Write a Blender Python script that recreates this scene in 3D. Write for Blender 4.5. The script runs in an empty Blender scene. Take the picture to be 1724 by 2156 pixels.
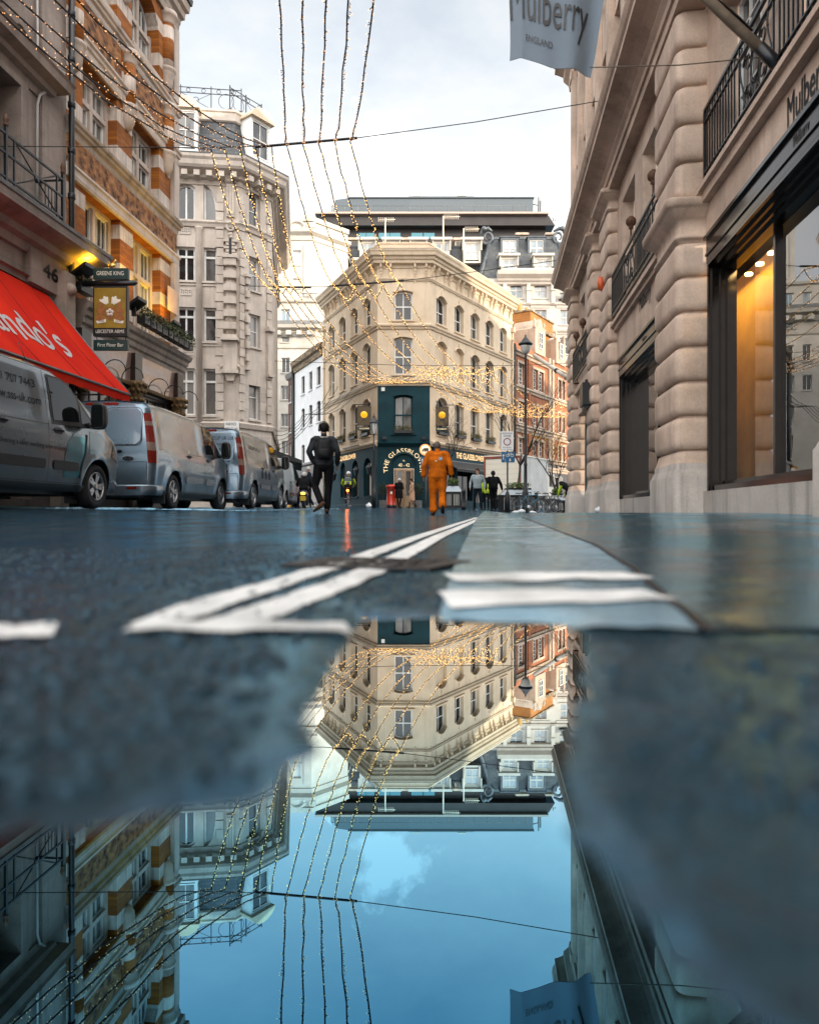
import bpy, bmesh, math, random
from mathutils import Vector, Matrix
PI = math.pi
S = bpy.context.scene
COL = S.collection
F, CX, CY, H = 1500.0, 862.0, 1080.0, 0.13      # camera constants measured on the photograph
rnd = random.Random(7)

def W(x, y, Y):
    return Vector(((x - CX) / F * Y, Y, H + (CY - y) / F * Y))

# ------------------------------------------------------------------ materials
def nodes(name):
    m = bpy.data.materials.new(name); m.use_nodes = True
    nt = m.node_tree
    return m, nt, nt.nodes['Principled BSDF']

def N(nt, t, **kw):
    n = nt.nodes.new(t)
    for k, v in kw.items():
        if hasattr(n, k): setattr(n, k, v)
        else: n.inputs[k].default_value = v
    return n

def ramp(nt, fac, stops):
    r = nt.nodes.new('ShaderNodeValToRGB')
    el = r.color_ramp.elements
    while len(el) < len(stops): el.new(.5)
    for e, (p, c) in zip(el, stops):
        e.position = p; e.color = (c[0], c[1], c[2], 1) if isinstance(c, (tuple, list)) else (c, c, c, 1)
    nt.links.new(fac, r.inputs[0]); return r.outputs[0]

def mixc(nt, fac, a, b, mode='MIX'):
    m = nt.nodes.new('ShaderNodeMix'); m.data_type = 'RGBA'; m.blend_type = mode
    for s, v in ((m.inputs[0], fac), (m.inputs[6], a), (m.inputs[7], b)):
        if hasattr(v, 'links'): nt.links.new(v, s)
        elif isinstance(v, (tuple, list)): s.default_value = (v[0], v[1], v[2], 1)
        else: s.default_value = v
    return m.outputs[2]

def math_(nt, op, a, b=0.0, clamp=False):
    m = nt.nodes.new('ShaderNodeMath'); m.operation = op; m.use_clamp = clamp
    for s, v in ((m.inputs[0], a), (m.inputs[1], b)):
        if hasattr(v, 'links'): nt.links.new(v, s)
        else: s.default_value = v
    return m.outputs[0]

def pos(nt): return N(nt, 'ShaderNodeNewGeometry').outputs['Position']
def objco(nt): return N(nt, 'ShaderNodeTexCoord').outputs['Object']

def noise(nt, vec, scale, detail=4, rough=.55):
    n = N(nt, 'ShaderNodeTexNoise'); n.inputs['Scale'].default_value = scale
    n.inputs['Detail'].default_value = detail; n.inputs['Roughness'].default_value = rough
    nt.links.new(vec, n.inputs['Vector']); return n.outputs['Fac']

def scaled(nt, vec, s):
    m = N(nt, 'ShaderNodeMapping'); m.inputs['Scale'].default_value = s
    nt.links.new(vec, m.inputs['Vector']); return m.outputs[0]

def bump(nt, bsdf, h, strength=.3, dist=.02):
    b = N(nt, 'ShaderNodeBump'); b.inputs['Strength'].default_value = strength; b.inputs['Distance'].default_value = dist
    nt.links.new(h, b.inputs['Height']); nt.links.new(b.outputs[0], bsdf.inputs['Normal'])

def mat(name, col, rough=.6, metal=0., spec=.5, var=0., scale=3., bmp=0., coat=0., emis=None, estr=0., dark=None, bdist=.01):
    m, nt, b = nodes(name)
    b.inputs['Roughness'].default_value = rough; b.inputs['Metallic'].default_value = metal
    b.inputs['Specular IOR Level'].default_value = spec; b.inputs['Coat Weight'].default_value = coat
    b.inputs['Coat Roughness'].default_value = .08
    b.inputs['Base Color'].default_value = (*col, 1)
    if var:
        p = pos(nt)
        f = noise(nt, p, scale, 6, .6)
        d = dark or tuple(c * (1 - var) for c in col)
        l = tuple(min(1, c * (1 + var * .5)) for c in col)
        c = ramp(nt, f, [(.32, d), (.68, l)])
        nt.links.new(c, b.inputs['Base Color'])
        if bmp: bump(nt, b, noise(nt, p, scale * 8, 4), bmp, bdist)
    if emis:
        b.inputs['Emission Color'].default_value = (*emis, 1); b.inputs['Emission Strength'].default_value = estr
    return m

def wallvec(nt, u):
    """wall coordinates: (metres along the wall, height, 0) from world position"""
    p = pos(nt); s = N(nt, 'ShaderNodeSeparateXYZ'); nt.links.new(p, s.inputs[0])
    a = math_(nt, 'ADD', math_(nt, 'MULTIPLY', s.outputs[0], u[0]), math_(nt, 'MULTIPLY', s.outputs[1], u[1]))
    c = N(nt, 'ShaderNodeCombineXYZ'); nt.links.new(a, c.inputs[0]); nt.links.new(s.outputs[2], c.inputs[1])
    return c.outputs[0], a, s.outputs[2]

def stone(name, c1, c2, u=None, course=0., rough=.75, streak=.5, joint=.5, grime=(.07, .065, .06), blockw=.9):
    """weathered masonry: cloudy colour, vertical rain streaks, optional course joints"""
    m, nt, b = nodes(name)
    b.inputs['Roughness'].default_value = rough
    p = pos(nt)
    c = ramp(nt, noise(nt, p, .9, 8, .65), [(.3, c1), (.7, c2)])
    st = noise(nt, scaled(nt, p, (2.6, 2.6, .22)), 1.4, 6, .65)
    k = ramp(nt, st, [(.5, 0.), (.78, 1.)])
    c = mixc(nt, math_(nt, 'MULTIPLY', k, streak), c, grime)
    fine = noise(nt, p, 38, 4, .7)
    c = mixc(nt, .22, c, ramp(nt, fine, [(.3, .25), (.7, .75)]), 'OVERLAY')
    hgt = noise(nt, p, 60, 4)
    if course and u:
        v, a, z = wallvec(nt, u)
        br = N(nt, 'ShaderNodeTexBrick'); br.inputs['Scale'].default_value = 1
        br.inputs['Brick Width'].default_value = blockw; br.inputs['Row Height'].default_value = course
        br.inputs['Mortar Size'].default_value = .007; br.inputs['Mortar Smooth'].default_value = .3
        br.inputs['Color1'].default_value = (1, 1, 1, 1); br.inputs['Color2'].default_value = (.8, .8, .8, 1)
        br.inputs['Mortar'].default_value = (.35, .33, .31, 1)
        nt.links.new(v, br.inputs['Vector'])
        c = mixc(nt, joint, c, br.outputs['Color'], 'MULTIPLY')
        hgt = math_(nt, 'SUBTRACT', math_(nt, 'MULTIPLY', hgt, .35), br.outputs['Fac'])
    nt.links.new(c, b.inputs['Base Color'])
    bump(nt, b, hgt, .35, .008)
    return m

def brick(name, u, c1, c2, mortar, bands=None, band_col=(.5, .42, .36), rough=.8):
    """brickwork along direction u; bands = (period, band height, offset) of pale stone"""
    m, nt, b = nodes(name)
    b.inputs['Roughness'].default_value = rough
    v, a, z = wallvec(nt, u)
    br = N(nt, 'ShaderNodeTexBrick'); br.inputs['Scale'].default_value = 1
    br.inputs['Brick Width'].default_value = .225; br.inputs['Row Height'].default_value = .075
    br.inputs['Mortar Size'].default_value = .006; br.inputs['Mortar Smooth'].default_value = .2; br.inputs['Bias'].default_value = 0
    br.inputs['Color1'].default_value = (*c1, 1); br.inputs['Color2'].default_value = (*c2, 1); br.inputs['Mortar'].default_value = (*mortar, 1)
    nt.links.new(v, br.inputs['Vector'])
    p = pos(nt)
    c = br.outputs['Color']
    c = mixc(nt, .5, c, ramp(nt, noise(nt, p, 1.3, 7, .65), [(.3, .3), (.7, .72)]), 'OVERLAY')
    fac = br.outputs['Fac']
    if bands:
        per, hb, off = bands
        q = math_(nt, 'FRACT', math_(nt, 'DIVIDE', math_(nt, 'SUBTRACT', z, off), per))
        k = math_(nt, 'LESS_THAN', q, hb / per)
        sc = ramp(nt, noise(nt, p, 2.2, 7, .65), [(.3, tuple(x * .62 for x in band_col)), (.72, band_col)])
        st = ramp(nt, noise(nt, scaled(nt, p, (7, 7, .35)), 2., 5, .6), [(.45, 1.), (.75, .35)])
        sc = mixc(nt, .8, sc, st, 'MULTIPLY')
        c = mixc(nt, k, c, sc)
        fac = math_(nt, 'MULTIPLY', fac, math_(nt, 'SUBTRACT', 1., k))
    nt.links.new(c, b.inputs['Base Color'])
    bump(nt, b, math_(nt, 'SUBTRACT', math_(nt, 'MULTIPLY', noise(nt, p, 45, 3), .3), fac), .4, .008)
    return m

def slate(name, u, c1, c2, row=.22, w=.3):
    m, nt, b = nodes(name); b.inputs['Roughness'].default_value = .55
    v, a, z = wallvec(nt, u)
    br = N(nt, 'ShaderNodeTexBrick'); br.inputs['Scale'].default_value = 1
    br.inputs['Brick Width'].default_value = w; br.inputs['Row Height'].default_value = row
    br.inputs['Mortar Size'].default_value = .012; br.inputs['Mortar Smooth'].default_value = .1
    br.inputs['Color1'].default_value = (*c1, 1); br.inputs['Color2'].default_value = (*c2, 1); br.inputs['Mortar'].default_value = (.02, .02, .022, 1)
    nt.links.new(v, br.inputs['Vector'])
    c = mixc(nt, .6, br.outputs['Color'], ramp(nt, noise(nt, pos(nt), .8, 7, .7), [(.3, .28), (.7, .7)]), 'OVERLAY')
    nt.links.new(c, b.inputs['Base Color'])
    bump(nt, b, math_(nt, 'SUBTRACT', 1., br.outputs['Fac']), .5, .01)
    return m

def glassmat(name, dark=(.012, .014, .017), light=(.16, .15, .13), rough=.03, ior=1.7, vary=True):
    """window pane seen from outside: dark room or pale blind behind a glossy sheet, differing per pane"""
    m, nt, b = nodes(name)
    b.inputs['Roughness'].default_value = rough; b.inputs['IOR'].default_value = ior; b.inputs['Specular IOR Level'].default_value = .5
    oi = N(nt, 'ShaderNodeObjectInfo')
    p = pos(nt)
    f = noise(nt, scaled(nt, p, (1, 1, .35)), 1.3, 5, .6)
    r = math_(nt, 'ADD', math_(nt, 'MULTIPLY', oi.outputs['Random'], .55 if vary else .1), math_(nt, 'MULTIPLY', f, .75))
    nt.links.new(ramp(nt, r, [(.5, dark), (.62, tuple((a + c) / 2 for a, c in zip(dark, light))), (.85, light)]), b.inputs['Base Color'])
    bump(nt, b, noise(nt, p, 1.1, 2), .04, .03)
    return m

# ------------------------------------------------------------------ mesh builder
class Fr:
    """a wall frame: a metres along u, t = world height, d metres out of the wall"""
    def __init__(s, O, u):
        s.O = Vector((O[0], O[1])); s.u = Vector((u[0], u[1])).normalized(); s.n = Vector((s.u.y, -s.u.x))
    def __call__(s, a, t, d=0.):
        return (s.O.x + s.u.x * a + s.n.x * d, s.O.y + s.u.y * a + s.n.y * d, t)
    def px(s, x, y, d=0.):
        r = Vector(((x - CX) / F, 1.0)); O = s.O + s.n * d
        k = O.dot(s.n) / r.dot(s.n)
        p = r * k
        return (p - O).dot(s.u), H + (CY - y) / F * k
    def off(s, d):
        return Fr(s.O + s.n * d, s.u)

class MB:
    def __init__(s): s.v = []; s.f = []; s.m = []; s.sm = []
    def add(s, vs, fs, mi=0, smooth=False):
        o = len(s.v); s.v.extend(tuple(p) for p in vs)
        for f in fs: s.f.append(tuple(i + o for i in f)); s.m.append(mi); s.sm.append(smooth)
    def poly(s, pts, mi=0): s.add(pts, [tuple(range(len(pts)))], mi)
    def box(s, fr, a0, a1, t0, t1, d0, d1, mi=0):
        if a0 > a1: a0, a1 = a1, a0
        c = [fr(a, t, d) for d in (d0, d1) for t in (t0, t1) for a in (a0, a1)]
        s.add(c, [(0, 2, 3, 1), (4, 5, 7, 6), (0, 1, 5, 4), (2, 6, 7, 3), (0, 4, 6, 2), (1, 3, 7, 5)], mi)
    def cube(s, x0, x1, y0, y1, z0, z1, mi=0):
        c = [(x, y, z) for z in (z0, z1) for y in (y0, y1) for x in (x0, x1)]
        s.add(c, [(0, 2, 3, 1), (4, 5, 7, 6), (0, 1, 5, 4), (2, 6, 7, 3), (0, 4, 6, 2), (1, 3, 7, 5)], mi)
    def prism(s, fr, pts, d0, d1, mi=0):
        n = len(pts)
        vs = [fr(a, t, d0) for a, t in pts] + [fr(a, t, d1) for a, t in pts]
        fs = [tuple(range(n))[::-1], tuple(range(n, 2 * n))] + [(i, (i + 1) % n, n + (i + 1) % n, n + i) for i in range(n)]
        s.add(vs, fs, mi)
    def loft(s, rings, mi=0, smooth=True, caps=True, closed=True):
        n = len(rings[0]); o = []
        for r in rings: o.extend(r)
        fs = []
        for k in range(len(rings) - 1):
            for i in range(n if closed else n - 1):
                j = (i + 1) % n
                fs.append((k * n + i, k * n + j, (k + 1) * n + j, (k + 1) * n + i))
        s.add(o, fs, mi, smooth)
        if caps and closed:
            b = len(s.v) - len(o)
            s.f.append(tuple(b + i for i in range(n))[::-1]); s.m.append(mi); s.sm.append(False)
            s.f.append(tuple(b + (len(rings) - 1) * n + i for i in range(n))); s.m.append(mi); s.sm.append(False)
    def tube(s, pts, r, n=6, mi=0, smooth=True, closed=False):
        pts = [Vector(p) for p in pts]; K = len(pts)
        rr = r if isinstance(r, (list, tuple)) else [r] * K
        rings = []; up = None
        for i, p in enumerate(pts):
            if closed: t = (pts[(i + 1) % K] - pts[i - 1])
            else: t = pts[min(i + 1, K - 1)] - pts[max(i - 1, 0)]
            if t.length < 1e-9: t = Vector((0, 0, 1))
            t.normalize()
            if up is None:
                up = Vector((0, 0, 1)) if abs(t.z) < .9 else Vector((1, 0, 0))
            x = t.cross(up)
            if x.length < 1e-4: x = t.cross(Vector((1, .3, 0)))
            x.normalize(); y = x.cross(t); up = y
            rings.append([p + x * math.cos(2 * PI * k / n) * rr[i] + y * math.sin(2 * PI * k / n) * rr[i] for k in range(n)])
        if closed: rings.append(rings[0])
        s.loft(rings, mi, smooth, caps=not closed)
    def lathe(s, c, prof, n=12, mi=0, smooth=True, axis='z'):
        rings = []
        for r, z in prof:
            ring = []
            for k in range(n):
                a = 2 * PI * k / n; x, y = r * math.cos(a), r * math.sin(a)
                ring.append((c[0] + x, c[1] + y, c[2] + z) if axis == 'z' else (c[0] + x, c[1] + z, c[2] + y) if axis == 'y' else (c[0] + z, c[1] + x, c[2] + y))
            rings.append(ring)
        s.loft(rings, mi, smooth)
    def ell(s, c, r, nu=12, nv=8, mi=0):
        rings = []
        for j in range(nv + 1):
            a = -PI / 2 + PI * j / nv; q = max(math.cos(a), .02)
            rings.append([(c[0] + r[0] * q * math.cos(2 * PI * k / nu), c[1] + r[1] * q * math.sin(2 * PI * k / nu), c[2] + r[2] * math.sin(a)) for k in range(nu)])
        s.loft(rings, mi)
    def sweep(s, path, prof, mi=0, closed_prof=True, smooth=False):
        """profile [(d out, z)] swept along a plan path [(X,Y)] with mitred corners; out = right-hand side normal (u x Z)"""
        P = [Vector((p[0], p[1])) for p in path]; rings = []
        for i, p in enumerate(P):
            ns = []
            if i > 0: u = (P[i] - P[i - 1]).normalized(); ns.append(Vector((u.y, -u.x)))
            if i < len(P) - 1: u = (P[i + 1] - P[i]).normalized(); ns.append(Vector((u.y, -u.x)))
            nn = sum(ns, Vector((0, 0)))
            nn.normalize(); nn /= max(.3, nn.dot(ns[0]))
            rings.append([(p.x + nn.x * d, p.y + nn.y * d, z) for d, z in prof])
        s.loft(rings, mi, smooth)
    def build(s, name, mats, parent=None, world=True, label=None, kind=None):
        me = bpy.data.meshes.new(name)
        vs = s.v
        if parent is not None and world:
            o = root_of(parent).location; vs = [(a - o.x, b - o.y, c - o.z) for a, b, c in vs]
        me.from_pydata(vs, [], s.f)
        ms = mats if isinstance(mats, (list, tuple)) else [mats]
        for m in ms: me.materials.append(m)
        me.polygons.foreach_set('material_index', s.m); me.polygons.foreach_set('use_smooth', s.sm)
        me.update()
        ob = bpy.data.objects.new(name, me); COL.objects.link(ob)
        if parent is not None: ob.parent = parent
        if label: ob['label'] = label
        if kind: ob['kind'] = kind
        return ob

def root_of(o):
    while o.parent: o = o.parent
    return o

def thing(name, label, cat, loc=(0, 0, 0), rz=0., group=None):
    o = bpy.data.objects.new(name, None); COL.objects.link(o); o.empty_display_size = .2
    o.location = loc; o.rotation_euler = (0, 0, rz); o['label'] = label; o['category'] = cat
    if group: o['group'] = group
    return o

def tag(o, label, cat, group=None):
    o['label'] = label; o['category'] = cat
    if group: o['group'] = group
    return o

def single(mb, name, mats, label, cat, group=None):
    """a thing that is one mesh: its origin goes to its own base"""
    xs = [p[0] for p in mb.v]; ys = [p[1] for p in mb.v]; z = min(p[2] for p in mb.v)
    c = Vector(((min(xs) + max(xs)) / 2, (min(ys) + max(ys)) / 2, z))
    mb.v = [(a - c.x, b - c.y, d - c.z) for a, b, d in mb.v]
    o = mb.build(name, mats); o.location = c
    return tag(o, label, cat, group)

def copy_tree(o, parent=None):
    c = o.copy(); COL.objects.link(c)
    if parent: c.parent = parent
    for ch in list(o.children): copy_tree(ch, c)
    return c

# ------------------------------------------------------------------ lettering
def text_pts(txt, size=1., shear=0., spacing=1.):
    cu = bpy.data.curves.new('t', 'FONT'); cu.body = txt; cu.size = size; cu.shear = shear; cu.space_character = spacing
    cu.resolution_u = 3
    ob = bpy.data.objects.new('t', cu); COL.objects.link(ob)
    bpy.context.view_layer.update()
    me = bpy.data.meshes.new_from_object(ob.evaluated_get(bpy.context.evaluated_depsgraph_get()))
    vs = [(v.co.x, v.co.y) for v in me.vertices]; fs = [tuple(p.vertices) for p in me.polygons]
    bpy.data.objects.remove(ob); bpy.data.curves.remove(cu); bpy.data.meshes.remove(me)
    return vs, fs

def lettering(mb, fn, txt, w=None, h=None, mi=0, shear=0., spacing=1., bold=0., cap=True):
    """flat letters fitted into a w x h box; fn(x, y) -> world point"""
    vs, fs = text_pts(txt, 1., shear, spacing)
    x0 = min(v[0] for v in vs); x1 = max(v[0] for v in vs); y0 = 0.; y1 = max(v[1] for v in vs)
    if not cap: y0 = min(v[1] for v in vs)
    kx = w / (x1 - x0) if w else None; ky = h / (y1 - y0) if h else None
    kx = kx or ky; ky = ky or kx
    mb.add([fn((a - x0) * kx, (b - y0) * ky) for a, b in vs], fs, mi)
    if bold:
        for dx, dy in ((bold, 0), (0, bold), (bold, bold)):
            mb.add([fn((a - x0) * kx + dx, (b - y0) * ky + dy) for a, b in vs], fs, mi)
    return (x1 - x0) * kx

# ------------------------------------------------------------------ walls with real openings
def arch_pts(a0, a1, b1, rise, n=8):
    """points of the opening's head from left spring to right spring"""
    if rise < 0:      # quarter arch falling to the right
        return [(a0 + (a1 - a0) * math.sin(PI / 2 * i / n), b1 + rise * (1 - math.cos(PI / 2 * i / n))) for i in range(n + 1)]
    if rise == 0: return [(a0, b1), (a1, b1)]
    w = (a1 - a0) / 2; cxx = (a0 + a1) / 2
    R = (w * w + rise * rise) / (2 * rise); cy = b1 - R
    th = math.asin(min(1, w / R))
    if rise > w: th = PI - th
    return [(cxx + R * math.sin(-th + 2 * th * i / n), cy + R * math.cos(-th + 2 * th * i / n)) for i in range(n + 1)]

def wall(mb, fr, a0, a1, t0, t1, holes=(), depth=.2, mi=0, mr=None, d=0.):
    """outer face of a wall with rectangular or arched holes (x0,x1,z0,z1,rise) and their reveals"""
    mr = mi if mr is None else mr
    xs = sorted({a0, a1, *[h[0] for h in holes], *[h[1] for h in holes]})
    zs = sorted({t0, t1, *[h[2] for h in holes], *[h[3] for h in holes]})
    xs = [x for x in xs if a0 - 1e-6 <= x <= a1 + 1e-6]; zs = [z for z in zs if t0 - 1e-6 <= z <= t1 + 1e-6]
    for i in range(len(xs) - 1):
        for j in range(len(zs) - 1):
            cx = (xs[i] + xs[i + 1]) / 2; cz = (zs[j] + zs[j + 1]) / 2
            if any(h[0] < cx < h[1] and h[2] < cz < h[3] for h in holes): continue
            mb.poly([fr(xs[i], zs[j], d), fr(xs[i + 1], zs[j], d), fr(xs[i + 1], zs[j + 1], d), fr(xs[i], zs[j + 1], d)], mi)
    for h in holes:
        x0, x1, z0, z1 = h[:4]; rise = h[4] if len(h) > 4 else 0
        head = arch_pts(x0, x1, z1, rise)
        sp = head[0][1]
        if rise > 0:
            mid = len(head) // 2
            mb.poly([fr(x0, z1, d)] + [fr(p[0], p[1], d) for p in head[:mid + 1]], mi)
            mb.poly([fr(x1, z1, d)] + [fr(p[0], p[1], d) for p in head[mid:]][::-1], mi)
        if rise < 0: mb.poly([fr(x1, z1, d)] + [fr(p[0], p[1], d) for p in head][::-1], mi)
        ring = [(x0, z0), (x1, z0)] + head[::-1]
        n = len(ring)
        for k in range(n):
            p, q = ring[k], ring[(k + 1) % n]
            mb.poly([fr(p[0], p[1], d), fr(p[0], p[1], d - depth), fr(q[0], q[1], d - depth), fr(q[0], q[1], d)], mr)

def window(parent, fr, h, mats, depth=.2, d=0., bars=(1, 1), fw=.06, bw=.03, sill=None, name='window', sash=True, plain=False):
    """one window part (frame and bars) with pane and sill as sub-parts. bars = (vertical, horizontal) inner bars"""
    x0, x1, z0, z1 = h[:4]; rise = h[4] if len(h) > 4 else 0
    fm, gm, sm = mats
    b = d - depth
    mb = MB()
    e = .004
    head = arch_pts(x0 + e, x1 - e, z1 - e, rise)
    hi = arch_pts(x0 + fw, x1 - fw, z1 - fw, rise * (1 - fw / max(.2, (x1 - x0))) if rise else 0, 8)
    if rise == 0: hi = [(x0 + fw, z1 - fw), (x1 - fw, z1 - fw)]
    out = [(x0 + e, z0 + e), (x1 - e, z0 + e)] + head[::-1]; inn = [(x0 + fw, z0 + fw), (x1 - fw, z0 + fw)] + hi[::-1]
    n = len(out)
    f0, f1 = b + .005, b + .055
    vs = [fr(p[0], p[1], f1) for p in out] + [fr(p[0], p[1], f1) for p in inn] + [fr(p[0], p[1], f0) for p in inn]
    mb.add(vs, [(i, (i + 1) % n, n + (i + 1) % n, n + i) for i in range(n)] + [(n + i, n + (i + 1) % n, 2 * n + (i + 1) % n, 2 * n + i) for i in range(n)])
    nv, nh = bars
    top = z1 - fw - (rise * .12 if rise > 0 else -rise * .3 if rise < 0 else 0)
    for k in range(1, nv + 1):
        x = x0 + (x1 - x0) * k / (nv + 1)
        mb.box(fr, x - bw / 2, x + bw / 2, z0 + fw, top, b + .01, b + .045)
    for k in range(1, nh + 1):
        z = z0 + (z1 - max(rise, 0) * .5 - z0) * k / (nh + 1)
        q = bw * (1.4 if sash and k == (nh + 1) // 2 else .8)
        mb.box(fr, x0 + fw, x1 - fw, z - q / 2, z + q / 2, b + .012, b + .05)
    w = mb.build(name, fm, parent)
    g = MB(); g.poly([fr(p[0], p[1], b + .012) for p in inn])
    g.build('pane', gm, w)
    if sill:
        k = MB(); k.box(fr, x0 - sill, x1 + sill, z0 - .09, z0 - .003, d - depth * .5, d + .09)
        k.build('sill', sm, w)
    return w

def plane_px(P0, e1, e2, x, y):
    """coordinates (a, b) where the sight line of picture point (x, y) meets P0 + a e1 + b e2"""
    r = Vector(((x - CX) / F, 1, (CY - y) / F)); o = Vector((0, 0, H)) - P0
    M = Matrix(((e1.x, e2.x, -r.x), (e1.y, e2.y, -r.y), (e1.z, e2.z, -r.z))); M.invert()
    q = M @ o
    return q.x, q.y

def leafy(mb, c, r, n, size, seed, mi=(0,), droop=0., flat=False):
    """loose foliage: many small leaf faces spread through a volume"""
    g = random.Random(seed)
    for _ in range(n):
        while True:
            p = Vector((g.uniform(-1, 1), g.uniform(-1, 1), g.uniform(-1, 1)))
            if p.length < 1: break
        p = Vector((c[0] + p.x * r[0], c[1] + p.y * r[1], c[2] + p.z * r[2] * (1 if p.z > 0 else 1 + droop)))
        a = Vector((g.gauss(0, 1), g.gauss(0, 1), g.gauss(0, 1) + .5)).normalized(); b = a.cross(Vector((g.gauss(0, 1), g.gauss(0, 1), g.gauss(0, 1)))).normalized()
        s_ = size * g.uniform(.6, 1.4)
        mb.add([p - b * s_ * .35, p + a * s_, p + b * s_ * .35, p - a * s_ * .4], [(0, 1, 2, 3)], g.choice(mi))
# ------------------------------------------------------------------ camera, sky, sun
cam = bpy.data.cameras.new('camera'); camo = bpy.data.objects.new('camera', cam); COL.objects.link(camo)
camo.location = (0, 0, H); camo.rotation_euler = (PI / 2, 0, 0)
cam.sensor_fit = 'VERTICAL'; cam.sensor_height = 36; cam.sensor_width = 36; cam.lens = 36 * F / 2156
cam.shift_y = 2 / 2156; cam.clip_start = .02; cam.clip_end = 2000
cam.dof.use_dof = True; cam.dof.focus_distance = 24; cam.dof.aperture_fstop = 2.3
S.camera = camo

SUN_AZ = math.radians(119)      # clockwise from the view direction (+Y): to the right and slightly behind the camera
SUN_EL = math.radians(10.5)
wd = bpy.data.worlds.new('World'); S.world = wd; wd.use_nodes = True
nt = wd.node_tree; bg = nt.nodes['Background']
sky = nt.nodes.new('ShaderNodeTexSky'); sky.sky_type = 'NISHITA'; sky.sun_disc = False
sky.sun_elevation = SUN_EL; sky.sun_rotation = SUN_AZ; sky.altitude = 50; sky.air_density = 1.0; sky.dust_density = .6; sky.ozone_density = 1.2
tc = nt.nodes.new('ShaderNodeTexCoord')
sp = nt.nodes.new('ShaderNodeSeparateXYZ'); nt.links.new(tc.outputs['Generated'], sp.inputs[0])
cl = noise(nt, scaled(nt, tc.outputs['Generated'], (1, 1, 1.9)), 2.3, 9, .6)
cf = ramp(nt, cl, [(.42, 0.), (.66, 1.)])
low = ramp(nt, sp.outputs[2], [(.0, 1.), (.25, .85), (.45, .85), (.62, .66), (.8, .15)])      # more cloud towards the horizon
veil = math_(nt, 'ADD', math_(nt, 'MULTIPLY', low, .82), math_(nt, 'MULTIPLY', math_(nt, 'MULTIPLY', cf, low), .5), True)
# the cloud layer is thin and pale ahead, with a bright glow added overhead and behind the camera as fill light
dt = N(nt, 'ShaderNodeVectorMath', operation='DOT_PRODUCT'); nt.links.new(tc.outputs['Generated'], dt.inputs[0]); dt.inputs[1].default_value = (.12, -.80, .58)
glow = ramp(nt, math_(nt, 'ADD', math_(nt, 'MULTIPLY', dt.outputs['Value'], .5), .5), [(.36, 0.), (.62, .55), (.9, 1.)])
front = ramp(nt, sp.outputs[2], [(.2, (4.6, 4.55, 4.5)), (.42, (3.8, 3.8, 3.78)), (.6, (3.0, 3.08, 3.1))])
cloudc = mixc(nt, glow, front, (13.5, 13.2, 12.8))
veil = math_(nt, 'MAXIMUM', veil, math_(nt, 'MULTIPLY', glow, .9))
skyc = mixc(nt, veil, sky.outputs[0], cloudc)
# one bright cumulus low over the end of the street
d2 = N(nt, 'ShaderNodeVectorMath', operation='DISTANCE'); nt.links.new(tc.outputs['Generated'], d2.inputs[0]); d2.inputs[1].default_value = (-.026, .897, .438)
cu = math_(nt, 'SUBTRACT', noise(nt, tc.outputs['Generated'], 17, 8, .6), math_(nt, 'MULTIPLY', d2.outputs['Value'], 4.))
skyc = mixc(nt, ramp(nt, cu, [(.30, 0.), (.42, 1.)]), skyc, (5.0, 5.0, 4.95))
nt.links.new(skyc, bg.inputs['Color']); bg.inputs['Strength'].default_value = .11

sun = bpy.data.lights.new('sun', 'SUN'); sun.energy = 2.2; sun.angle = math.radians(.5); sun.color = (1, .84, .64)
suno = bpy.data.objects.new('sun', sun); COL.objects.link(suno)
d = Vector((math.sin(SUN_AZ) * math.cos(SUN_EL), math.cos(SUN_AZ) * math.cos(SUN_EL), math.sin(SUN_EL)))
suno.rotation_euler = (-d).to_track_quat('-Z', 'Y').to_euler()

S.view_settings.view_transform = 'Standard'; S.view_settings.look = 'None'; S.view_settings.gamma = 1
S.view_settings.exposure = 1.58
S.cycles.max_bounces = 7; S.cycles.glossy_bounces = 5; S.cycles.transparent_max_bounces = 8; S.cycles.caustics_reflective = False
S.cycles.caustics_refractive = False; S.cycles.sample_clamp_indirect = 6
try:
    S.cycles.use_denoising = True
except Exception: pass

# ------------------------------------------------------------------ ground: one sheet, heights measured from where feet and wheels stand
def sstep(a, b, x):
    t = min(1, max(0, (x - a) / (b - a))); return t * t * (3 - 2 * t)
def lerp_tab(tab, x):
    if x <= tab[0][0]: return tab[0][1]
    for (a, va), (b, vb) in zip(tab, tab[1:]):
        if x <= b:
            t = (x - a) / (b - a); return va + (vb - va) * t
    return tab[-1][1]
MIDT = [(0, .005), (.8, .008), (1.4, .014), (3, .022), (6, .036), (10, .05), (14, .075), (17, .07), (22, .13), (30, .27), (42, .45), (60, .52), (400, .52)]
RIGHTT = [(0, .005), (.8, .008), (1.6, .03), (3, .062), (6, .1), (8, .13), (26, .125), (34, .10), (44, .3), (60, .5), (400, .52)]
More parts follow.
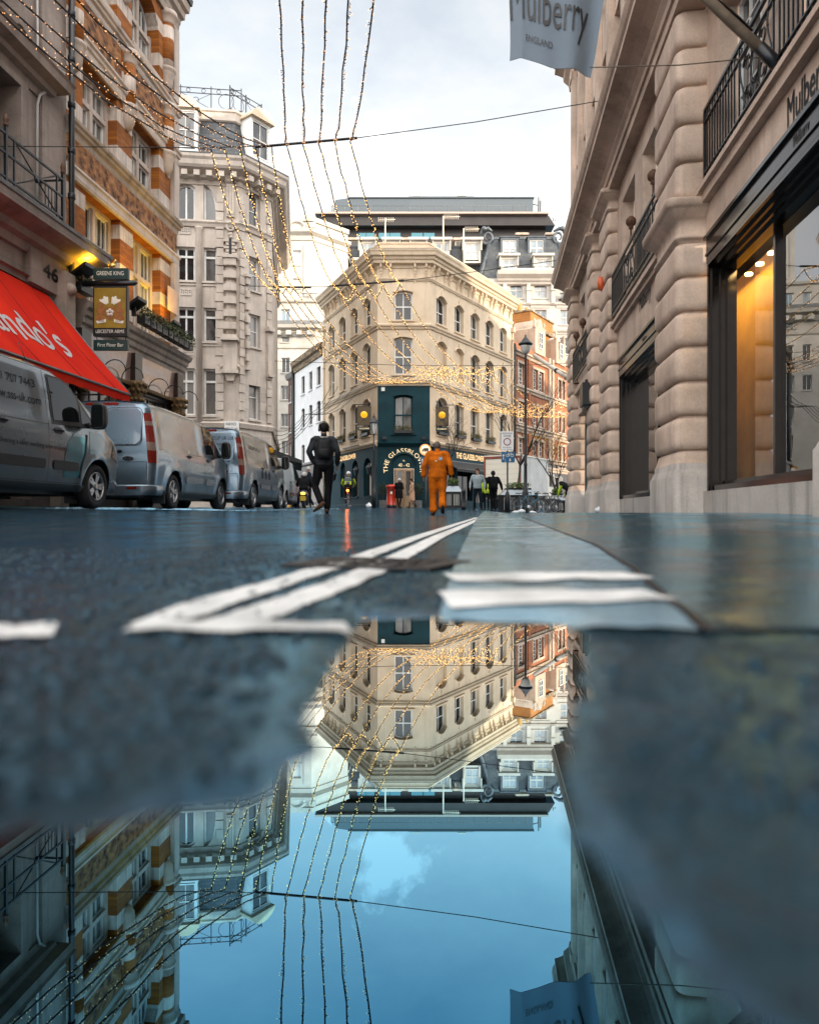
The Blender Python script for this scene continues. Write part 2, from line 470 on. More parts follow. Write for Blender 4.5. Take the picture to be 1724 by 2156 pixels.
# outline of the standing water (X, Y), metres
PUD = [(-.055, .88), (-.05, .82), (-.062, .7), (-.058, .53), (-.05, .44), (-.044, .375), (-.058, .318), (-.13, .285), (-.3, .262), (-.5, .2),
       (-.5, -.25), (.16, -.25), (.10, .10), (.070, .19), (.060, .25), (.064, .31), (.076, .38), (.098, .46), (.125, .55), (.165, .70), (.19, .82), (.17, .87), (.06, .895)]
def pud_dist(x, y):
    """signed distance to the puddle outline, negative inside"""
    n = len(PUD); ins = False; best = 9e9
    for i in range(n):
        x1, y1 = PUD[i]; x2, y2 = PUD[(i + 1) % n]
        if (y1 > y) != (y2 > y) and x < (x2 - x1) * (y - y1) / (y2 - y1) + x1: ins = not ins
        dx, dy = x2 - x1, y2 - y1
        t = max(0, min(1, ((x - x1) * dx + (y - y1) * dy) / (dx * dx + dy * dy)))
        q = (x - x1 - t * dx) ** 2 + (y - y1 - t * dy) ** 2
        if q < best: best = q
    return -math.sqrt(best) if ins else math.sqrt(best)
from mathutils import noise as mnoise
def G(x, y):
    yy = max(y, 0)
    mid = lerp_tab(MIDT, yy)
    if x < -.5: mid += .029 * min(-x - .5, 5.2) * sstep(2, 9, yy) * (1 - sstep(24, 36, yy) * .75)
    r = lerp_tab(RIGHTT, yy)
    k = sstep(.25 + .07 * yy, 1.2 + .11 * yy, x)
    z = mid * (1 - k) + r * k
    if -1.6 < x < 1.6 and -.6 < y < 1.7:
        dd = pud_dist(x, y) + .012 * mnoise.noise((x * 22, y * 22, 3.1)) + .006 * mnoise.noise((x * 60, y * 60, 1.1))
        z += .0035 * mnoise.noise((x * 14, y * 9, 0)) * sstep(0, .05, dd)
        if -.7 < x < .7 and y < 1.25:
            v_ = mnoise.voronoi((x * 75, y * 75, .5))[0]; st_ = .5 + .5 * mnoise.noise((x * 3.1, y * 3.1, 7.))
            z += (.0026 * (.55 - v_[0]) * (.5 + st_) + .0008 * mnoise.noise((x * 210, y * 210, 2.))) * sstep(.02, .10, dd)
        if dd < .13: z = -.010 + (z + .010) * (.80 * sstep(-.035, .03, dd) + .20 * sstep(.02, .11, dd))
    return z
def gp(x, y, ymin=.15, ymax=60):
    """ground point seen at picture position (x, y)"""
    lo = ymin; step = 1.02; Y = ymin
    f = lambda Y: H + (CY - y) / F * Y - G((x - CX) / F * Y, Y)
    while Y < ymax:
        if f(Y) <= 0:
            a, b = Y / step, Y
            for _ in range(30):
                m = (a + b) / 2
                if f(m) <= 0: b = m
                else: a = m
            Y = b; break
        Y *= step
    X = (x - CX) / F * Y
    return Vector((X, Y, G(X, Y)))

# wet asphalt and its relatives
def wet(name, c1, c2, rough=(.1, .42), big=1.1, agg=55., bst=.5, spec=.5, bdist=.006, ior=1.5, tint=(1, 1, 1), film=0.):
    m, nt, b = nodes(name)
    p = pos(nt)
    big_f = noise(nt, scaled(nt, p, (1, .55, 1)), big, 7, .6)
    n2 = noise(nt, p, 9, 6, .65)
    f = math_(nt, 'ADD', math_(nt, 'MULTIPLY', big_f, .65), math_(nt, 'MULTIPLY', n2, .35))
    nt.links.new(ramp(nt, f, [(.35, c1), (.65, c2)]), b.inputs['Base Color'])
    rr = ramp(nt, f, [(.40, rough[0]), (.60, rough[1])]); nt.links.new(rr, b.inputs['Roughness'])
    b.inputs['Specular IOR Level'].default_value = spec; b.inputs['IOR'].default_value = ior; b.inputs['Specular Tint'].default_value = (*tint, 1)
    v = N(nt, 'ShaderNodeTexVoronoi'); v.inputs['Scale'].default_value = agg; nt.links.new(p, v.inputs['Vector'])
    h = math_(nt, 'ADD', math_(nt, 'MULTIPLY', v.outputs['Distance'], -.7), math_(nt, 'MULTIPLY', noise(nt, p, agg * 2.1, 4, .6), .6))
    h = math_(nt, 'ADD', h, math_(nt, 'MULTIPLY', n2, .8))
    amp = ramp(nt, f, [(.36, .22), (.55, 1.)])
    h = math_(nt, 'MULTIPLY', h, amp)
    bump(nt, b, h, bst, bdist)
    if film:      # thin sheet of bluish water lying over the stones, deepest where the ground is lowest
        b2 = N(nt, 'ShaderNodeBump'); b2.inputs['Strength'].default_value = .55; b2.inputs['Distance'].default_value = .006
        nt.links.new(math_(nt, 'ADD', noise(nt, scaled(nt, p, (1, .35, 1)), 16, 5, .65), math_(nt, 'MULTIPLY', noise(nt, p, 70, 3), .35)), b2.inputs['Height'])
        g = N(nt, 'ShaderNodeBsdfGlossy'); g.inputs['Color'].default_value = (*tint, 1); nt.links.new(b2.outputs[0], g.inputs['Normal'])
        sz_ = N(nt, 'ShaderNodeSeparateXYZ'); nt.links.new(p, sz_.inputs[0]); deep = ramp(nt, math_(nt, 'MULTIPLY', sz_.outputs[2], 50), [(-.0, 1.), (.16, 0.)])
        nt.links.new(math_(nt, 'SUBTRACT', .15, math_(nt, 'MULTIPLY', deep, .13)), g.inputs['Roughness'])
        fz = N(nt, 'ShaderNodeFresnel'); fz.inputs['IOR'].default_value = 1.55
        mk = math_(nt, 'MULTIPLY', math_(nt, 'MULTIPLY', fz.outputs[0], 1.15, True), math_(nt, 'MAXIMUM', ramp(nt, noise(nt, scaled(nt, p, (1, .6, 1)), 2.6, 9, .74), [(.44, 1.), (.58, .06)]), deep))
        mx = N(nt, 'ShaderNodeMixShader'); nt.links.new(math_(nt, 'MULTIPLY', mk, film), mx.inputs[0]); nt.links.new(b.outputs[0], mx.inputs[1]); nt.links.new(g.outputs[0], mx.inputs[2])
        nt.links.new(mx.outputs[0], nt.nodes['Material Output'].inputs['Surface'])
    return m
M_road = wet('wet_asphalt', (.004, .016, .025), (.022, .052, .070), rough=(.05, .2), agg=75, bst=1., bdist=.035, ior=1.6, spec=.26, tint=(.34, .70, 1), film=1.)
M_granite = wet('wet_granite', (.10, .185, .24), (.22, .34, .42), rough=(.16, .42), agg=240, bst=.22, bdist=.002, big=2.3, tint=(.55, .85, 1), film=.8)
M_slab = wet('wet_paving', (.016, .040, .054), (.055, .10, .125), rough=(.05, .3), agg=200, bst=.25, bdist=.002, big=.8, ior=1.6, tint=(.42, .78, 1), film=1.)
M_grit = wet('wet_road_stones', (.002, .006, .010), (.012, .026, .036), rough=(.03, .1), agg=300, bst=.2, bdist=.002, big=40, tint=(.30, .68, .95))
M_paint = wet('worn_road_paint', (.42, .45, .46), (.88, .88, .86), rough=(.3, .6), agg=120, bst=.5, bdist=.003, big=11)
M_iron = mat('cast_iron', (.012, .013, .015), .45, .6, var=.4, scale=20)

def axis_lines(dense0, dense1, step, far0, far1, g=1.16):
    out = [dense0 + i * step for i in range(int((dense1 - dense0) / step) + 1)]
    s = step; v = out[-1]
    while v < far1: s *= g; v += s; out.append(min(v, far1))
    s = step; v = out[0]; pre = []
    while v > far0: s *= g; v -= s; pre.append(max(v, far0))
    return pre[::-1] + out
gx = axis_lines(-.62, .5, .0046, -320, 320, 1.11); gy = axis_lines(.14, .98, .0046, -60, 420, 1.07)
mb = MB(); nx = len(gx)
vs = [(x, y, G(x, y)) for y in gy for x in gx]
fs = [(j * nx + i, j * nx + i + 1, (j + 1) * nx + i + 1, (j + 1) * nx + i) for j in range(len(gy) - 1) for i in range(nx - 1)]
mb.add(vs, fs, 0, True)
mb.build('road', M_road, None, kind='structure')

def drape(mb, pts, w, lift, mi=0, n=14):
    """flat strip of width w following the ground along a polyline of ground points"""
    P = []
    for a, b in zip(pts, pts[1:]):
        for k in range(n): P.append(a.lerp(b, k / n))
    P.append(pts[-1]); rows = []
    for i, p in enumerate(P):
        t = (P[min(i + 1, len(P) - 1)] - P[max(i - 1, 0)]); t.z = 0; t.normalize(); s = Vector((t.y, -t.x, 0))
        row = []
        for k in range(5):
            q = p + s * (w * (k / 4 - .5)); row.append((q.x, q.y, G(q.x, q.y) + lift))
        rows.append(row)
    mb.loft(rows, mi, True, caps=False, closed=False)
def drape_between(mb, L, R, lift, nn=16, cols=14, mi=0):
    rows = []
    def res(P):
        out = []
        for a, b in zip(P, P[1:]):
            for k in range(nn): out.append(a.lerp(b, k / nn))
        return out + [P[-1]]
    for a, b in zip(res(L), res(R)):
        row = []
        for k in range(cols + 1):
            q = a.lerp(b, k / cols); row.append((q.x, q.y, G(q.x, q.y) + lift))
        rows.append(row)
    mb.loft(rows, mi, True, caps=False, closed=False)

# kerb strip of pale granite, right-hand paving, water
kl = [gp(925, 1315), gp(935, 1262), gp(953, 1205), gp(975, 1150), gp(1000, 1098), W(1012, 1084, 20), W(1022, 1081, 30)]
kr = [gp(1475, 1335), gp(1392, 1262), gp(1325, 1200), gp(1250, 1150), gp(1128, 1102), W(1062, 1084, 20), W(1048, 1081, 30)]
for P in (kl, kr):
    for p in P: p.z = 0
mb = MB(); drape_between(mb, kl, kr, .004)
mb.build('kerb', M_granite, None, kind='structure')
pr = [Vector((p.x + .006, p.y, 0)) for p in kr[:5]] + [Vector((2.4, 20, 0)), Vector((3.9, 30, 0)), Vector((5.2, 40, 0))]
pe = [Vector((2.2, kr[0].y + .05, 0)), Vector((2.6, kr[1].y + .2, 0)), Vector((3., kr[2].y + .6, 0)), Vector((3.6, kr[3].y + 1., 0)), Vector((4.6, 6.5, 0)), Vector((6.2, 20, 0)), Vector((12, 30, 0)), Vector((22, 40, 0))]
mb = MB(); drape_between(mb, pr, pe, .004, 14, 20)
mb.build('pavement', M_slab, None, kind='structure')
# dark joint along the kerb
mb = MB(); drape(mb, [Vector((p.x + .004, p.y, 0)) for p in kr[:6]], .012, .0062)
mb.build('kerb_joint', M_iron, None, kind='structure')

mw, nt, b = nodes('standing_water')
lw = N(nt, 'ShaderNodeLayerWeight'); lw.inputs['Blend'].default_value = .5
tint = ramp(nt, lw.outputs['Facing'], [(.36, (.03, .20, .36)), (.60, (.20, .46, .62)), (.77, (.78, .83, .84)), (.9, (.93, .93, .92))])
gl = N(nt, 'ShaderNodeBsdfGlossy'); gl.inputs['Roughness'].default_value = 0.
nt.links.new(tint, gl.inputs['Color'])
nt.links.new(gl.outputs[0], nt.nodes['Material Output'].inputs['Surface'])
mb = MB(); mb.poly([(-.9, -.3, 0), (.9, -.3, 0), (.9, 1.02, 0), (-.9, 1.02, 0)])
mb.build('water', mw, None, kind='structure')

# painted lines
mb = MB()
L1 = [gp(x, y) for x, y in ((320, 1318), (430, 1279), (602, 1226), (700, 1197), (774, 1170), (870, 1135), (968, 1102), (1003, 1090))]
L2 = [gp(x, y) for x, y in ((440, 1326), (516, 1304), (645, 1260), (774, 1207), (849, 1170), (925, 1130), (989, 1102), (1013, 1090))]
for L in (L1, L2): drape(mb, [Vector((p.x, p.y, 0)) for p in L], .06, .0035)
mb.build('double_line', M_paint, None, kind='structure')
mb = MB()
drape(mb, [gp(275, 1331), gp(500, 1328), gp(735, 1334)], .055, .0052, n=10)
mb.build('line_end_bar', M_paint, None, kind='structure')
mb = MB(); drape(mb, [gp(-160, 1334), gp(0, 1334), gp(118, 1330)], .075, .004, n=8)
mb.build('line_end_bar', M_paint, None, kind='structure')
for a, b_, w in ((gp(946, 1224), gp(1342, 1218), .125), (gp(934, 1270), gp(1384, 1262), .125), (gp(1006, 1113), gp(1146, 1112), .10)):
    mb = MB(); drape(mb, [a, b_], w, .0075, n=10)
    mb.build('kerb_mark', M_paint, None, kind='structure')
# raised parking pad edge on the left
mb = MB()
edge = [Vector((-9.2, 12.6 - 4.2, 0)), Vector((-5.3, 10.2, 0)), Vector((-3.55, 21, 0)), Vector((-2.7, 27, 0))]
rows = []
EL = []
for a, b_ in zip(edge, edge[1:]):
    for k in range(12): EL.append(a.lerp(b_, k / 12))
EL.append(edge[-1])
for i, p in enumerate(EL):
    z = G(p.x, p.y); t = (EL[min(i + 1, len(EL) - 1)] - EL[max(0, i - 1)]).normalized(); s = Vector((t.y, -t.x, 0))
    o = p - s * .28
    rows.append([(p.x, p.y, z - .02), (p.x, p.y, z + .028), (p.x - s.x * .02, p.y - s.y * .02, z + .034), (o.x, o.y, z + .036), (o.x, o.y, z - .02)])
mb.loft(rows, 0, False, caps=False, closed=False)
mb.build('bay_kerb', M_granite, None, kind='structure')

# gully grating
g0, g1 = gp(655, 1184), gp(950, 1194)
mb = MB()
ax = (g1 - g0); Lg = Vector((ax.x, ax.y, 0)).length; u = Vector((ax.x, ax.y, 0)).normalized(); v = Vector((-u.y, u.x, 0))
dep = .26
def gf(a, t, d=0.):
    q = g0 + u * a + v * (t - dep / 2); return (q.x, q.y, G(q.x, q.y) + .001 + d * .5)
class _GF:
    def __call__(s, a, t, d=0.): return gf(a, t, d)
gfr = _GF()
for t0 in (0, dep - .03): mb.box(gfr, 0, Lg, t0, t0 + .03, 0, .012)
for a0 in (0, Lg - .03): mb.box(gfr, a0, a0 + .03, .03, dep - .03, 0, .012)
for k in range(8):
    a0 = .03 + (Lg - .06) * (k + .3) / 8; mb.box(gfr, a0, a0 + .016, .03, dep - .03, 0, .011)
mb.box(gfr, .03, Lg - .03, dep / 2 - .01, dep / 2 + .01, 0, .0105)
gr_o = mb.build('drain_grating', M_iron, None)
tag(gr_o, 'black iron drain grating set in the wet road across the double lines', 'drain')

# loose wet chippings standing proud of the asphalt in front of the lens
g = random.Random(5); mb = MB()
def chip(x, y, r):
    z = G(x, y); n = 7; e = g.uniform(.7, 1.3); t = g.uniform(0, 6); hh = r * g.uniform(.5, .95)
    rings = [[(x + r * q * e * math.cos(2 * PI * k / n + t), y + r * q / e * math.sin(2 * PI * k / n + t), z - .0015 + hh * w) for k in range(n)] for q, w in ((1, 0), (.88, .5), (.55, .85), (.12, 1.))]
    mb.loft(rings, 0, True, caps=False)
for _ in range(11000):
    y = .3 + 1.9 * g.random() ** 1.7; x = g.uniform(-.62 * y - .12, .62 * y + .1)
    if y < 1.2 and pud_dist(x, y) < .025 + .05 * g.random(): continue
    if x > .05 and (g.random() > .22 or y > .62): continue
    if g.random() > .35 + .65 * (.5 + .5 * mnoise.noise((x * 5, y * 5, 4.))): continue
    chip(x, y, g.uniform(.0028, .0078))
mb.build('road_chippings', M_grit, None, kind='stuff')
# ------------------------------------------------------------------ right-hand stone shop building
uR = Vector((-.112, -1)).normalized()
R = Fr((3.04 + .112 * 24.2, 24.2), uR)
def sY(Y): return (24.2 - Y) * 1.00625
ZB = .13
M_st = stone('pink_limestone', (.34, .25, .19), (.66, .51, .41), None, rough=.7, streak=.5, grime=(.13, .10, .085))
M_stg = stone('grey_plinth_stone', (.30, .275, .25), (.50, .46, .42), None, rough=.6, streak=.75)
M_bronze = mat('dark_bronze', (.016, .011, .009), .16, .5, var=.4, scale=6)
M_black = mat('black_iron_paint', (.012, .013, .015), .35, .2, var=.3, scale=15)
M_rust = mat('rusty_finial', (.10, .045, .022), .7, .2, var=.5, scale=30, bmp=.3)
M_white = mat('white_window_paint', (.72, .72, .70), .45, var=.15, scale=4)
M_gold = mat('gold_leaf', (.75, .52, .16), .3, .8)
M_glass = glassmat('window_glass')
M_glass_sky = glassmat('bright_window_glass', (.10, .16, .20), (.42, .42, .38), rough=.04, ior=2.0)

m, nt, b = nodes('shop_glass')
tr = N(nt, 'ShaderNodeBsdfTransparent'); gl = N(nt, 'ShaderNodeBsdfGlossy'); gl.inputs['Roughness'].default_value = .0
fr_ = N(nt, 'ShaderNodeFresnel'); fr_.inputs['IOR'].default_value = 2.5
mx = N(nt, 'ShaderNodeMixShader'); nt.links.new(math_(nt, 'MULTIPLY', fr_.outputs[0], 1.25, True), mx.inputs[0]); nt.links.new(tr.outputs[0], mx.inputs[1]); nt.links.new(gl.outputs[0], mx.inputs[2])
nt.links.new(mx.outputs[0], nt.nodes['Material Output'].inputs['Surface'])
M_shopglass = m

def ring(fr, s0, s1, d, t, ins, r=.12, n=5, back=-.05):
    a0, a1, dd = s0 + ins, s1 - ins, d - ins
    pts = [fr(a0, t, back)]
    for k in range(n + 1):
        an = PI / 2 * k / n; pts.append(fr(a0 + r - r * math.cos(an), t, dd - r + r * math.sin(an)))
    for k in range(n + 1):
        an = PI / 2 * k / n; pts.append(fr(a1 - r + r * math.sin(an), t, dd - r + r * math.cos(an)))
    pts.append(fr(a1, t, back))
    return pts
def levels_blocks(t0, t1, n, g=.085, rh=.12, gh=.035):
    out = []; p = (t1 - t0) / n
    for i in range(n):
        b0 = t0 + i * p; b1 = b0 + p
        out += [(b0, g), (b0 + gh * .5, g)]
        for k in range(6):
            an = PI / 2 * k / 5; out.append((b0 + gh * .5 + rh * (1 - math.cos(an)), g * .75 * (1 - math.sin(an))))
        for k in range(6):
            an = PI / 2 * (1 - k / 5); out.append((b1 - gh * .5 - rh * (1 - math.cos(an)), g * .75 * (1 - math.sin(an))))
        out += [(b1 - gh * .5, g), (b1, g)]
    return out
CAP = [(0, .06), (.02, .06), (.03, 0), (.07, -.01), (.09, .02), (.11, .02), (.12, .03), (.28, .03), (.30, 0), (.34, -.04), (.40, -.10), (.43, -.12), (.44, -.15), (.53, -.16), (.545, -.16), (.55, .02)]
PLI = [(-.2, -.06), (.50, -.06), (.525, -.045), (.60, -.015), (.62, .0), (.70, .0), (.72, .015), (.78, .03), (.86, .05), (.87, .06)]
building = thing('stone_shop_building', 'pink stone shop building with bulging block piers and iron balconies along the right', 'building', R(sY(8), ZB, 0))
def pier(s0, s1, d, groups, r=.12):
    lv = []
    for g in groups: lv += [(t + ZB, i) for t, i in g]
    rings = [ring(R, s0, s1, d, t, i, r) for t, i in lv]
    mb = MB(); n = len(rings[0])
    for k in range(len(rings) - 1):
        for i in range(n - 1):
            mb.f.append((k * n + i, k * n + i + 1, (k + 1) * n + i + 1, (k + 1) * n + i)); mb.sm.append(True)
            mb.m.append(1 if lv[k][0] < .66 + ZB else 0)
    for q in rings: mb.v.extend(q)
    return mb.build('pier', [M_st, M_stg], building)
up = [(t + 4.42, i) for t, i in []] + levels_blocks(4.42, 7.12, 5)
capup = [(6.7 + t * .78, i) for t, i in CAP]
for Y0, Y1, d in ((10, 11.4, .41), (4.25, 5.65, .41), (-1.5, -.1, .41)):
    pier(sY(Y1), sY(Y0), d, [PLI, levels_blocks(.875, 3.83, 6), [(3.84 + t, i) for t, i in CAP], up])
for Y0, Y1, d in ((15.72, 17.0, .43), (18.2, 19.2, .43), (22.6, 23.7, .46)):
    pier(sY(Y1), sY(Y0), d, [PLI, levels_blocks(.875, 6.7, 12), capup], r=.09)

# walls
uw = MB()
zt = lambda t: t + ZB
EOFF = sY(-32)
# first-floor windows (tall) in each bay, behind the balconies
wins1 = [(sY(b), sY(a), zt(4.65), zt(6.75)) for a, b in ((6.0, 7.5), (8.0, 9.5))]
wins2 = [(sY(b), sY(a), zt(4.65), zt(6.65)) for a, b in ((11.9, 13.2), (13.9, 15.2))]
wins3 = [(sY(b), sY(a), zt(4.65), zt(6.6)) for a, b in ((19.5, 20.7), (21.2, 22.3))]
wall(uw, R, sY(10.05), sY(5.6), zt(4.4), zt(7.2), wins1, .3, d=-.02)
wall(uw, R, sY(15.75), sY(11.35), zt(4.1), zt(7.2), wins2, .3, d=.2)
wall(uw, R, sY(18.25), sY(16.95), zt(0), zt(7.2), [], .3, d=.05)
wall(uw, R, sY(22.7), sY(19.1), zt(3.9), zt(7.2), wins3, .3, d=.2)
wall(uw, R, sY(24.2), sY(23.6), zt(-.2), zt(7.2), [], .3, d=.2)
wall(uw, R, sY(4.3), EOFF, zt(-.2), zt(7.2), [], .3, d=0)
# upper storeys
cols = []; Yc = 23.3
up_w = []
while Yc > -6:
    for t0, t1 in ((9.1, 11.2), (12.2, 14.2)):
        up_w.append((sY(Yc - .15), sY(Yc - 1.25), zt(t0), zt(t1)))
    Yc -= 1.78
wall(uw, R, sY(24.2), EOFF, zt(8.5), zt(16.2), up_w, .35, d=.22)
# far end; the unseen tall, deep bulk behind is added to shade street and pub
def quadR(pts): uw.poly(pts, 0)
far0, far1 = R(sY(24.2), -.2, .22), R(sY(24.2), 16.3, .22)
uw.poly([far0, (72, 24.6, -.2), (72, 24.6, 23.), (10, 24.2, 23.), far1])
uw.poly([far1, (10, 24.2, 23.), (7, -32, 23.), R(EOFF, 16.3, .22)])
uw.poly([(10, 24.2, 23.), (72, 24.6, 23.), (72, -32, 23.), (7, -32, 23.)])
uw.build('wall', [M_st], building)
pl = MB(); Yc = 23.3
while Yc > -6:
    Yp = Yc + .15; s0, s1 = sY(Yp), sY(Yp - .30)
    pl.box(R, s0, s1, zt(8.62), zt(14.4), .223, .36)
    pl.box(R, s0 - .05, s1 + .05, zt(14.1), zt(14.4), .361, .40); pl.box(R, s0 - .05, s1 + .05, zt(8.62), zt(8.95), .361, .41)
    Yc -= 1.78
pl.build('pilaster_row', M_st, building)
for h in wins1 + wins3: window(building, R, h, (M_white, M_glass, M_st), .3, -.02 if h in wins1 else .2, (3, 4), sash=False)
for h in wins2: window(building, R, h, (M_white, M_glass_sky, M_st), .3, .2, (3, 4), sash=False)
for h in up_w[:14]: window(building, R, h, (M_white, M_glass, M_st), .35, .22, (1, 1))
pathR = [R.off(0)(sY(24.35), 0)[:2], R(EOFF, 0)[:2]]
ent = MB()
prof = [(.0, 7.1), (.42, 7.1), (.42, 7.26), (.46, 7.27), (.46, 7.4), (.5, 7.44), (.52, 7.46), (.50, 7.48), (.50, 7.56), (.58, 7.62), (.66, 7.66), (.80, 7.69), (.84, 7.70), (.84, 7.80), (.88, 7.84), (.92, 7.92), (.93, 7.96), (.40, 8.02), (.0, 8.02)]
ent.sweep(pathR, [(a, z + ZB) for a, z in prof])
ent.build('cornice', M_st, building)
# attic band with long dark slots
at = MB(); s = sY(23.9); slots = []
while s < sY(-3):
    slots.append((s, s + 1.5, zt(8.22), zt(8.42))); s += 1.72
wall(at, R, sY(24.3), EOFF, zt(8.02), zt(8.58), slots, .12, d=.40)
at.box(R, sY(24.3), EOFF, zt(8.58), zt(8.66), .0, .46)
for h in slots: at.box(R, h[0], h[1], h[2], h[3], .27, .285, 1)
at.build('attic_band', [M_st, M_black], building)
tc_ = MB()
prof = [(.0, 14.4), (.30, 14.4), (.34, 14.6), (.5, 14.75), (.52, 14.9), (.72, 15.0), (.80, 15.02), (.80, 15.2), (.88, 15.35), (.9, 15.5), (.2, 15.55), (0, 15.55)]
tc_.sweep(pathR, [(a, z + ZB) for a, z in prof]); tc_.build('top_cornice', M_st, building)

# ledges under the balconies and stone fascia bands
fa = MB()
fa.box(R, sY(10.0), sY(5.6), zt(4.30), zt(4.43), -.2, .10); fa.box(R, sY(10.0), sY(5.6), zt(4.43), zt(4.50), -.2, .16)
fa.box(R, sY(10.0), sY(5.6), zt(3.82), zt(4.30), -.2, .0)
fa.build('stone_fascia', M_st, building); fa = MB(); fa.box(R, sY(15.72), sY(11.4), zt(4.0), zt(4.09), -.1, .30); fa.box(R, sY(15.72), sY(11.4), zt(4.09), zt(4.16), -.1, .37)
fa.box(R, sY(15.72), sY(11.4), zt(3.35), zt(4.0), -.1, .22)
fa.build('stone_fascia', M_st, building); fa = MB(); fa.box(R, sY(22.65), sY(19.15), zt(3.75), zt(3.9), -.1, .34); fa.box(R, sY(22.65), sY(19.15), zt(3.1), zt(3.75), -.1, .22)
fa.build('stone_fascia', M_st, building)
rs = MB()
rs.box(R, sY(10.02), sY(5.6), -.1, zt(.30), -.5, .06); rs.build('stall_riser', M_stg, building); rs = MB(); rs.box(R, sY(15.72), sY(11.4), -.1, zt(.30), -.5, .18)
rs.build('stall_riser', M_stg, building)

def shopfront(Ya, Yb, d0, t0, t1, mulls, tf, recess=.29):
    """dark moulded frame stepping back to the glass; Ya far, Yb near"""
    s0, s1 = sY(Ya), sY(Yb); mb = MB()
    steps = [(0, 0., .02), (.05, -.07, -.05), (.10, -.13, -.12), (.15, -.21, -.19)]
    w = .055
    for o, da, db in steps:
        for (a, b_) in ((s0 + o, s0 + o + w), (s1 - o - w, s1 - o)):
            mb.box(R, a, b_, t0 + o * .35, t1 - o * .8, d0 - recess - .02, d0 + db + .03 * (o == .05))
        mb.box(R, s0 + o + w, s1 - o - w, t1 - o * .8 - w * .8, t1 - o * .8 - .001, d0 - recess - .02, d0 + db + .012)
    mb.box(R, s0 + .2, s1 - .2, t0 + .001, t0 + .075, d0 - recess - .03, d0 - .02); mb.box(R, s0 + .2, s1 - .2, t0 + .076, t0 + .14, d0 - recess - .03, d0 - .16)
    for Ym in mulls: mb.box(R, sY(Ym) - .028, sY(Ym) + .028, t0 + .14, t1 - .17, d0 - recess - .03, d0 - recess + .06)
    # awning box with glossy face over the opening
    mb.box(R, s0 + .0, s1 - .0, t1 + .004, tf, d0 - .2, d0 + .03)
    mb.box(R, s0 + .0, s1 - .0, tf + .002, tf + .05, d0 - .1, d0 + .07); mb.box(R, s0, s1, t1 + .1, t1 + .13, d0 + .031, d0 + .05)
    o = mb.build('shopfront_frame', M_bronze, building)
    g = MB(); g.poly([R(s0 + .2, t0 + .14, d0 - recess), R(s1 - .2, t0 + .14, d0 - recess), R(s1 - .2, t1 - .17, d0 - recess), R(s0 + .2, t1 - .17, d0 - recess)])
    g.build('pane', M_shopglass, o)
    return o
shopfront(9.9, 5.7, 0., zt(.30), zt(3.46), (8.22,), zt(3.78))
shopfront(15.6, 11.45, .18, zt(.30), zt(3.0), (13.1,), zt(3.3))
# shop interior: dark room with a golden display panel
M_golden = mat('golden_display', (.72, .40, .035), .75, 0, var=.25, scale=2)
M_room = mat('dark_shop_room', (.05, .045, .04), .7)
it = MB()
for Ya, Yb in ((9.9, 5.7), (15.6, 11.45)):
    s0, s1 = sY(Ya) - 1.2, sY(Yb) - .1
    for q in ([R(s0, zt(.25), -3), R(s1, zt(.25), -3), R(s1, zt(3.6), -3), R(s0, zt(3.6), -3)], [R(s0, zt(.25), -.35), R(s1, zt(.25), -.35), R(s1, zt(.25), -3), R(s0, zt(.25), -3)],
              [R(s0, zt(3.6), -.35), R(s1, zt(3.6), -.35), R(s1, zt(3.6), -3), R(s0, zt(3.6), -3)], [R(s0, zt(.25), -.35), R(s0, zt(3.6), -.35), R(s0, zt(3.6), -3), R(s0, zt(.25), -3)],
              [R(s1, zt(.25), -.35), R(s1, zt(3.6), -.35), R(s1, zt(3.6), -3), R(s1, zt(.25), -3)]): it.poly(q)
it.build('shop_room', M_room, building)
gp_ = MB(); gp_.box(R, sY(10.9), sY(9.25), zt(.26), zt(3.5), -.72, -.68)
gp_.build('display_panel', M_golden, building)
M_spot = mat('lit_spotlight', (1, .8, .4), .5, emis=(1, .62, .2), estr=5)
for Y in (9.0, 9.4, 9.8):
    sl = MB(); sl.lathe(R(sY(Y), zt(3.28), -.5), [(.0, -.03), (.05, -.03), (.05, 0), (0, 0)], 10); sl.build('shop_spotlight', M_spot, building)
def lamp(name, loc, power, col, size=.1, parent=None):
    l = bpy.data.lights.new(name, 'POINT'); l.energy = power; l.color = col; l.shadow_soft_size = size
    o = bpy.data.objects.new(name, l); COL.objects.link(o); o.location = loc
    if parent: o.parent = parent; o.location = Vector(loc) - root_of(parent).location
    return o
al = bpy.data.lights.new('shop_light', 'AREA'); al.energy = 16; al.color = (1, .66, .26); al.shape = 'RECTANGLE'; al.size = 1.9; al.size_y = .1
ao = bpy.data.objects.new('shop_light', al); COL.objects.link(ao); ao.parent = building; ao.location = Vector(R(sY(10.0), zt(3.4), -.42)) - building.location
ao.rotation_euler = Vector((.30, .03, -1)).to_track_quat('-Z', 'Y').to_euler(); ao.rotation_euler.z = PI / 2 - .11
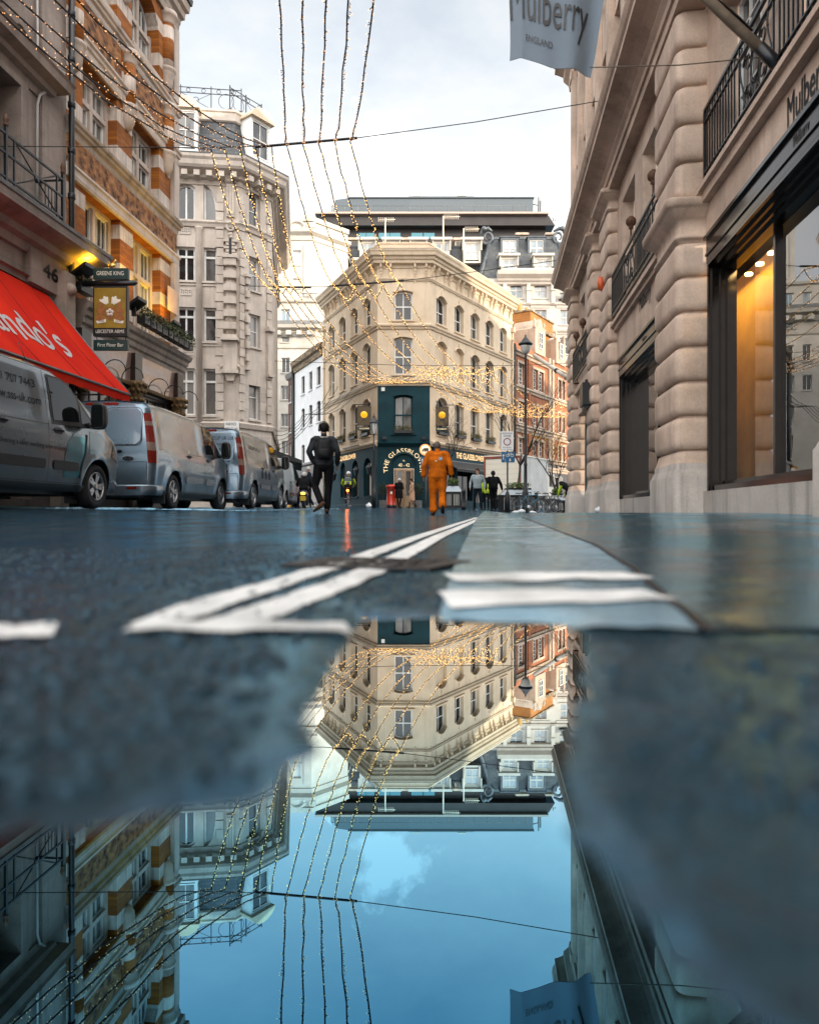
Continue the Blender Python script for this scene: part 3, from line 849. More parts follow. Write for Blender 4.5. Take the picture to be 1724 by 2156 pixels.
# door between the far piers, lamp over it
dr = MB(); dr.box(R, sY(22.5), sY(19.3), zt(-.05), zt(3.1), -.1, .02); dr.box(R, sY(21.2), sY(21.14), zt(.0), zt(2.9), .02, .05)
for a, b_ in ((22.3, 21.25), (21.1, 19.5)): dr.box(R, sY(a), sY(b_), zt(2.75), zt(2.9), .021, .06); dr.box(R, sY(a), sY(a - .1), zt(0), zt(2.75), .021, .06)
dr.build('door', mat('grey_green_door', (.06, .075, .08), .3, var=.3), building)
a_, t_ = R.px(1231, 833, .5)
lb = MB(); lb.box(R, a_ - .3, a_ + .3, t_ - .28, t_ + .3, .36, .60); lb.box(R, a_ - .22, a_ + .22, t_ - .36, t_ - .282, .40, .56); lb.box(R, a_ - .05, a_ + .05, t_ + .301, t_ + .42, .3, .5)
lb.build('door_lamp', M_black, building)
a_, t_ = R.px(1265, 597, .46)
ab = MB(); ab.lathe(R(a_, t_, .47), [(.0, -.15), (.06, -.14), (.08, 0), (.06, .14), (0, .15)], 12)
ab.build('alarm_box', mat('orange_red_alarm', (.55, .09, .02), .35), building)

# iron balconies
def balcony(Ya, Yb, d, t0, h=1.0, finials=()):
    s0, s1 = sY(Ya), sY(Yb); mb = MB(); L = s1 - s0
    for t, q in ((t0, .045), (t0 + h, .045), (t0 + h - .16, .02), (t0 + .14, .02)): mb.box(R, s0, s1, t, t + q, d - .02, d + .02)
    for dd in (s0,):
        mb.box(R, dd - .001, dd + .04, t0, t0 + h, d - .022, d + .022)
        for k in range(1, 3): mb.box(R, dd + .005, dd + .03, t0 + .05, t0 + h, d - .12 * k - .012, d - .12 * k + .012)
        mb.box(R, dd + .002, dd + .035, t0 + h, t0 + h + .043, d - .3, d - .023); mb.box(R, dd + .002, dd + .035, t0, t0 + .043, d - .3, d - .023)
    k = 0; a = s0 + .11; pan = 1.25
    while a < s1:
        ph = (a - s0) % (pan * 2)
        if ph < pan:
            mb.box(R, a - .009, a + .009, t0 + .045, t0 + h, d - .009, d + .009)
            if int((a - s0) / .11) % 2 == 0:
                mb.tube([R(a + .055 + .04 * math.cos(q), t0 + h - .09 + .05 * math.sin(q), d) for q in [i * PI / 5 for i in range(10)]], .007, 4, closed=True)
                mb.tube([R(a + .055 + .04 * math.cos(q), t0 + .09 + .05 * math.sin(q), d) for q in [i * PI / 5 for i in range(10)]], .007, 4, closed=True)
            a += .11
        else:
            c = a + pan / 2 - .05
            for sx in (-1, 1):          # scrollwork panel
                for cz, rr in ((.3, .15), (.68, .15)):
                    sp_ = [R(c + sx * (.22 + (rr * (1 - i / 26)) * math.cos(i * .5 + (0 if cz > .5 else PI))), t0 + cz + rr * (1 - i / 26) * math.sin(i * .5 + (0 if cz > .5 else PI)), d) for i in range(20)]
                    mb.tube(sp_, .011, 4)
                mb.tube([R(c + sx * .42 + .07 * math.sin(i * PI / 5), t0 + .05 + (h - .1) * i / 10, d) for i in range(11)], .012, 4)
                mb.tube([R(c + sx * (.02 + .12 * math.sin(i * PI / 10)), t0 + .12 + (h - .3) * i / 10, d) for i in range(11)], .012, 4)
                mb.box(R, c + sx * .52 - .01, c + sx * .52 + .01, t0 + .045, t0 + h, d - .01, d + .01)
            mb.tube([R(c + .13 * math.cos(i * PI / 8), t0 + h * .52 + .2 * math.sin(i * PI / 8), d) for i in range(16)], .012, 4, closed=True)
            a += pan
    o = mb.build('balcony_railing', M_black, building)
    for Yf, tt in finials:
        s = sY(Yf); f = MB()
        f.lathe(R(s, t0 + h + .03, d), [(.02, 0), (.035, .02), (.02, .05), (.018, tt * .42), (.03, tt * .45), (.05, tt * .5), (.035, tt * .55), (.075, tt * .62), (.10, tt * .72), (.10, tt * .82), (.07, tt * .93), (.03, tt), (0, tt)], 10)
        f.build('finial', M_rust, o)
    return o
balcony(9.9, 5.2, .05, zt(4.56), 1.0, ((7.6, .5),))
balcony(15.65, 11.3, .33, zt(4.28), .92, ((13.6, .45), (11.75, .45)))
balcony(22.4, 19.0, .4, zt(4.05), .92, ((21.6, .5), (20.1, .5)))
# shop lettering on the stone and on the awning boxes
M_letter = mat('dark_letters', (.02, .02, .022), .5)
for (x, y), t_, dd, w, h in (((1656, 272), None, .006, .95, .30), ((1345, 657), 0, .228, .95, .27), ((1668, 324), 3.62, .036, .34, .1), ((1351, 690), 3.13, .216, .34, .1)):
    lt = MB(); a0, t0 = R.px(x, y, dd); t0 = zt(t_) if t_ else t0
    lettering(lt, lambda x, y: R(a0 + x, t0 + y, dd), 'Mulberry', w=w, h=h, bold=.012); lt.build('lettering', M_letter, building)

# flagpole and flag
fp = thing('flagpole', 'pale wooden flagpole slanting out over the street from the right-hand balcony', 'flagpole', W(1640, 140, 7.45))
base = W(1640, 140, 7.45); t1 = W(1490, 0, 7.40); dirp = (t1 - base).normalized(); tip = base + dirp * 4.1
q = MB(); q.tube([base + dirp * .22, base + dirp * 4.1], [.055, .032], 12); q.ell(tip, (.05, .05, .05)); q.build('pole', mat('pale_pole_wood', (.42, .33, .25), .5, var=.3, scale=8), fp)
q = MB(); q.tube([base - dirp * .1, base + dirp * .3], [.07, .065], 12); q.cube(base.x - .0, base.x + .16, base.y - .1, base.y + .1, base.z - .16, base.z + .1); q.build('socket', M_black, fp)
q = MB(); q.tube([base + dirp * 1.0 + Vector((0, 0, .06)), base + dirp * .7 + Vector((-.02, 0, .07)), base + dirp * .4 + Vector((0, 0, .08))], [.02, .05, .03], 7); q.build('rope_wrap', M_bronze, fp)
M_flag, nt, b = nodes('grey_blue_flag')
b.inputs['Base Color'].default_value = (.14, .18, .225, 1); b.inputs['Roughness'].default_value = .85; b.inputs['Sheen Weight'].default_value = .3
YF = 7.55
def flagpt(u, v):
    """u 0..1 left to right, v 0..1 bottom to top"""
    bl, br_ = W(1074, 112, YF), W(1243, 158, YF); tl, tr_ = W(1078, -170, YF), W(1290, -85, YF)
    p = bl.lerp(br_, u).lerp(tl.lerp(tr_, u), v)
    fold = .045 * math.sin(u * 15 + v * 1.5) * (u ** 2) + .03 * math.sin(u * 6 + 1) + .10 * max(0, .12 - u) / .12
    sag = -.03 * math.sin(u * PI) * (1 - v) + .015 * math.sin(u * 9) * (1 - v)
    return Vector((p.x + .015 * math.sin(v * 5 + 1) , p.y + fold, p.z + sag))
q = MB(); rows = [[flagpt(i / 40, j / 14) for i in range(41)] for j in range(15)]
q.loft(rows, 0, True, caps=False, closed=False)
rows = [[Vector((p.x, p.y + .008, p.z)) for p in r] for r in rows]; q.loft(rows, 0, True, caps=False, closed=False)
fl = q.build('flag', M_flag, None); tag(fl, 'grey blue cloth flag with dark shop lettering hanging high at the upper right', 'flag')
q = MB()
lettering(q, lambda x, y: flagpt(.0 + x, .30 - .06 * 0 + y) + Vector((0, -.012, 0)), 'Mulberry', w=.86, h=.30)
lettering(q, lambda x, y: flagpt(.17 + x, .135 + y) + Vector((0, -.012, 0)), 'ENGLAND', w=.31, h=.05)
lo = q.build('lettering', M_letter, fl)
q = MB(); q.tube([W(1241, 142, YF), W(1330, 140, 7.52), W(1430, 137, 7.5), W(1640, 117, 7.42)], .006, 5)
tag(q.build('flag_rope', mat('flag_rope', (.1, .08, .06), .8)), 'thin rope stretched from the corner of the flag to the balcony', 'rope')
# ------------------------------------------------------------------ the corner pub
PA, PB, PC, PD = (-6.127, 51.35), (-1.876, 42.0), (1.2, 42.0), (7.46, 51.76)
FL = Fr(PA, (PB[0] - PA[0], PB[1] - PA[1])); FC = Fr(PB, (1, 0)); FRt = Fr(PC, (PD[0] - PC[0], PD[1] - PC[1]))
LL = (Vector(PB) - Vector(PA)).length; LC = PC[0] - PB[0]; LRr = (Vector(PD) - Vector(PC)).length
M_cream = stone('cream_stucco', (.50, .39, .27), (.64, .515, .375), None, rough=.7, streak=.3, grime=(.2, .16, .11))
M_teal = mat('dark_teal_paint', (.003, .034, .046), .6, spec=.2, var=.35, scale=1.5, bmp=.05)
M_dkgl = glassmat('dark_pub_glass', (.008, .009, .011), (.07, .06, .05), rough=.03, ior=1.5)
M_sill = mat('grey_lead', (.13, .13, .13), .5, var=.4, scale=4)
M_warmsign = mat('warm_cream_letters', (.85, .66, .38), .5, emis=(1, .75, .42), estr=.25)
M_plant = [mat('box_plant_dark', (.035, .055, .02), .7), mat('box_plant_olive', (.11, .11, .03), .7), mat('box_plant_rust', (.16, .09, .025), .7)]
pub = thing('corner_pub', 'cream corner pub with dark teal ground floor at the end of the street', 'pub', (-.3, 42, .45))

def zpx(y, Y): return H + (CY - y) / F * Y
z3, z2, z1 = (11.5, 13.22), (8.3, 10.48), (4.82, 7.08)
def cols(fr, xs, d=0): return [tuple(fr.px(x, 800, d)[0] for x in p) for p in xs]
cl = cols(FL, ((692.7, 703.9), (715, 727.4), (739, 752.4), (764.7, 779.6)))
cr = cols(FRt, ((919, 939.8), (957.4, 975.6), (991, 1008.6), (1022, 1038), (1051.8, 1066)))
cc = cols(FC, ((829.4, 868.3),))
def holes(cs, rise): return [(a, b_, q[0], q[1], rise * (b_ - a)) for q in (z3, z2, z1) for a, b_ in cs]
hl, hr, hc = holes(cl, .26), holes(cr, .26), holes(cc, .10)
ZT = 15.6; ZG = 4.2
w_ = MB()
wall(w_, FL, 0, LL, ZG, ZT, hl, .28); wall(w_, FRt, 0, LRr, ZG, ZT, hr, .28)
wall(w_, FC, 0, LC, 7.72, ZT, [h for h in hc if h[2] > 7.7], .28)
# teal zone: chamfer first floor and the whole ground floor
dx0, dx1 = FC.px(832, 1000)[0], FC.px(868.5, 1000)[0]; mid = (dx0 + dx1) / 2
wall(w_, FC, 0, LC, ZG, 7.72, [hc[2]], .28, 1)
gl_h = [(*[FL.px(x, 1000)[0] for x in p], 1.15, 3.5, .5) for p in ((717, 727), (741, 754), (765.5, 781.5))]
arch_door = (mid - .74, mid + .74, .3, 3.62, .72)
wall(w_, FL, 0, LL, .0, ZG, gl_h, .22, 1); wall(w_, FC, 0, LC, .0, ZG, [arch_door], .2, 1)
gr_h = [(1.0, 3.0, .9, 3.2), (3.4, 5.4, .9, 3.2), (5.8, 7.2, .35, 3.2), (7.6, 9.6, .9, 3.2), (10, 11.3, .9, 3.2)]
wall(w_, FRt, 0, LRr, .0, ZG, gr_h, .22, 1)
# hidden backs and flat roof
w_.poly([FL(0, -.2), FL(0, ZT), (2, 62, ZT), (2, 62, -.2)]); w_.poly([FRt(LRr, -.2), (2, 62, -.2), (2, 62, ZT), FRt(LRr, ZT)])
w_.poly([FL(0, ZT), FL(LL, ZT), FRt(0, ZT), FRt(LRr, ZT), (2, 62, ZT)])
w_.build('wall', [M_cream, M_teal], pub)
for k, h in enumerate(hl): window(pub, FL, h, (M_white, M_dkgl, M_cream), .28, 0, (1, 1), sill=.08, bw=.035)
for k, h in enumerate(hr):
    if k in (5, 6):       # bricked-up openings
        q = MB(); q.prism(FRt, [(h[0], h[2]), (h[1], h[2])] + arch_pts(h[0], h[1], h[3], h[4])[::-1], -.27, -.2)
        q.build('blind_window', M_cream, pub); continue
    window(pub, FRt, h, (M_white, M_dkgl, M_cream), .28, 0, (1, 1), sill=.08, bw=.035)
for h in hc[:2]: window(pub, FC, h, (M_white, M_dkgl, M_cream), .28, 0, (1, 1), sill=.15, bw=.05, fw=.09)
window(pub, FC, hc[2], (M_teal, glassmat('lace_curtain_glass', (.03, .03, .03), (.25, .24, .22), .04, 1.45), M_teal), .28, 0, (1, 1), sill=.2, bw=.06, fw=.09)
for h in gl_h: window(pub, FL, h, (M_teal, M_dkgl, M_teal), .22, 0, (0, 0), sill=.08)
for h in gr_h: window(pub, FRt, h, (M_teal, M_dkgl, M_teal), .22, 0, (1, 0))
path = [PA, PB, PC, PD]
def course(name, prof, m, p=None):
    q = MB(); q.sweep(p or path, prof); return q.build(name, m, pub)
course('cornice', [(0, 14.55), (.05, 14.55), (.08, 14.7), (.30, 14.78), (.32, 14.92), (.40, 14.98), (.44, 15.1), (.56, 15.16), (.60, 15.32), (.66, 15.42), (.66, 15.48), (.2, 15.56), (0, 15.56)], M_cream)
course('gutter_edge', [(.5, 15.483), (.67, 15.483), (.67, 15.51), (.5, 15.53)], M_sill)
course('frieze_moulding', [(0, 13.78), (.06, 13.8), (.09, 13.88), (.12, 13.9), (.12, 13.98), (0, 14.02)], M_cream)
course('string_course', [(0, 10.95), (.07, 10.97), (.10, 11.08), (.16, 11.12), (.18, 11.2), (.02, 11.3), (0, 11.3)], M_cream)
course('string_course', [(0, 7.60), (.08, 7.63), (.10, 7.72), (.16, 7.76), (.18, 7.84), (.02, 7.95), (0, 7.95)], M_cream)
course('string_course', [(.12, 7.843), (.185, 7.843), (.185, 7.862), (.02, 7.97), (.01, 7.96)], M_sill)
course('fascia_ledge', [(0, 4.06), (.10, 4.08), (.12, 4.16), (.22, 4.2), (.24, 4.27), (.02, 4.34), (0, 4.34)], M_teal, [PB, PC])
course('fascia_ledge', [(0, 4.06), (.10, 4.08), (.12, 4.16), (.24, 4.2), (.26, 4.30), (.02, 4.42), (0, 4.42)], M_cream, [PA, PB]); course('fascia_ledge', [(0, 4.06), (.10, 4.08), (.12, 4.16), (.24, 4.2), (.26, 4.30), (.02, 4.42), (0, 4.42)], M_cream, [PC, PD])
course('plinth', [(0, -.1), (.07, -.1), (.07, .62), (.03, .7), (0, .7)], M_teal, [PA, PB]); course('plinth', [(0, -.1), (.07, -.1), (.07, .75), (.03, .82), (0, .82)], M_teal, [PC, PD])
course('parapet', [(-.45, 15.5), (-.1, 15.5), (-.1, 16.02), (-.06, 16.03), (-.06, 16.12), (-.45, 16.12)], M_cream)
course('parapet_wall', [(-.5, 15.4), (-.12, 15.4), (-.12, 15.8), (-.5, 15.8)], M_cream, [PA, PB])
# paired scroll brackets under the cornice
def bracket(fr, a):
    q = MB(); pr = [(0, 14.05), (.05, 14.05), (.06, 14.16), (.10, 14.2), (.11, 14.32), (.16, 14.36), (.18, 14.52), (.26, 14.56), (.27, 14.76), (0, 14.76)]
    n = len(pr); vs = [fr(a - .055, z, d) for d, z in pr] + [fr(a + .055, z, d) for d, z in pr]
    q.add(vs, [tuple(range(n)), tuple(range(n, 2 * n))[::-1]] + [(i, n + i, n + (i + 1) % n, (i + 1) % n) for i in range(n)])
    q.box(fr, a - .04, a + .04, 13.7, 13.79, 0, .05)
    q.build('bracket', M_cream, pub)
for fr, L, first in ((FL, LL, .5), (FRt, LRr, .15)):
    a = first; k = 0
    while a < L - .1: bracket(fr, a); a += (.55 if k % 2 == 0 else 1.0); k += 1
for a in (.2, .78, 2.2, 2.86): bracket(FC, a)
# hood moulds over every opening
for fr, hs in ((FL, hl), (FRt, hr), (FC, hc)):
    for h in hs:
        q = MB(); e = .07
        hd = arch_pts(h[0] - .02, h[1] + .02, h[3] + .02, h[4]); ho = arch_pts(h[0] - e, h[1] + e, h[3] + .10, h[4] + .02)
        n = len(hd)
        vs = [fr(*p, 0) for p in hd] + [fr(*p, .06) for p in hd] + [fr(*p, .06) for p in ho] + [fr(*p, 0) for p in ho]
        q.add(vs, [(j * n + i, j * n + i + 1, (j + 1) * n + i + 1, (j + 1) * n + i) for j in range(3) for i in range(n - 1)] + [(0, n, 2 * n, 3 * n), (n - 1, 4 * n - 1, 3 * n - 1, 2 * n - 1)])
        c = (h[0] + h[1]) / 2; q.box(fr, c - .05, c + .05, h[3] + .101, h[3] + .3, 0, .05)
        q.build('hood_mould', M_teal if fr is FC and h[2] < 7 else M_cream, pub)
# drainpipes at both ends
for fr, a in ((FL, .12), (FRt, LRr - .12)):
    q = MB(); q.tube([fr(a, .3, .1), fr(a, 13.2, .1)], .06, 8); q.box(fr, a - .12, a + .12, 13.2, 13.55, .02, .24)
    for z in (3, 5.5, 8, 10.5, 12.6): q.box(fr, a - .09, a + .09, z, z + .07, .0, .17)
    q.build('drainpipe', M_cream, pub)
# door, tympanum and lettering on the chamfer
d_ = MB()
d_.prism(FC, [(mid - .74, 2.74), (mid + .74, 2.74)] + arch_pts(mid - .74, mid + .74, 3.62, .72)[::-1], -.16, -.1)
d_.box(FC, mid - .74, dx0 - .02, .3, 2.739, -.16, -.1); d_.box(FC, dx1 + .02, mid + .74, .3, 2.739, -.16, -.1)
d_.build('door_surround', M_teal, pub)
M_door = mat('brass_edged_door', (.35, .23, .13), .4, .3, var=.3, scale=4)
dd = MB()
for a, b_ in ((dx0 + .02, mid - .01), (mid + .01, dx1 - .02)):
    dd.box(FC, a, b_, .42, .62, -.15, -.09); dd.box(FC, a, b_, 2.6, 2.72, -.15, -.09); dd.box(FC, a, a + .09, .62, 2.6, -.15, -.09); dd.box(FC, b_ - .09, b_, .62, 2.6, -.15, -.09)
    dd.box(FC, a + .09, b_ - .09, .62, 1.15, -.149, -.12)
do = dd.build('door', M_door, pub)
g = MB(); g.poly([FC(dx0, 1.15, -.14), FC(dx1, 1.15, -.14), FC(dx1, 2.6, -.14), FC(dx0, 2.6, -.14)]); g.build('pane', M_dkgl, do)
ds = MB(); ds.box(FC, mid - .8, mid + .8, .2, .42, -.2, .3); ds.build('doorstep', M_stg, pub)
fl_ = MB()
for k in range(26): fl_.box(FC, dx0 - .06 + (dx1 - dx0 + .12) * k / 25 - .012, dx0 - .06 + (dx1 - dx0 + .12) * k / 25 + .012, 2.72, 2.745, -.09, -.06)
for k in range(40):
    for a in (dx0 - .06, dx1 + .06): fl_.box(FC, a - .01, a + .01, .5 + k * .056, .525 + k * .056, -.09, -.06)
M_bulb = mat('lit_fairy_bulb', (1, .7, .35), .4, emis=(1, .50, .13), estr=1.1)
M_bulbdim = mat('pale_fairy_bulb', (1, .8, .6), .4, emis=(1, .7, .45), estr=.5)
fl_.build('door_lights', M_bulbdim, pub, kind='stuff')
m40 = MB(); lettering(m40, lambda x, y: FC(mid - .33 + x, 2.86 + y, -.09), '40 - 42', w=.66, h=.2); m40.build('lettering', M_warmsign, pub)
mno = MB(); lettering(mno, lambda x, y: FC(mid - .06 + x, 3.18 + y, -.09), 'No.', w=.13, h=.09); mno.build('lettering', M_warmsign, pub)
# arched name over the door
vs, fs = text_pts('THE GLASSBLOWER', 1., spacing=1.08)
x0 = min(v[0] for v in vs); x1 = max(v[0] for v in vs); Rr = .95; hh = .27; span = math.radians(205)
cz = 2.74
def bend(x, y):
    a = PI / 2 + span / 2 - span * (x - x0) / (x1 - x0); r = Rr + y / .72 * hh
    return FC(mid + r * math.cos(a), cz + r * math.sin(a) * 1.0, .012)
arc = MB(); arc.add([bend(*v) for v in vs], fs); arc.build('lettering', M_warmsign, pub)
rg = MB(); hd = arch_pts(mid - .74, mid + .74, 3.62, .72, 14); ho = arch_pts(mid - .84, mid + .84, 3.73, .80, 14); n = len(hd)
hd = [(mid - .74, .45)] + hd + [(mid + .74, .45)]; ho = [(mid - .84, .45)] + ho + [(mid + .84, .45)]; n += 2
vs = [FC(*p, -.1) for p in hd] + [FC(*p, .05) for p in hd] + [FC(*p, .05) for p in ho] + [FC(*p, 0) for p in ho]
rg.add(vs, [(j * n + i, j * n + i + 1, (j + 1) * n + i + 1, (j + 1) * n + i) for j in range(3) for i in range(n - 1)]); rg.build('door_arch', M_teal, pub)
a0 = FL.px(706, 960)[0]; a1 = FL.px(749.5, 960)[0]
q = MB(); lettering(q, lambda x, y: FL(a0 + x, 3.62 + y, .02), 'THE GLASSBLOWER', w=a1 - a0, h=.30, bold=.007); q.build('lettering', M_warmsign, pub)
a0 = FRt.px(956, 955)[0]; a1 = FRt.px(1015, 955)[0]
q = MB(); q.box(FRt, .3, LRr - .3, 3.35, 4.05, .0, .12); q.build('fascia_board', M_teal, pub)
q = MB(); lettering(q, lambda x, y: FRt(a0 + x, 3.55 + y, .13), 'THE GLASSBLOWER', w=a1 - a0, h=.36, bold=.007); q.build('lettering', M_warmsign, pub)
# strip lamps above the fascias, alarm box
for fr, a, b_ in ((FL, 5.2, 8.2), (FRt, 1.2, 4.5), (FRt, 5.2, 9.5)):
    q = MB(); q.tube([fr(a, 4.3, .42), fr(b_, 4.3, .42)], .035, 6)
    for c in (a + .2, b_ - .2): q.tube([fr(c, 4.2, .2), fr(c, 4.33, .42)], .015, 5)
    q.build('strip_lamp', M_sill, pub)
q = MB(); q.box(FC, .22, .42, 7.3, 7.52, 0, .09); q.build('alarm_box', M_white, pub)
for a in (.28, 2.62):
    q = MB(); q.box(FC, a, a + .22, 4.45, 4.62, .05, .25); q.box(FC, a + .09, a + .13, 4.35, 4.5, .12, .16); q.build('flood_lamp', M_black, pub)
# awning on the right
M_awn = mat('black_awning_cloth', (.018, .02, .022), .7, var=.3, scale=3)
q = MB()
a0, a1 = 1.2, 8.6
q.add([FRt(a0, 3.33, .13), FRt(a1, 3.33, .13), FRt(a1, 2.78, 1.15), FRt(a0, 2.78, 1.15), FRt(a0, 2.62, 1.15), FRt(a1, 2.62, 1.15)], [(0, 1, 2, 3), (3, 2, 5, 4)])
q.add([FRt(a0, 3.30, .13), FRt(a1, 3.30, .13), FRt(a1, 2.75, 1.14), FRt(a0, 2.75, 1.14)], [(3, 2, 1, 0)])
q.box(FRt, a0, a1, 2.77, 2.82, 1.151, 1.17, 1); q.box(FRt, a0, a1, 3.3, 3.36, .131, .2, 1)
tag(q.build('pub_awning', [M_awn, M_sill]), 'black sloping cloth awning over the right side of the teal pub', 'awning')

# coach lanterns on the left wall
def lantern(px, py, d=.32, first=[]):
    a, t = FL.px(px, py, d)
    if first:
        r = copy_tree(first[0]); r.location = FL(a, t - .3, d); 
    else:
        r = thing('wall_lantern', 'x', 'lantern', FL(a, t - .3, d), 0, 'lanterns along the left wall of the pub')
        q = MB(); q.lathe((0, 0, 0), [(.03, 0), (.1, .05), (.17, .38), (.2, .40), (.19, .44), (.10, .52), (.04, .58), (.05, .62), (.0, .68)], 6, smooth=False)
        q.build('lantern_top', M_black, r, world=False)
        q = MB(); q.tube([(-.05, .02, -.02), (-.1, .03, -.15), (-.28, .05, -.2)], .018, 5); q.build('bracket', M_black, r, world=False)
        q = MB(); q.lathe((0, 0, 0), [(.10, .07), (.155, .36)], 6, smooth=False)
        q.build('glass', mat('lantern_glass', (.25, .25, .24), .1), r, world=False)
        first.append(r)
    return r
for (x, y), l in zip(((703, 1003), (749.7, 993), (776.6, 988)), ('black wall lantern furthest from the pub corner, beside the walking man', 'black wall lantern between the two arched windows right of the cyclist', 'black wall lantern nearest the pub corner, left of the slim street lamp')):
    lantern(x, y)['label'] = l
# hanging signs
M_board = mat('brown_sign_board', (.10, .065, .025), .5, var=.25, scale=4)
M_amber = mat('amber_glass_ball', (.72, .38, .02), .25, emis=(1, .5, .02), estr=.25)
def hang_sign(x0, x1, y0, y1, Y, wall_right, label):
    c = W((x0 + x1) / 2, y1, Y); r = thing('pub_sign', label, 'sign', c, 0, 'hanging signs of the corner pub')
    w = (x1 - x0) / F * Y / 2; h = (y1 - y0) / F * Y
    fr = Fr((c.x, c.y), (1, 0)); z = c.z
    q = MB(); q.box(fr, -w, w, z, z + h, -.03, .03); q.build('board', M_board, r)
    q = MB()
    for a, b_ in ((-w - .03, -w), (w, w + .03)): q.box(fr, a, b_, z - .03, z + h + .03, -.045, .045)
    q.box(fr, -w, w, z - .03, z - .001, -.045, .045); q.box(fr, -w, w, z + h + .001, z + h + .03, -.045, .045)
    q.build('frame', M_black, r)
    q = MB(); q.lathe((c.x, c.y - .031, z + h * .56), [(0, -.02), (.2, -.019), (.21, -.001), (0, 0)], 20, axis='y'); q.build('emblem', M_amber, r)
    q = MB()
    for sx in (-1, 1): q.prism(fr, [(sx * .02, z + h * .36), (sx * .16, z + h * .22), (sx * .06, z + h * .24), (sx * .02, z + h * .3)], .031, .04)
    q.prism(fr, [(-.07, z + h * .34), (.07, z + h * .34), (0, z + h * .4)], .041, .045)
    q.build('ribbon', M_black, r)
    q = MB(); q.box(fr, -w, w, z - .32, z - .10, -.02, .02); q.build('name_board', M_teal, r)
    q = MB(); lettering(q, lambda x, y: fr(-w + .08 + x, z - .25 + y, .024), 'THE GLASSBLOWER', w=2 * w - .16, h=.09); q.build('lettering', M_warmsign, r)
    q = MB(); q.tube([fr(-w - .35 if not wall_right else -w - .2, z + h + .12, 0), fr(w + .35, z + h + .12, 0)], .025, 6)
    for a in (-w * .8, w * .8): q.tube([fr(a, z + h, 0), fr(a, z + h + .13, 0)], .012, 5); q.tube([fr(a, z - .03, 0), fr(a, z - .11, 0)], .01, 5)
    e = (w + .28) if wall_right else (-w - .28)
    q.tube([fr(e, z + h - .1, 0), fr(e, z + h + .5, 0)], .02, 6); q.tube([fr(e + (.06 if not wall_right else -.06) + .05 * math.cos(k), z + h + .26 + .08 * math.sin(k), 0) for k in [i * .7 for i in range(8)]], .01, 4)
    q.build('bracket', M_black, r)
hang_sign(753, 780, 856, 895, 43.0, True, 'brown pub sign with a glowing amber ball, left of the teal corner')
hang_sign(917, 943, 857, 896, 42.6, False, 'brown pub sign with a glowing amber ball, right of the teal corner behind bare branches')
# planted boxes on the first-floor sills
def planter(fr, a, b_, z, label, seed, h=.32):
    c = fr((a + b_) / 2, z, .12); r = thing('window_box', label, 'window box', c, 0, 'planted boxes on the first floor sills of the corner pub')
    q = MB(); q.box(fr, a, b_, z, z + .17, .03, .22); q.build('trough', M_black, r)
    q = MB(); g = random.Random(seed)
    n = int((b_ - a) / .12)
    for k in range(n):
        p = fr(a + (b_ - a) * (k + .5) / n, z + .22, .14)
        leafy(q, (p[0], p[1], p[2] + g.uniform(0, .1)), (.14, .12, h * g.uniform(.5, .9)), 60, .055, seed * 31 + k, (0, 0, 1, 2), droop=g.choice((0, 0, 1.2)))
    q.build('plants', M_plant, r)
planter(FC, cc[0][0] + .03, cc[0][1] - .03, z1[0] + .01, 'window box of rusty trailing plants under the teal corner window', 1)
LB_ = ['low tuft', 'bushy green tuft', 'tall spiky tuft']
for k, l in ((1, 'small green window box furthest from the teal corner on the left wall'), (2, 'bushy window box in the middle of the left wall of the pub'), (3, 'window box with a tall tuft beside the left hanging sign')):
    planter(FL, cl[k][0], cl[k][1], z1[0] + .02, l, 10 + k)
for k, l in ((0, 'window box behind the bare tree, beside the right hanging sign'), (1, 'trailing window box on the second sill right of the teal corner'), (2, 'trailing olive window box on the third sill right of the teal corner'), (3, 'low window box on the fourth sill, left of the pedestrian zone sign')):
    planter(FRt, cr[k][0], cr[k][1], z1[0] + .02, l, 20 + k)
# ------------------------------------------------------------------ striped brick pub on the left
uL = Vector((.0853, 1)).normalized()
LO = (-8.94 + .0853 * 8, 8.0)
B = Fr(LO, uL)
def sL(Y): return (Y - 8.0) * 1.00363
BRICK = ((.36, .112, .004), (.22, .06, .003), (.16, .06, .012))
M_bband = brick('striped_brick', uL, *BRICK, bands=(.98, .36, .28), band_col=(.72, .62, .54))
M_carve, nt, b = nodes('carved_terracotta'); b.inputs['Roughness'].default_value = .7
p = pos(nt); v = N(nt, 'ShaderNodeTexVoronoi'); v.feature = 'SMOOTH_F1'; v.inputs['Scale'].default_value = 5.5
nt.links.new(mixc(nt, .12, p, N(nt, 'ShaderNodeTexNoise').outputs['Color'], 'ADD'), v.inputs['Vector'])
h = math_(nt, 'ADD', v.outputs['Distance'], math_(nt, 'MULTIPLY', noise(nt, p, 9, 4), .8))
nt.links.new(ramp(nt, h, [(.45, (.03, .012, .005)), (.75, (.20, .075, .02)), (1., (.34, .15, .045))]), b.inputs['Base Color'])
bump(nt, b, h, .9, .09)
M_lst = stone('pale_pub_stone', (.40, .33, .28), (.58, .49, .43), None, rough=.7, streak=.5)
M_dst = stone('sooty_cornice_stone', (.20, .16, .13), (.46, .38, .32), None, rough=.7, streak=.8)
bp = thing('striped_brick_pub', 'orange brick pub with pale stone stripes and carved friezes on the left', 'pub', B(sL(18.5), .15, 0))
Ba, Bb = sL(15.78), sL(21.6)
op = [(sL(16.57), sL(18.2)), (sL(18.9), sL(20.57))]
h1 = [(a, b_, 5.1, 7.62) for a, b_ in op]
h2 = [(sL(16.45) , sL(18.05), 8.85, 10.62), (sL(18.85), sL(20.5), 8.85, 10.62)]
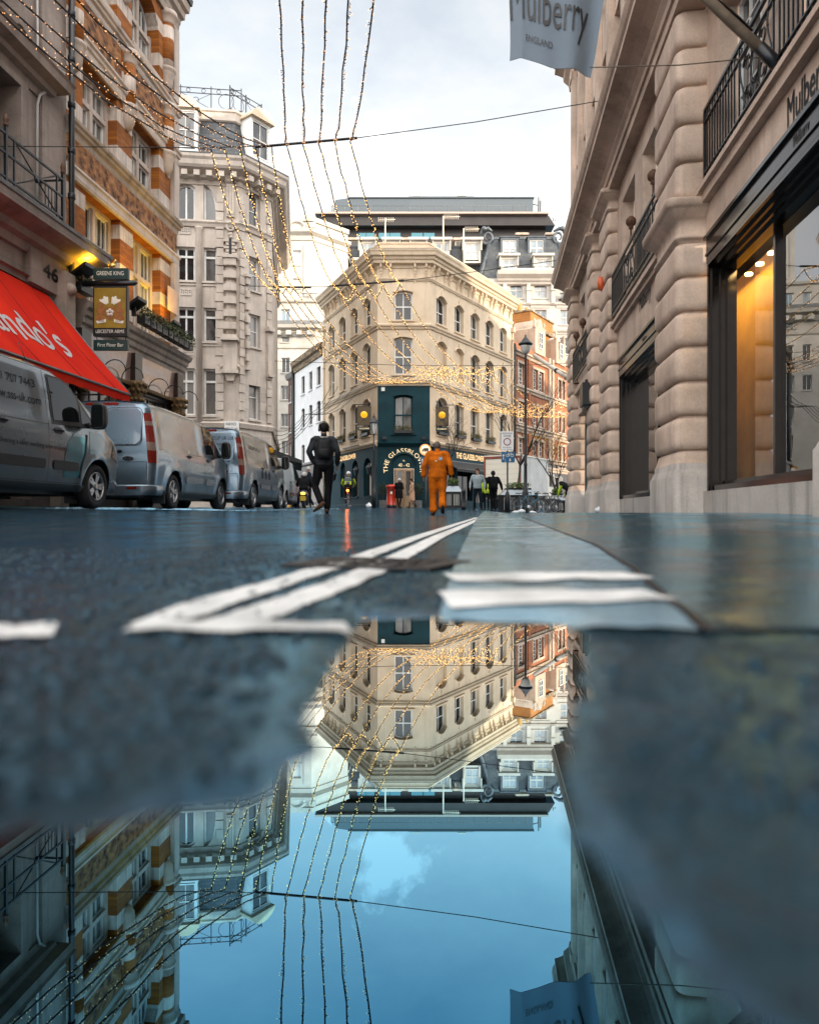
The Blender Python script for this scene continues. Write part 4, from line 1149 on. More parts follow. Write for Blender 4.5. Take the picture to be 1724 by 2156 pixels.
h3 = [(sL(16.45), sL(18.05), 12.6, 14.6, .8), (sL(18.85), sL(20.5), 12.6, 14.6, .82)]
q = MB(); wall(q, B, Ba, Bb, 4.6, 17.5, h1 + h2 + h3, .36, 0)
q.poly([B(Bb, 0, 0), B(Bb, 0, -9), B(Bb, 17.5, -9), B(Bb, 17.5, 0)]); q.poly([B(Ba, 17.5, 0), B(Bb, 17.5, 0), B(Bb, 17.5, -9), B(Ba, 17.5, -9)])
q.poly([B(Ba, 12, 0), B(Ba, 17.5, 0), B(Ba, 17.5, -9), B(Ba, 12, -9)])
q.build('wall', M_bband, bp)
# soffit stones, windows with stone mullion and transom
M_leaded = glassmat('leaded_pub_glass', (.03, .035, .04), (.20, .2, .19), .08, 1.6)
for hh, tr in ((h1, .62), (h2, .6), (h3, .5)):
    for h in hh:
        q = MB(); x0, x1, z0, z1 = h[:4]; m_ = (x0 + x1) / 2; zt_ = z0 + (z1 - z0) * tr; rs = h[4] if len(h) > 4 else 0
        for a, b_ in ((x0 + .003, x0 + .13), (x1 - .13, x1 - .003), (m_ - .07, m_ + .07)): q.box(B, a, b_, z0 + .002, z1 - (rs if a != m_ - .07 else .02) - .003, -.355, -.24)
        q.box(B, x0 + .13, x1 - .13, zt_ - .06, zt_ + .06, -.352, -.235)
        if not rs: q.box(B, x0 + .13, x1 - .13, z1 - .1, z1 - .003, -.352, -.238)
        q.box(B, x0 - .05, x1 + .05, z0 - .12, z0 - .002, -.3, .08)
        q.build('stone_window_frame', M_lst, bp)
        for a, b_ in ((x0 + .13, m_ - .07), (m_ + .07, x1 - .13)):
            for c, d2 in ((z0, zt_ - .06), (zt_ + .06, z1 - (.1 if not rs else 0))):
                if rs and c > zt_: hq = (a, b_, c, d2 - .12, (-.6 if a > m_ else .25))
                else: hq = (a, b_, c, d2)
                window(bp, B, hq, (M_white, M_leaded, M_lst), .36, 0, (1 if hh is not h1 else 2, 0 if c > zt_ else 1), fw=.045, bw=.02)
def band(name, prof, m, a=Ba - .02, b_=Bb + .0, z=0):
    q = MB(); q.sweep([B(a, 0)[:2], B(b_, 0)[:2], B(b_ + .001, 0, -3)[:2]], [(d * (.55 if d > .1 and name in ('cornice', 'moulding', 'eaves_cornice', 'gutter') else .8 if name == 'pub_cornice' else 1), t + z) for d, t in prof]); return q.build(name, m, bp)
cor = [(0, 0), (.05, .0), (.07, .06), (.12, .08), (.14, .15), (.24, .19), (.26, .25), (.34, .29), (.36, .36), (.05, .42), (0, .42)]
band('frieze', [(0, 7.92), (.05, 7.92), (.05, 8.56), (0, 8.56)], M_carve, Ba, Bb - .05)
band('moulding', [(0, 7.62), (.08, 7.62), (.1, 7.7), (.17, 7.74), (.18, 7.82), (.24, 7.86), (.22, 7.92), (0, 7.92)], M_lst)
band('cornice', cor, M_dst, z=8.55)
band('moulding', [(0, 10.66), (.06, 10.66), (.08, 10.74), (.14, 10.78), (.15, 10.86), (.22, 10.9), (.23, 10.98), (.30, 11.02), (.30, 11.08), (0, 11.1)], M_lst)
for a, b_ in ((Ba + .35, sL(18.2)), (sL(18.75), sL(21))):
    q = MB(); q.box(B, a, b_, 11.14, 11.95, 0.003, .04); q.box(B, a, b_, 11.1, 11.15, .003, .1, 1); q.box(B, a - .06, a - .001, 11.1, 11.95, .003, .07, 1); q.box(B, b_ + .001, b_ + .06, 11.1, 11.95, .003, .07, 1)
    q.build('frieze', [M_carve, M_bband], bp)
band('cornice', cor, M_lst, z=11.96)
band('eaves_cornice', [(0, 14.75), (.08, 14.75), (.10, 14.95), (.22, 15.0), (.24, 15.12), (.40, 15.2), (.42, 15.4), (.58, 15.46), (.62, 15.7), (0, 15.8)], M_dst)
band('gutter', [(.5, 15.72), (.7, 15.72), (.74, 15.9), (.5, 15.95)], M_black)
# colonnettes on corbels between the windows
for Yc, zb, zt_ in ((16.05, 10.05, 12.1), (18.55, 10.05, 12.1), (20.95, 10.05, 12.1), (18.45, 13.3, 14.8), (20.95, 12.5, 14.8)):
    a = sL(Yc); c = B(a, zb, .03); q = MB()
    q.lathe(c, [(.02, -.0), (.10, .06), (.17, .22), (.19, .42), (.21, .46), (.21, .5), (.23, .56), (.26, .6), (.26, .66), (.2, .68)], 14)
    q.build('corbel', M_lst, bp)
    q = MB(); q.lathe(c, [(.2, .68), (.2, zt_ - zb - .36)], 14); q.build('colonnette', M_bband, bp)
    q = MB(); q.lathe(c, [(.2, zt_ - zb - .36), (.22, zt_ - zb - .3), (.22, zt_ - zb - .24), (.28, zt_ - zb - .14), (.30, zt_ - zb - .12), (.30, zt_ - zb)], 14); q.build('capital', M_lst, bp)
# corner strip at the far end
for z0, z1 in ((5.1, 7.6), (9, 10.6), (11.1, 12), (12.5, 14.7)):
    q = MB(); q.box(B, Bb - .34, Bb + .02, z0, z1, .003, .13); q.build('corner_strip', M_lst, bp)
# ground-floor pub front
M_pubdark = mat('dark_brown_pub_paint', (.03, .02, .016), .3, var=.4, scale=3)
M_pubpanel = mat('glossy_pink_fascia', (.30, .21, .18), .12, var=.35, scale=1.2, coat=.4)
M_gilt = mat('gilded_capital', (.22, .13, .05), .5, .3, var=.6, scale=16, bmp=.6, bdist=.04)
pfh = [(sL(16.4), sL(18.3), .95, 3.35), (sL(18.9), sL(21.0), .95, 3.35)]
q = MB(); wall(q, B, Ba, Bb, 0, 4.6, pfh, .15, 0, d=.05); q.poly([B(Bb, 0, .05), B(Bb, 0, -.2), B(Bb, 4.6, -.2), B(Bb, 4.6, .05)])
q.build('pub_front', M_pubdark, bp)
for h in pfh: window(bp, B, h, (M_pubdark, glassmat('lit_pub_window', (.05, .04, .03), (.4, .3, .2), .06, 1.6), M_pubdark), .15, .05, (3, 3), sash=False, bw=.05)
band('pub_cornice', [(0, 4.28), (.20, 4.28), (.22, 4.4), (.28, 4.45), (.30, 4.56), (.36, 4.62), (.38, 4.72), (.46, 4.78), (.5, 4.9), (.1, 5.0), (0, 5.0)], M_dst, Ba + .3)
band('fascia', [(.05, 3.5), (.16, 3.5), (.17, 3.9), (.2, 4.28), (.05, 4.28)], M_pubpanel, Ba + .3, Bb - .25)
band('fascia_moulding', [(.05, 3.42), (.2, 3.42), (.22, 3.5), (.05, 3.5)], M_gilt, Ba + .3, Bb - .25)
for Yc in (16.1, 18.62, 21.3):
    a = sL(Yc); c = B(a, 0, .2); q = MB()
    q.lathe((c[0], c[1], 0), [(.2, .1), (.2, .5), (.14, .55), (.13, 1.), (.115, 2.85)], 14); q.build('column', M_pubdark, bp)
    q = MB(); q.lathe((c[0], c[1], 0), [(.12, 2.85), (.15, 2.95), (.14, 3.05), (.2, 3.2), (.19, 3.3), (.26, 3.5), (.24, 3.55)], 14)
    for k in range(12):
        an = k * PI / 6
        for zz, rr in ((3.08, .2), (3.3, .25), (3.46, .28)): q.ell((c[0] + rr * math.cos(an + zz), c[1] + rr * math.sin(an + zz), zz), (.05, .05, .06), 6, 4)
    q.build('capital', M_gilt, bp)
    q = MB(); q.box(B, a - .2, a + .2, 3.56, 4.27, .05, .3); q.build('console', M_pubdark, bp)
for Yc in (17.0, 17.9, 19.4, 20.4, 21.45):
    q = MB(); c = Vector(B(sL(Yc), 3.5, .2)); n_ = Vector((B.n.x, B.n.y, 0))
    q.tube([c + n_ * (.28 - .28 * math.cos(k * PI / 10)) + Vector((0, 0, .28 * math.sin(k * PI / 10))) for k in range(11)], .014, 5); q.build('swan_neck_lamp', M_black, bp)
# flood lamps throwing yellow light up the brick
M_flood = mat('lit_yellow_floodlight', (1, .7, .05), .4, emis=(1, .55, .02), estr=2.2)
for (x, y, Y), l in zip(((178, 577, 16.55), (288, 645, 19.05), (363, 692, 21.3)), ('lit yellow flood lamp left of the green pub sign', 'lit yellow flood lamp among the flower boxes right of the pub sign', 'lit yellow flood lamp at the far corner of the brick pub')):
    a, t = sL(Y), 5.18; a, t = B.px(x, y, .42)
    r = thing('flood_lamp', l, 'lamp', B(a, t - .15, .42), 0, 'yellow flood lamps on the brick pub')
    q = MB(); vs = [B(a + i, t + j + (.12 if k else -.1), .42 + (.16 if k else -.16)) for k in (0, 1) for j in (0, .08) for i in (-.24, .24)]
    q.add(vs, [(0, 1, 5, 4), (0, 2, 3, 1), (4, 5, 7, 6), (0, 4, 6, 2), (1, 3, 7, 5)]); q.box(B, a - .03, a + .03, t - .25, t - .02, .3, .4)
    hs_ = q.build('lamp_housing', M_black, r)
    q = MB(); q.poly([vs[2], vs[3], vs[7], vs[6]]); q.build('lit_face', M_flood, hs_)
    l_ = bpy.data.lights.new('flood_light', 'SPOT'); l_.energy = 42; l_.color = (1, .58, .03); l_.spot_size = math.radians(125); l_.spot_blend = .8; l_.shadow_soft_size = .12
    o = bpy.data.objects.new('flood_light', l_); COL.objects.link(o); o.parent = r
    o.location = Vector(B(a, t + .2, .55)) - r.location; dv = Vector((-B.n.x * .45, -B.n.y * .45, 1)); o.rotation_euler = dv.to_track_quat('-Z', 'Y').to_euler()
# flower boxes along the pub cornice
for k in range(9):
    Yk = 18.45 + k * .36; lb = {0: 'nearest planted box on the pub cornice, just right of the hanging sign', 8: 'furthest planted box on the pub cornice, at its corner'}.get(k, None)
    r = thing('flower_box', lb or 'dark box of dense green plants in the row along the pub cornice', 'flower box', B(sL(Yk), 5.0, .5), 0, 'flower boxes along the pub cornice')
    q = MB(); q.box(B, sL(Yk) - .15, sL(Yk) + .15, 5.0, 5.2, .4, .62); q.build('trough', M_black, r)
    q = MB(); c = B(sL(Yk), 5.28, .52); leafy(q, c, (.2, .2, .2), 240, .05, 50 + k, (0, 0, 0, 1), .5); q.build('plants', M_plant, r)
a, t = B.px(176, 606, .3)
r = thing('flower_box', 'dark planted box with sprawling leaves left of the green pub sign', 'flower box', B(a, t - .1, .3), 0, 'flower boxes along the pub cornice')
q = MB(); q.box(B, a - .25, a + .3, t - .12, t + .05, .2, .4); q.build('trough', M_black, r)
q = MB(); leafy(q, B(a, t + .13, .32), (.16, .3, .17), 280, .05, 77, (0, 0, 1, 2), .5); q.build('plants', M_plant, r)
# hanging pub sign, three boards
c = W(235, 708, 15.8); sg = thing('hanging_pub_sign', 'tall hanging pub sign with a gold coat of arms between two dark name boards', 'sign', c)
SF = Fr((c.x, c.y), (1, 0)); k_ = 15.8 / F
def sx(x): return (x - 235) * k_
def sz(y): return H + (CY - y) * k_
M_signgreen = mat('dark_green_sign', (.006, .03, .028), .35)
M_signgold, nt, b = nodes('mustard_sign_panel'); b.inputs['Roughness'].default_value = .35
nt.links.new(ramp(nt, noise(nt, pos(nt), 1.6, 3), [(.35, (.20, .12, .006)), (.7, (.40, .25, .02))]), b.inputs['Base Color'])
M_cw = mat('cream_white_paint', (.78, .74, .64), .5); M_ltan = mat('tan_orange_paint', (.32, .11, .02), .5, var=.4, scale=14)
q = MB(); q.box(SF, sx(198.6), sx(272), sz(589), sz(566), -.05, .05); q.build('top_board', M_signgreen, sg)
q = MB(); lettering(q, lambda x, y: SF(sx(206) + x, sz(581) + y, .053), 'GREENE KING', w=sx(263) - sx(206), h=.088); q.build('lettering', M_cw, sg)
q = MB(); q.box(SF, sx(199), sx(271), sz(708.7), sz(603.6), -.06, .06); q.build('board', M_black, sg)
q = MB(); q.box(SF, sx(202), sx(268), sz(692), sz(608), .061, .066); q.build('painted_panel', M_signgold, sg)
q = MB(); lettering(q, lambda x, y: SF(sx(205) + x, sz(702.5) + y, .064), 'LEICESTER ARMS', w=sx(264.5) - sx(205), h=.072); q.build('lettering', M_cw, sg)
q = MB(); q.box(SF, sx(199), sx(271), sz(738), sz(716.5), -.04, .04); q.build('lower_board', M_signgreen, sg)
q = MB(); lettering(q, lambda x, y: SF(sx(208) + x, sz(730.5) + y, .043), 'First Floor Bar', w=sx(262) - sx(208), h=.075); q.build('lettering', M_cw, sg)
# coat of arms: shield with cinquefoil, two beasts, plumes, scroll
q = MB(); cx_, cy_ = sx(235), sz(661)
sh = [(cx_ + a * .115, cy_ + b_ * .13) for a, b_ in ((-1, 1), (1, 1), (1, -.1), (.7, -.75), (0, -1.2), (-.7, -.75), (-1, -.1))]
q.prism(SF, sh, .067, .078); q.build('shield', M_ltan, sg)
q = MB()
for k in range(5):
    an = PI / 2 + k * 2 * PI / 5; q.lathe(SF(cx_ + .052 * math.cos(an), cy_ + .01 + .052 * math.sin(an), .079), [(0, -.006), (.036, -.005), (.036, 0), (0, 0)], 10, axis='y')
q.build('cinquefoil', M_cw, sg)
q = MB()
for s_ in (-1, 1):
    bx = cx_ + s_ * .21
    pts = [(bx + s_ * a, cy_ + b_) for a, b_ in ((-.1, -.14), (-.06, -.05), (-.09, .05), (-.04, .12), (-.06, .19), (.0, .24), (.05, .2), (.04, .14), (.09, .06), (.06, -.02), (.1, -.1), (.11, -.17), (.02, -.17))]
    q = MB(); q.prism(SF, pts, .067, .076); q.build('beast', M_ltan, sg)
for s_ in (-1, 1):
    q = MB()
    for k in range(4):
        an = PI / 2 - s_ * (.18 + k * .25); L = .2 + .03 * (k % 2)
        o_ = (cx_ + s_ * .03, cy_ + .15)
        q.prism(SF, [(o_[0] + L * .3 * math.cos(an - .15), o_[1] + L * .3 * math.sin(an - .15)), (o_[0] + L * math.cos(an - .12), o_[1] + L * math.sin(an - .12)), (o_[0] + L * 1.1 * math.cos(an), o_[1] + L * 1.1 * math.sin(an)), (o_[0] + L * math.cos(an + .12), o_[1] + L * math.sin(an + .12)), (o_[0] + L * .3 * math.cos(an + .15), o_[1] + L * .3 * math.sin(an + .15))], .067, .074)
    q.build('plumes', M_cw, sg)
for s_ in (-1, 1): q = MB(); q.prism(SF, [(cx_ + s_ * a, cy_ + b_) for a, b_ in ((.09, -.2), (.28, -.23), (.31, -.17), (.29, -.15), (.09, -.13))], .067, .074); q.build('scroll', M_cw, sg)
for dx_, tx in ((-.25, 'SEMPER'), (.12, 'EADEM')):
    q = MB(); lettering(q, lambda x, y: SF(cx_ + dx_ + x, cy_ - .2 + y, .077), tx, w=.13, h=.04); q.build('lettering', M_black, sg)
q = MB(); q.tube([SF(sx(160), sz(597.5), 0), SF(sx(283), sz(596), 0), SF(sx(292), sz(596), 0)], [.065, .06, .0], 10)
for x in (205, 265): q.tube([SF(sx(x), sz(597), 0), SF(sx(x), sz(604), 0)], .012, 5); q.tube([SF(sx(x), sz(708), 0), SF(sx(x), sz(717), 0)], .01, 5)
q.build('bracket', M_black, sg)
q = MB()
q.ell(SF(sx(236), sz(559), 0), (.1, .05, .05), 8, 6); q.tube([SF(sx(240), sz(558), 0), SF(sx(243), sz(550), 0), SF(sx(246), sz(548), 0)], .03, 6)
for s_ in (-1, 1): q.prism(SF, [(sx(235), sz(560)), (sx(235 + s_ * 6), sz(549)), (sx(235 + s_ * 9), sz(556))], -.02, .02)
q.tube([SF(sx(232), sz(565), 0), SF(sx(234), sz(560), 0)], .02, 5); q.build('gilt_beast', M_gold, sg)
q = MB(); q.box(B, sL(20.75), sL(21.4), 6.05, 6.75, .14, .165, 0)
o = q.build('notice_panel', mat('pale_orange_notice', (.62, .42, .30), .5, var=.15, scale=3), bp)

# ------------------------------------------------------------------ stone building with number 46 and the red awning
M_a = stone('brown_grey_stone', (.17, .135, .115), (.36, .295, .26), uL, .42, rough=.75, streak=.6, joint=.35)
ba = thing('stone_corner_building', 'grey pink stone building numbered 46 above the red awning at the left edge', 'building', B(sL(13), .15, 0))
A0, A1 = sL(6), sL(15.74)
wa = [(sL(12.2), sL(14.05), 6.35, 8.55), (sL(9.0), sL(10.9), 6.35, 8.55), (sL(12.3), sL(14.0), 9.75, 12.6), (sL(9.1), sL(10.8), 9.75, 12.6)]
q = MB(); wall(q, B, A0, A1, 4.85, 16.5, wa, .55, 0, d=.02); wall(q, B, A0, A1, -.1, 4.85, [(sL(7), sL(14.6), .4, 3.6)], .5, 0, d=-.05)
q.poly([B(A0, 16.5, .02), B(A1, 16.5, .02), B(A1, 16.5, -9), B(A0, 16.5, -9)])
q.build('wall', M_a, ba)
for h in wa: window(ba, B, h, (M_pubdark, M_glass, M_a), .55, .02, (1, 1), fw=.1)
for h in wa:
    q = MB()
    for o_, dd in ((0, .08), (.14, .05)):
        q.box(B, h[0] - .14 - o_, h[0] - o_ - .001, h[2], h[3] + o_, .021, .02 + dd); q.box(B, h[1] + o_ + .001, h[1] + .14 + o_, h[2], h[3] + o_, .021, .02 + dd); q.box(B, h[0] - .14 - o_, h[1] + .14 + o_, h[3] + o_ + .001, h[3] + .13 + o_, .021, .021 + dd)
    q.build('window_surround', M_a, ba)
q = MB(); wall(q, B, sL(7), sL(14.6), .4, 3.6, [], .1, 0, d=-.5); q.build('shop_window', M_dkgl, ba)
def bandA(name, prof, m, a=A0, b_=A1):
    q = MB(); q.sweep([B(a, 0)[:2], B(b_, 0)[:2], B(b_ + .001, 0, -3)[:2]], prof); return q.build(name, m, ba)
bandA('balcony_ledge', [(0, 5.35), (.10, 5.35), (.14, 5.5), (.26, 5.56), (.3, 5.68), (.52, 5.76), (.62, 5.82), (.64, 6.0), (.0, 6.06)], M_a, A0, sL(15.9))
bandA('ledge_lead', [(.5, 6.04), (.66, 5.99), (.67, 6.06), (.0, 6.1)], M_sill, A0, sL(15.9))
bandA('cornice', [(0, 8.7), (.06, 8.7), (.08, 8.85), (.2, 8.9), (.22, 9.0), (.42, 9.06), (.46, 9.2), (.5, 9.25), (.0, 9.4)], M_a, A0, sL(14.85))
bandA('ground_moulding', [(0, 4.75), (.06, 4.75), (.08, 4.85), (.14, 4.88), (.0, 4.92)], M_a)
q = MB(); q.box(B, sL(14.75), sL(15.5), 6.06, 16, .021, .10); q.build('pilaster', M_a, ba)
q = MB(); q.box(B, sL(15.2), sL(15.6), 3.8, 5.3, .0, .32); q.lathe(B(sL(15.4), 4.9, .3), [(.0, -.1), (.12, -.05), (.15, .05), (.12, .15), (0, .2)], 10); q.box(B, sL(15.25), sL(15.55), .1, 3.8, -.05, .2); q.build('console', M_dst, ba)
a0, t0 = B.px(79, 580, .03)
q = MB(); lettering(q, lambda x, y: B(a0 + x, t0 + y, .16), '46', w=.52, h=.27, bold=.02); q.box(B, a0 - .4, a0 + .9, t0 - .25, t0 + .45, .0, .15, 1); q.build('house_number', [M_black, M_a], ba)
# downpipes
q = MB(); q.tube([B(sL(15.62), .2, .22), B(sL(15.62), 16, .22)], .065, 8)
for z in range(1, 16): q.lathe(B(sL(15.62), z, .22), [(.08, 0), (.085, .02), (.085, .1), (.08, .12)], 8)
q.box(B, sL(15.5), sL(15.74), 12.1, 12.5, .1, .36)
tag(q.build('drainpipe', M_black, None), 'thick black drainpipe between the stone building and the brick pub', 'drainpipe')
q = MB(); q.tube([B(sL(14.6), 6.1, .08), B(sL(14.6), 8.5, .08), B(sL(14.65), 8.72, .1), B(sL(14.9), 8.95, .12), B(sL(14.9), 9.3, .5), B(sL(14.6), 9.5, .08), B(sL(14.6), 14, .06)], .028, 6)
tag(q.build('conduit', mat('pale_grey_conduit', (.4, .39, .38), .5)), 'thin pale conduit pipe climbing the stone pilaster at the left', 'pipe')
# iron balcony
q = MB(); d0 = .55; s0, s1 = sL(8.0), sL(14.75); z0 = 6.12
for s_ in (s0, sL(12.9), s1 - .05): q.box(B, s_, s_ + .05, z0, z0 + 1.0, d0 - .025, d0 + .025)
for s_ in (sL(13.15), s1 - .25): q.box(B, s_, s_ + .03, z0, z0 + .9, d0 - .015, d0 + .015)
for t in (z0 + .06, z0 + .5, z0 + .85): q.box(B, s0, s1, t, t + .035, d0 - .02, d0 + .02)
for t in (z0 + .06, z0 + .85): q.box(B, s1 - .045, s1 - .005, t, t + .03, .02, d0 - .03)
def bar(a, t, b_, t2, r=.014): q.tube([B(a, t, d0), B(b_, t2, d0)], r, 5)
for a, b_ in ((sL(13.2), s1 - .25), (sL(10.4), sL(12.8)), (sL(8.1), sL(10.3))):
    bar(a, z0 + .09, b_, z0 + .85); bar(a, z0 + .85, b_, z0 + .09)
    m_ = (a + b_) / 2; q.lathe(B(m_, z0 + .47, d0), [(0, -.03), (.07, -.02), (.07, .02), (0, .03)], 10, axis='x')
    for k in range(4): a2 = b_ - .05 - k * .11; bar(a2, z0 + .08, a2, z0 + .5, .01)
br_ = q.build('balcony_railing', M_black, ba)
for s_ in (sL(12.925), s1 - .025):
    q = MB(); q.lathe(B(s_, z0 + 1.0, d0), [(.03, 0), (.05, .02), (.03, .05), (.045, .1), (.05, .13), (.03, .19), (.0, .24)], 8); q.build('finial', M_rust, br_)

# red awning with script lettering
M_red, nt, b = nodes('red_awning_canvas'); b.inputs['Roughness'].default_value = .9; b.inputs['Specular IOR Level'].default_value = .1
nt.links.new(ramp(nt, noise(nt, scaled(nt, pos(nt), (.35, 1.2, .35)), 1.2, 4), [(.3, (.46, .010, .005)), (.7, (.62, .026, .007))]), b.inputs['Base Color'])
b.inputs['Subsurface Weight'].default_value = 0
Yf = 15.0; top0 = Vector(B(sL(Yf), 4.72, .06)); frt0 = Vector(B(sL(Yf), 2.62, 1.85)); Ln = 8.6
e1 = Vector((uL.x, uL.y, 0)); e2 = frt0 - top0
def aw(s, q_, up=0.): # s metres toward the camera from the far end, q 0 wall .. 1 front
    sag = -.05 * math.sin(PI * min(1, max(0, q_))) - .04 * abs(math.sin(s * PI / 1.25)) * math.sin(PI * q_)
    p = top0 - e1 * s + e2 * q_; return (p.x, p.y, p.z + sag + up)
q = MB()
rows = [[aw(Ln * i / 76, j / 10) for i in range(77)] for j in range(11)]; q.loft(rows, 0, True, False, False)
rows = [[aw(Ln * i / 40, 1, -.0), aw(Ln * i / 40, 1, -.05), aw(Ln * i / 40, 1, -.19 - .02 * (i % 2))] for i in range(41)]; q.loft(rows, 0, False, False, False)
rows = [[aw(Ln * i / 76, j / 10, -.012) for i in range(77)] for j in range(11)][::-1]; q.loft(rows, 0, True, False, False)
for k in range(7): q.tube([aw(.62 + k * 1.25, j / 10, .006) for j in range(11)], .009, 5, 1)
awn = q.build('red_awning', [M_red, mat('dark_red_seam', (.25, .008, .004), .9)], None); tag(awn, 'bright red sloping awning with grey script lettering over the first van', 'awning')
q = MB(); q.tube([aw(Ln, 1, -.03), aw(0, 1, -.03)], .025, 6); q.tube([aw(0, 0), aw(0, .25), aw(0, .5), aw(0, .75), aw(0, 1)], .018, 6); q.tube([aw(.05, 1, -.03), B(sL(Yf - .1), 2.6, .1)], .02, 6); q.build('awning_frame', M_sill, awn)
pa = plane_px(top0, -e1, e2, 0, 684); pb = plane_px(top0, -e1, e2, 161, 752)
M_awtext = mat('silver_grey_letters', (.42, .40, .40), .5)
vs, fs = text_pts("Nando's", 1., .12, 1.0)
x1_ = max(v[0] for v in vs); Nw = max(v[0] for v in text_pts("N", 1., .12)[0]) + .05
span = pa[0] - pb[0]; kx = span / (x1_ - Nw)
q = MB()
def awt(x, y):
    s = pb[0] + (x1_ - x) * kx; f_ = (x - Nw) / (x1_ - Nw)
    base = pa[1] + (pb[1] - pa[1]) * f_
    wob = .012 * math.sin(x * 9)
    return aw(s, base + wob - y * .46, .014)
q.add([awt(*v) for v in vs], fs)
for dx in (.012, .024): q.add([awt(v[0] + dx, v[1] + dx * .6) for v in vs], fs)
q.build('lettering', M_awtext, awn)
# ------------------------------------------------------------------ stone corner building with slate mansard
P0, P1, P2 = (-14.93, 32.42), (-7.92, 33.26), (-6.75, 34.82)
P3 = (-8.5, 46.)
C1 = Fr(P0, (P1[0] - P0[0], P1[1] - P0[1])); C2 = Fr(P1, (P2[0] - P1[0], P2[1] - P1[1]))
L1_ = (Vector(P1) - Vector(P0)).length; L2_ = (Vector(P2) - Vector(P1)).length
M_c = stone('pale_portland_stone', (.40, .345, .30), (.60, .53, .46), None, rough=.75, streak=.45, grime=(.16, .13, .11))
M_cj = stone('jointed_portland_stone', (.42, .37, .33), (.60, .54, .48), C2.u, .42, rough=.75, streak=.5, joint=.9, blockw=.8, grime=(.16, .13, .11))
M_slate = slate('grey_roof_slate', C1.u, (.075, .08, .085), (.045, .048, .055))
cb = thing('stone_mansard_building', 'pale stone corner building with slate mansard roof and rooftop railing', 'building', (-9, 33.2, .4))
def cz(fr, y, x, d=0): return fr.px(x, y, d)[1]
ca, cbb = [C1.px(x, 700)[0] for x in (371.7, 411)], [C1.px(x, 700)[0] for x in (429, 457.5)]
zr = [(cz(C1, 462, 390), cz(C1, 386, 390)), (cz(C1, 591, 390), cz(C1, 519, 390)), (cz(C1, 718, 390), cz(C1, 646, 390)), (cz(C1, 874, 390), cz(C1, 775, 390))]
H1 = []
pitch = cbb[0] - ca[0]
for i, (a, b_) in enumerate(zr):
    for k, x in enumerate((ca, cbb)):
        H1.append((x[0], x[1], a, b_, (.18 if k == 0 else -(b_ - a) * .93) if i == 0 else 0))
    w0 = ca[1] - ca[0]; H1.append((ca[0] - 1.5, ca[0] - 1.5 + w0 * .7, a, b_, 0)); H1.append((ca[0] - 3.2, ca[0] - 2.2, a, b_, 0))
zc = 16.3; ztop = 16.6
q = MB(); wall(q, C1, 0, L1_, .0, zc, H1, .22, 0)
c2x = [C2.px(x, 600)[0] for x in (524.5, 548.5)]
zr2 = [(cz(C2, 478, 537), cz(C2, 403, 537)), (cz(C2, 612, 533), cz(C2, 541, 533)), (cz(C2, 731, 535), cz(C2, 662, 535)), (cz(C2, 884, 538), cz(C2, 788, 538))]
H2 = [(c2x[0], c2x[1], a, b_, (c2x[1] - c2x[0]) / 2 if i == 0 else 0) for i, (a, b_) in enumerate(zr2)]
C3 = Fr(P2, (P3[0] - P2[0], P3[1] - P2[1])); L3_ = (Vector(P3) - Vector(P2)).length
wall(q, C2, 0, L2_, 6.2, zc, H2[:3], .25, 0); wall(q, C2, 0, L2_, 0, 6.2, [H2[3]], .25, 1)
wall(q, C3, 0, L3_, 0, zc, [], .2, 0)
q.build('wall', [M_c, M_cj], cb)
M_cgl = glassmat('blind_window_glass', (.015, .017, .02), (.22, .21, .20), .04, 1.6)
for h in H1: window(cb, C1, h, (M_white, M_cgl, M_c), .22, 0, (1 if h[0] < cbb[0] - .1 else 0, 0), sill=.06, fw=.09, bw=.08)
for h in H1:       # transom bars
    if h[4] == 0:
        q = MB(); t = h[3] - (h[3] - h[2]) * .27; q.box(C1, h[0] + .085, h[1] - .085, t - .05, t + .05, -.21, -.15); q.build('transom', M_white, cb)
for h in H2: window(cb, C2, h, (M_white, M_cgl, M_c), .25, 0, (0, 1), sill=.06, fw=.08)
def cs(name, prof, m=M_c, p=None):
    q = MB(); q.sweep(p or [P0, P1, P2, P3], prof); return q.build(name, m, cb)
cs('cornice', [(0, 15.35), (.05, 15.35), (.08, 15.55), (.22, 15.62), (.24, 15.75), (.62, 15.9), (.7, 16.0), (.74, 16.2), (.82, 16.3), (.84, 16.42), (.3, 16.6), (0, 16.6)])
cs('lead_gutter', [(.3, 16.605), (.85, 16.43), (.86, 16.48), (.3, 16.7)], M_sill)
for fr, L in ((C1, L1_), (C2, L2_)):
    a = .25
    while a < L:
        q = MB(); q.box(fr, a - .13, a + .13, 15.56, 15.8, .06, .56); q.build('dentil_block', M_c, cb); a += .55
cs('string_course', [(0, zr[0][0] - .34), (.08, zr[0][0] - .32), (.12, zr[0][0] - .2), (.18, zr[0][0] - .12), (.02, zr[0][0] - .06), (0, zr[0][0] - .06)])
cs('string_course', [(0, 4.1), (.1, 4.1), (.16, 4.3), (0, 4.4)])
for i in (1, 2, 3):
    zz = zr[i][0] - .12; q = MB(); q.box(C1, 0, cbb[1] + .15, zz - .1, zz - .02, .0, .05); q.build('sill_band', M_c, cb)
# mullion shafts between the windows
for x in (420, 366):
    a = C1.px(x, 700)[0]; q = MB(); q.lathe(C1(a, 0, .02), [(.15, 2), (.15, zr[0][0] - .5), (.19, zr[0][0] - .42), (.2, zr[0][0] - .35)], 10); q.build('shaft', M_c, cb)
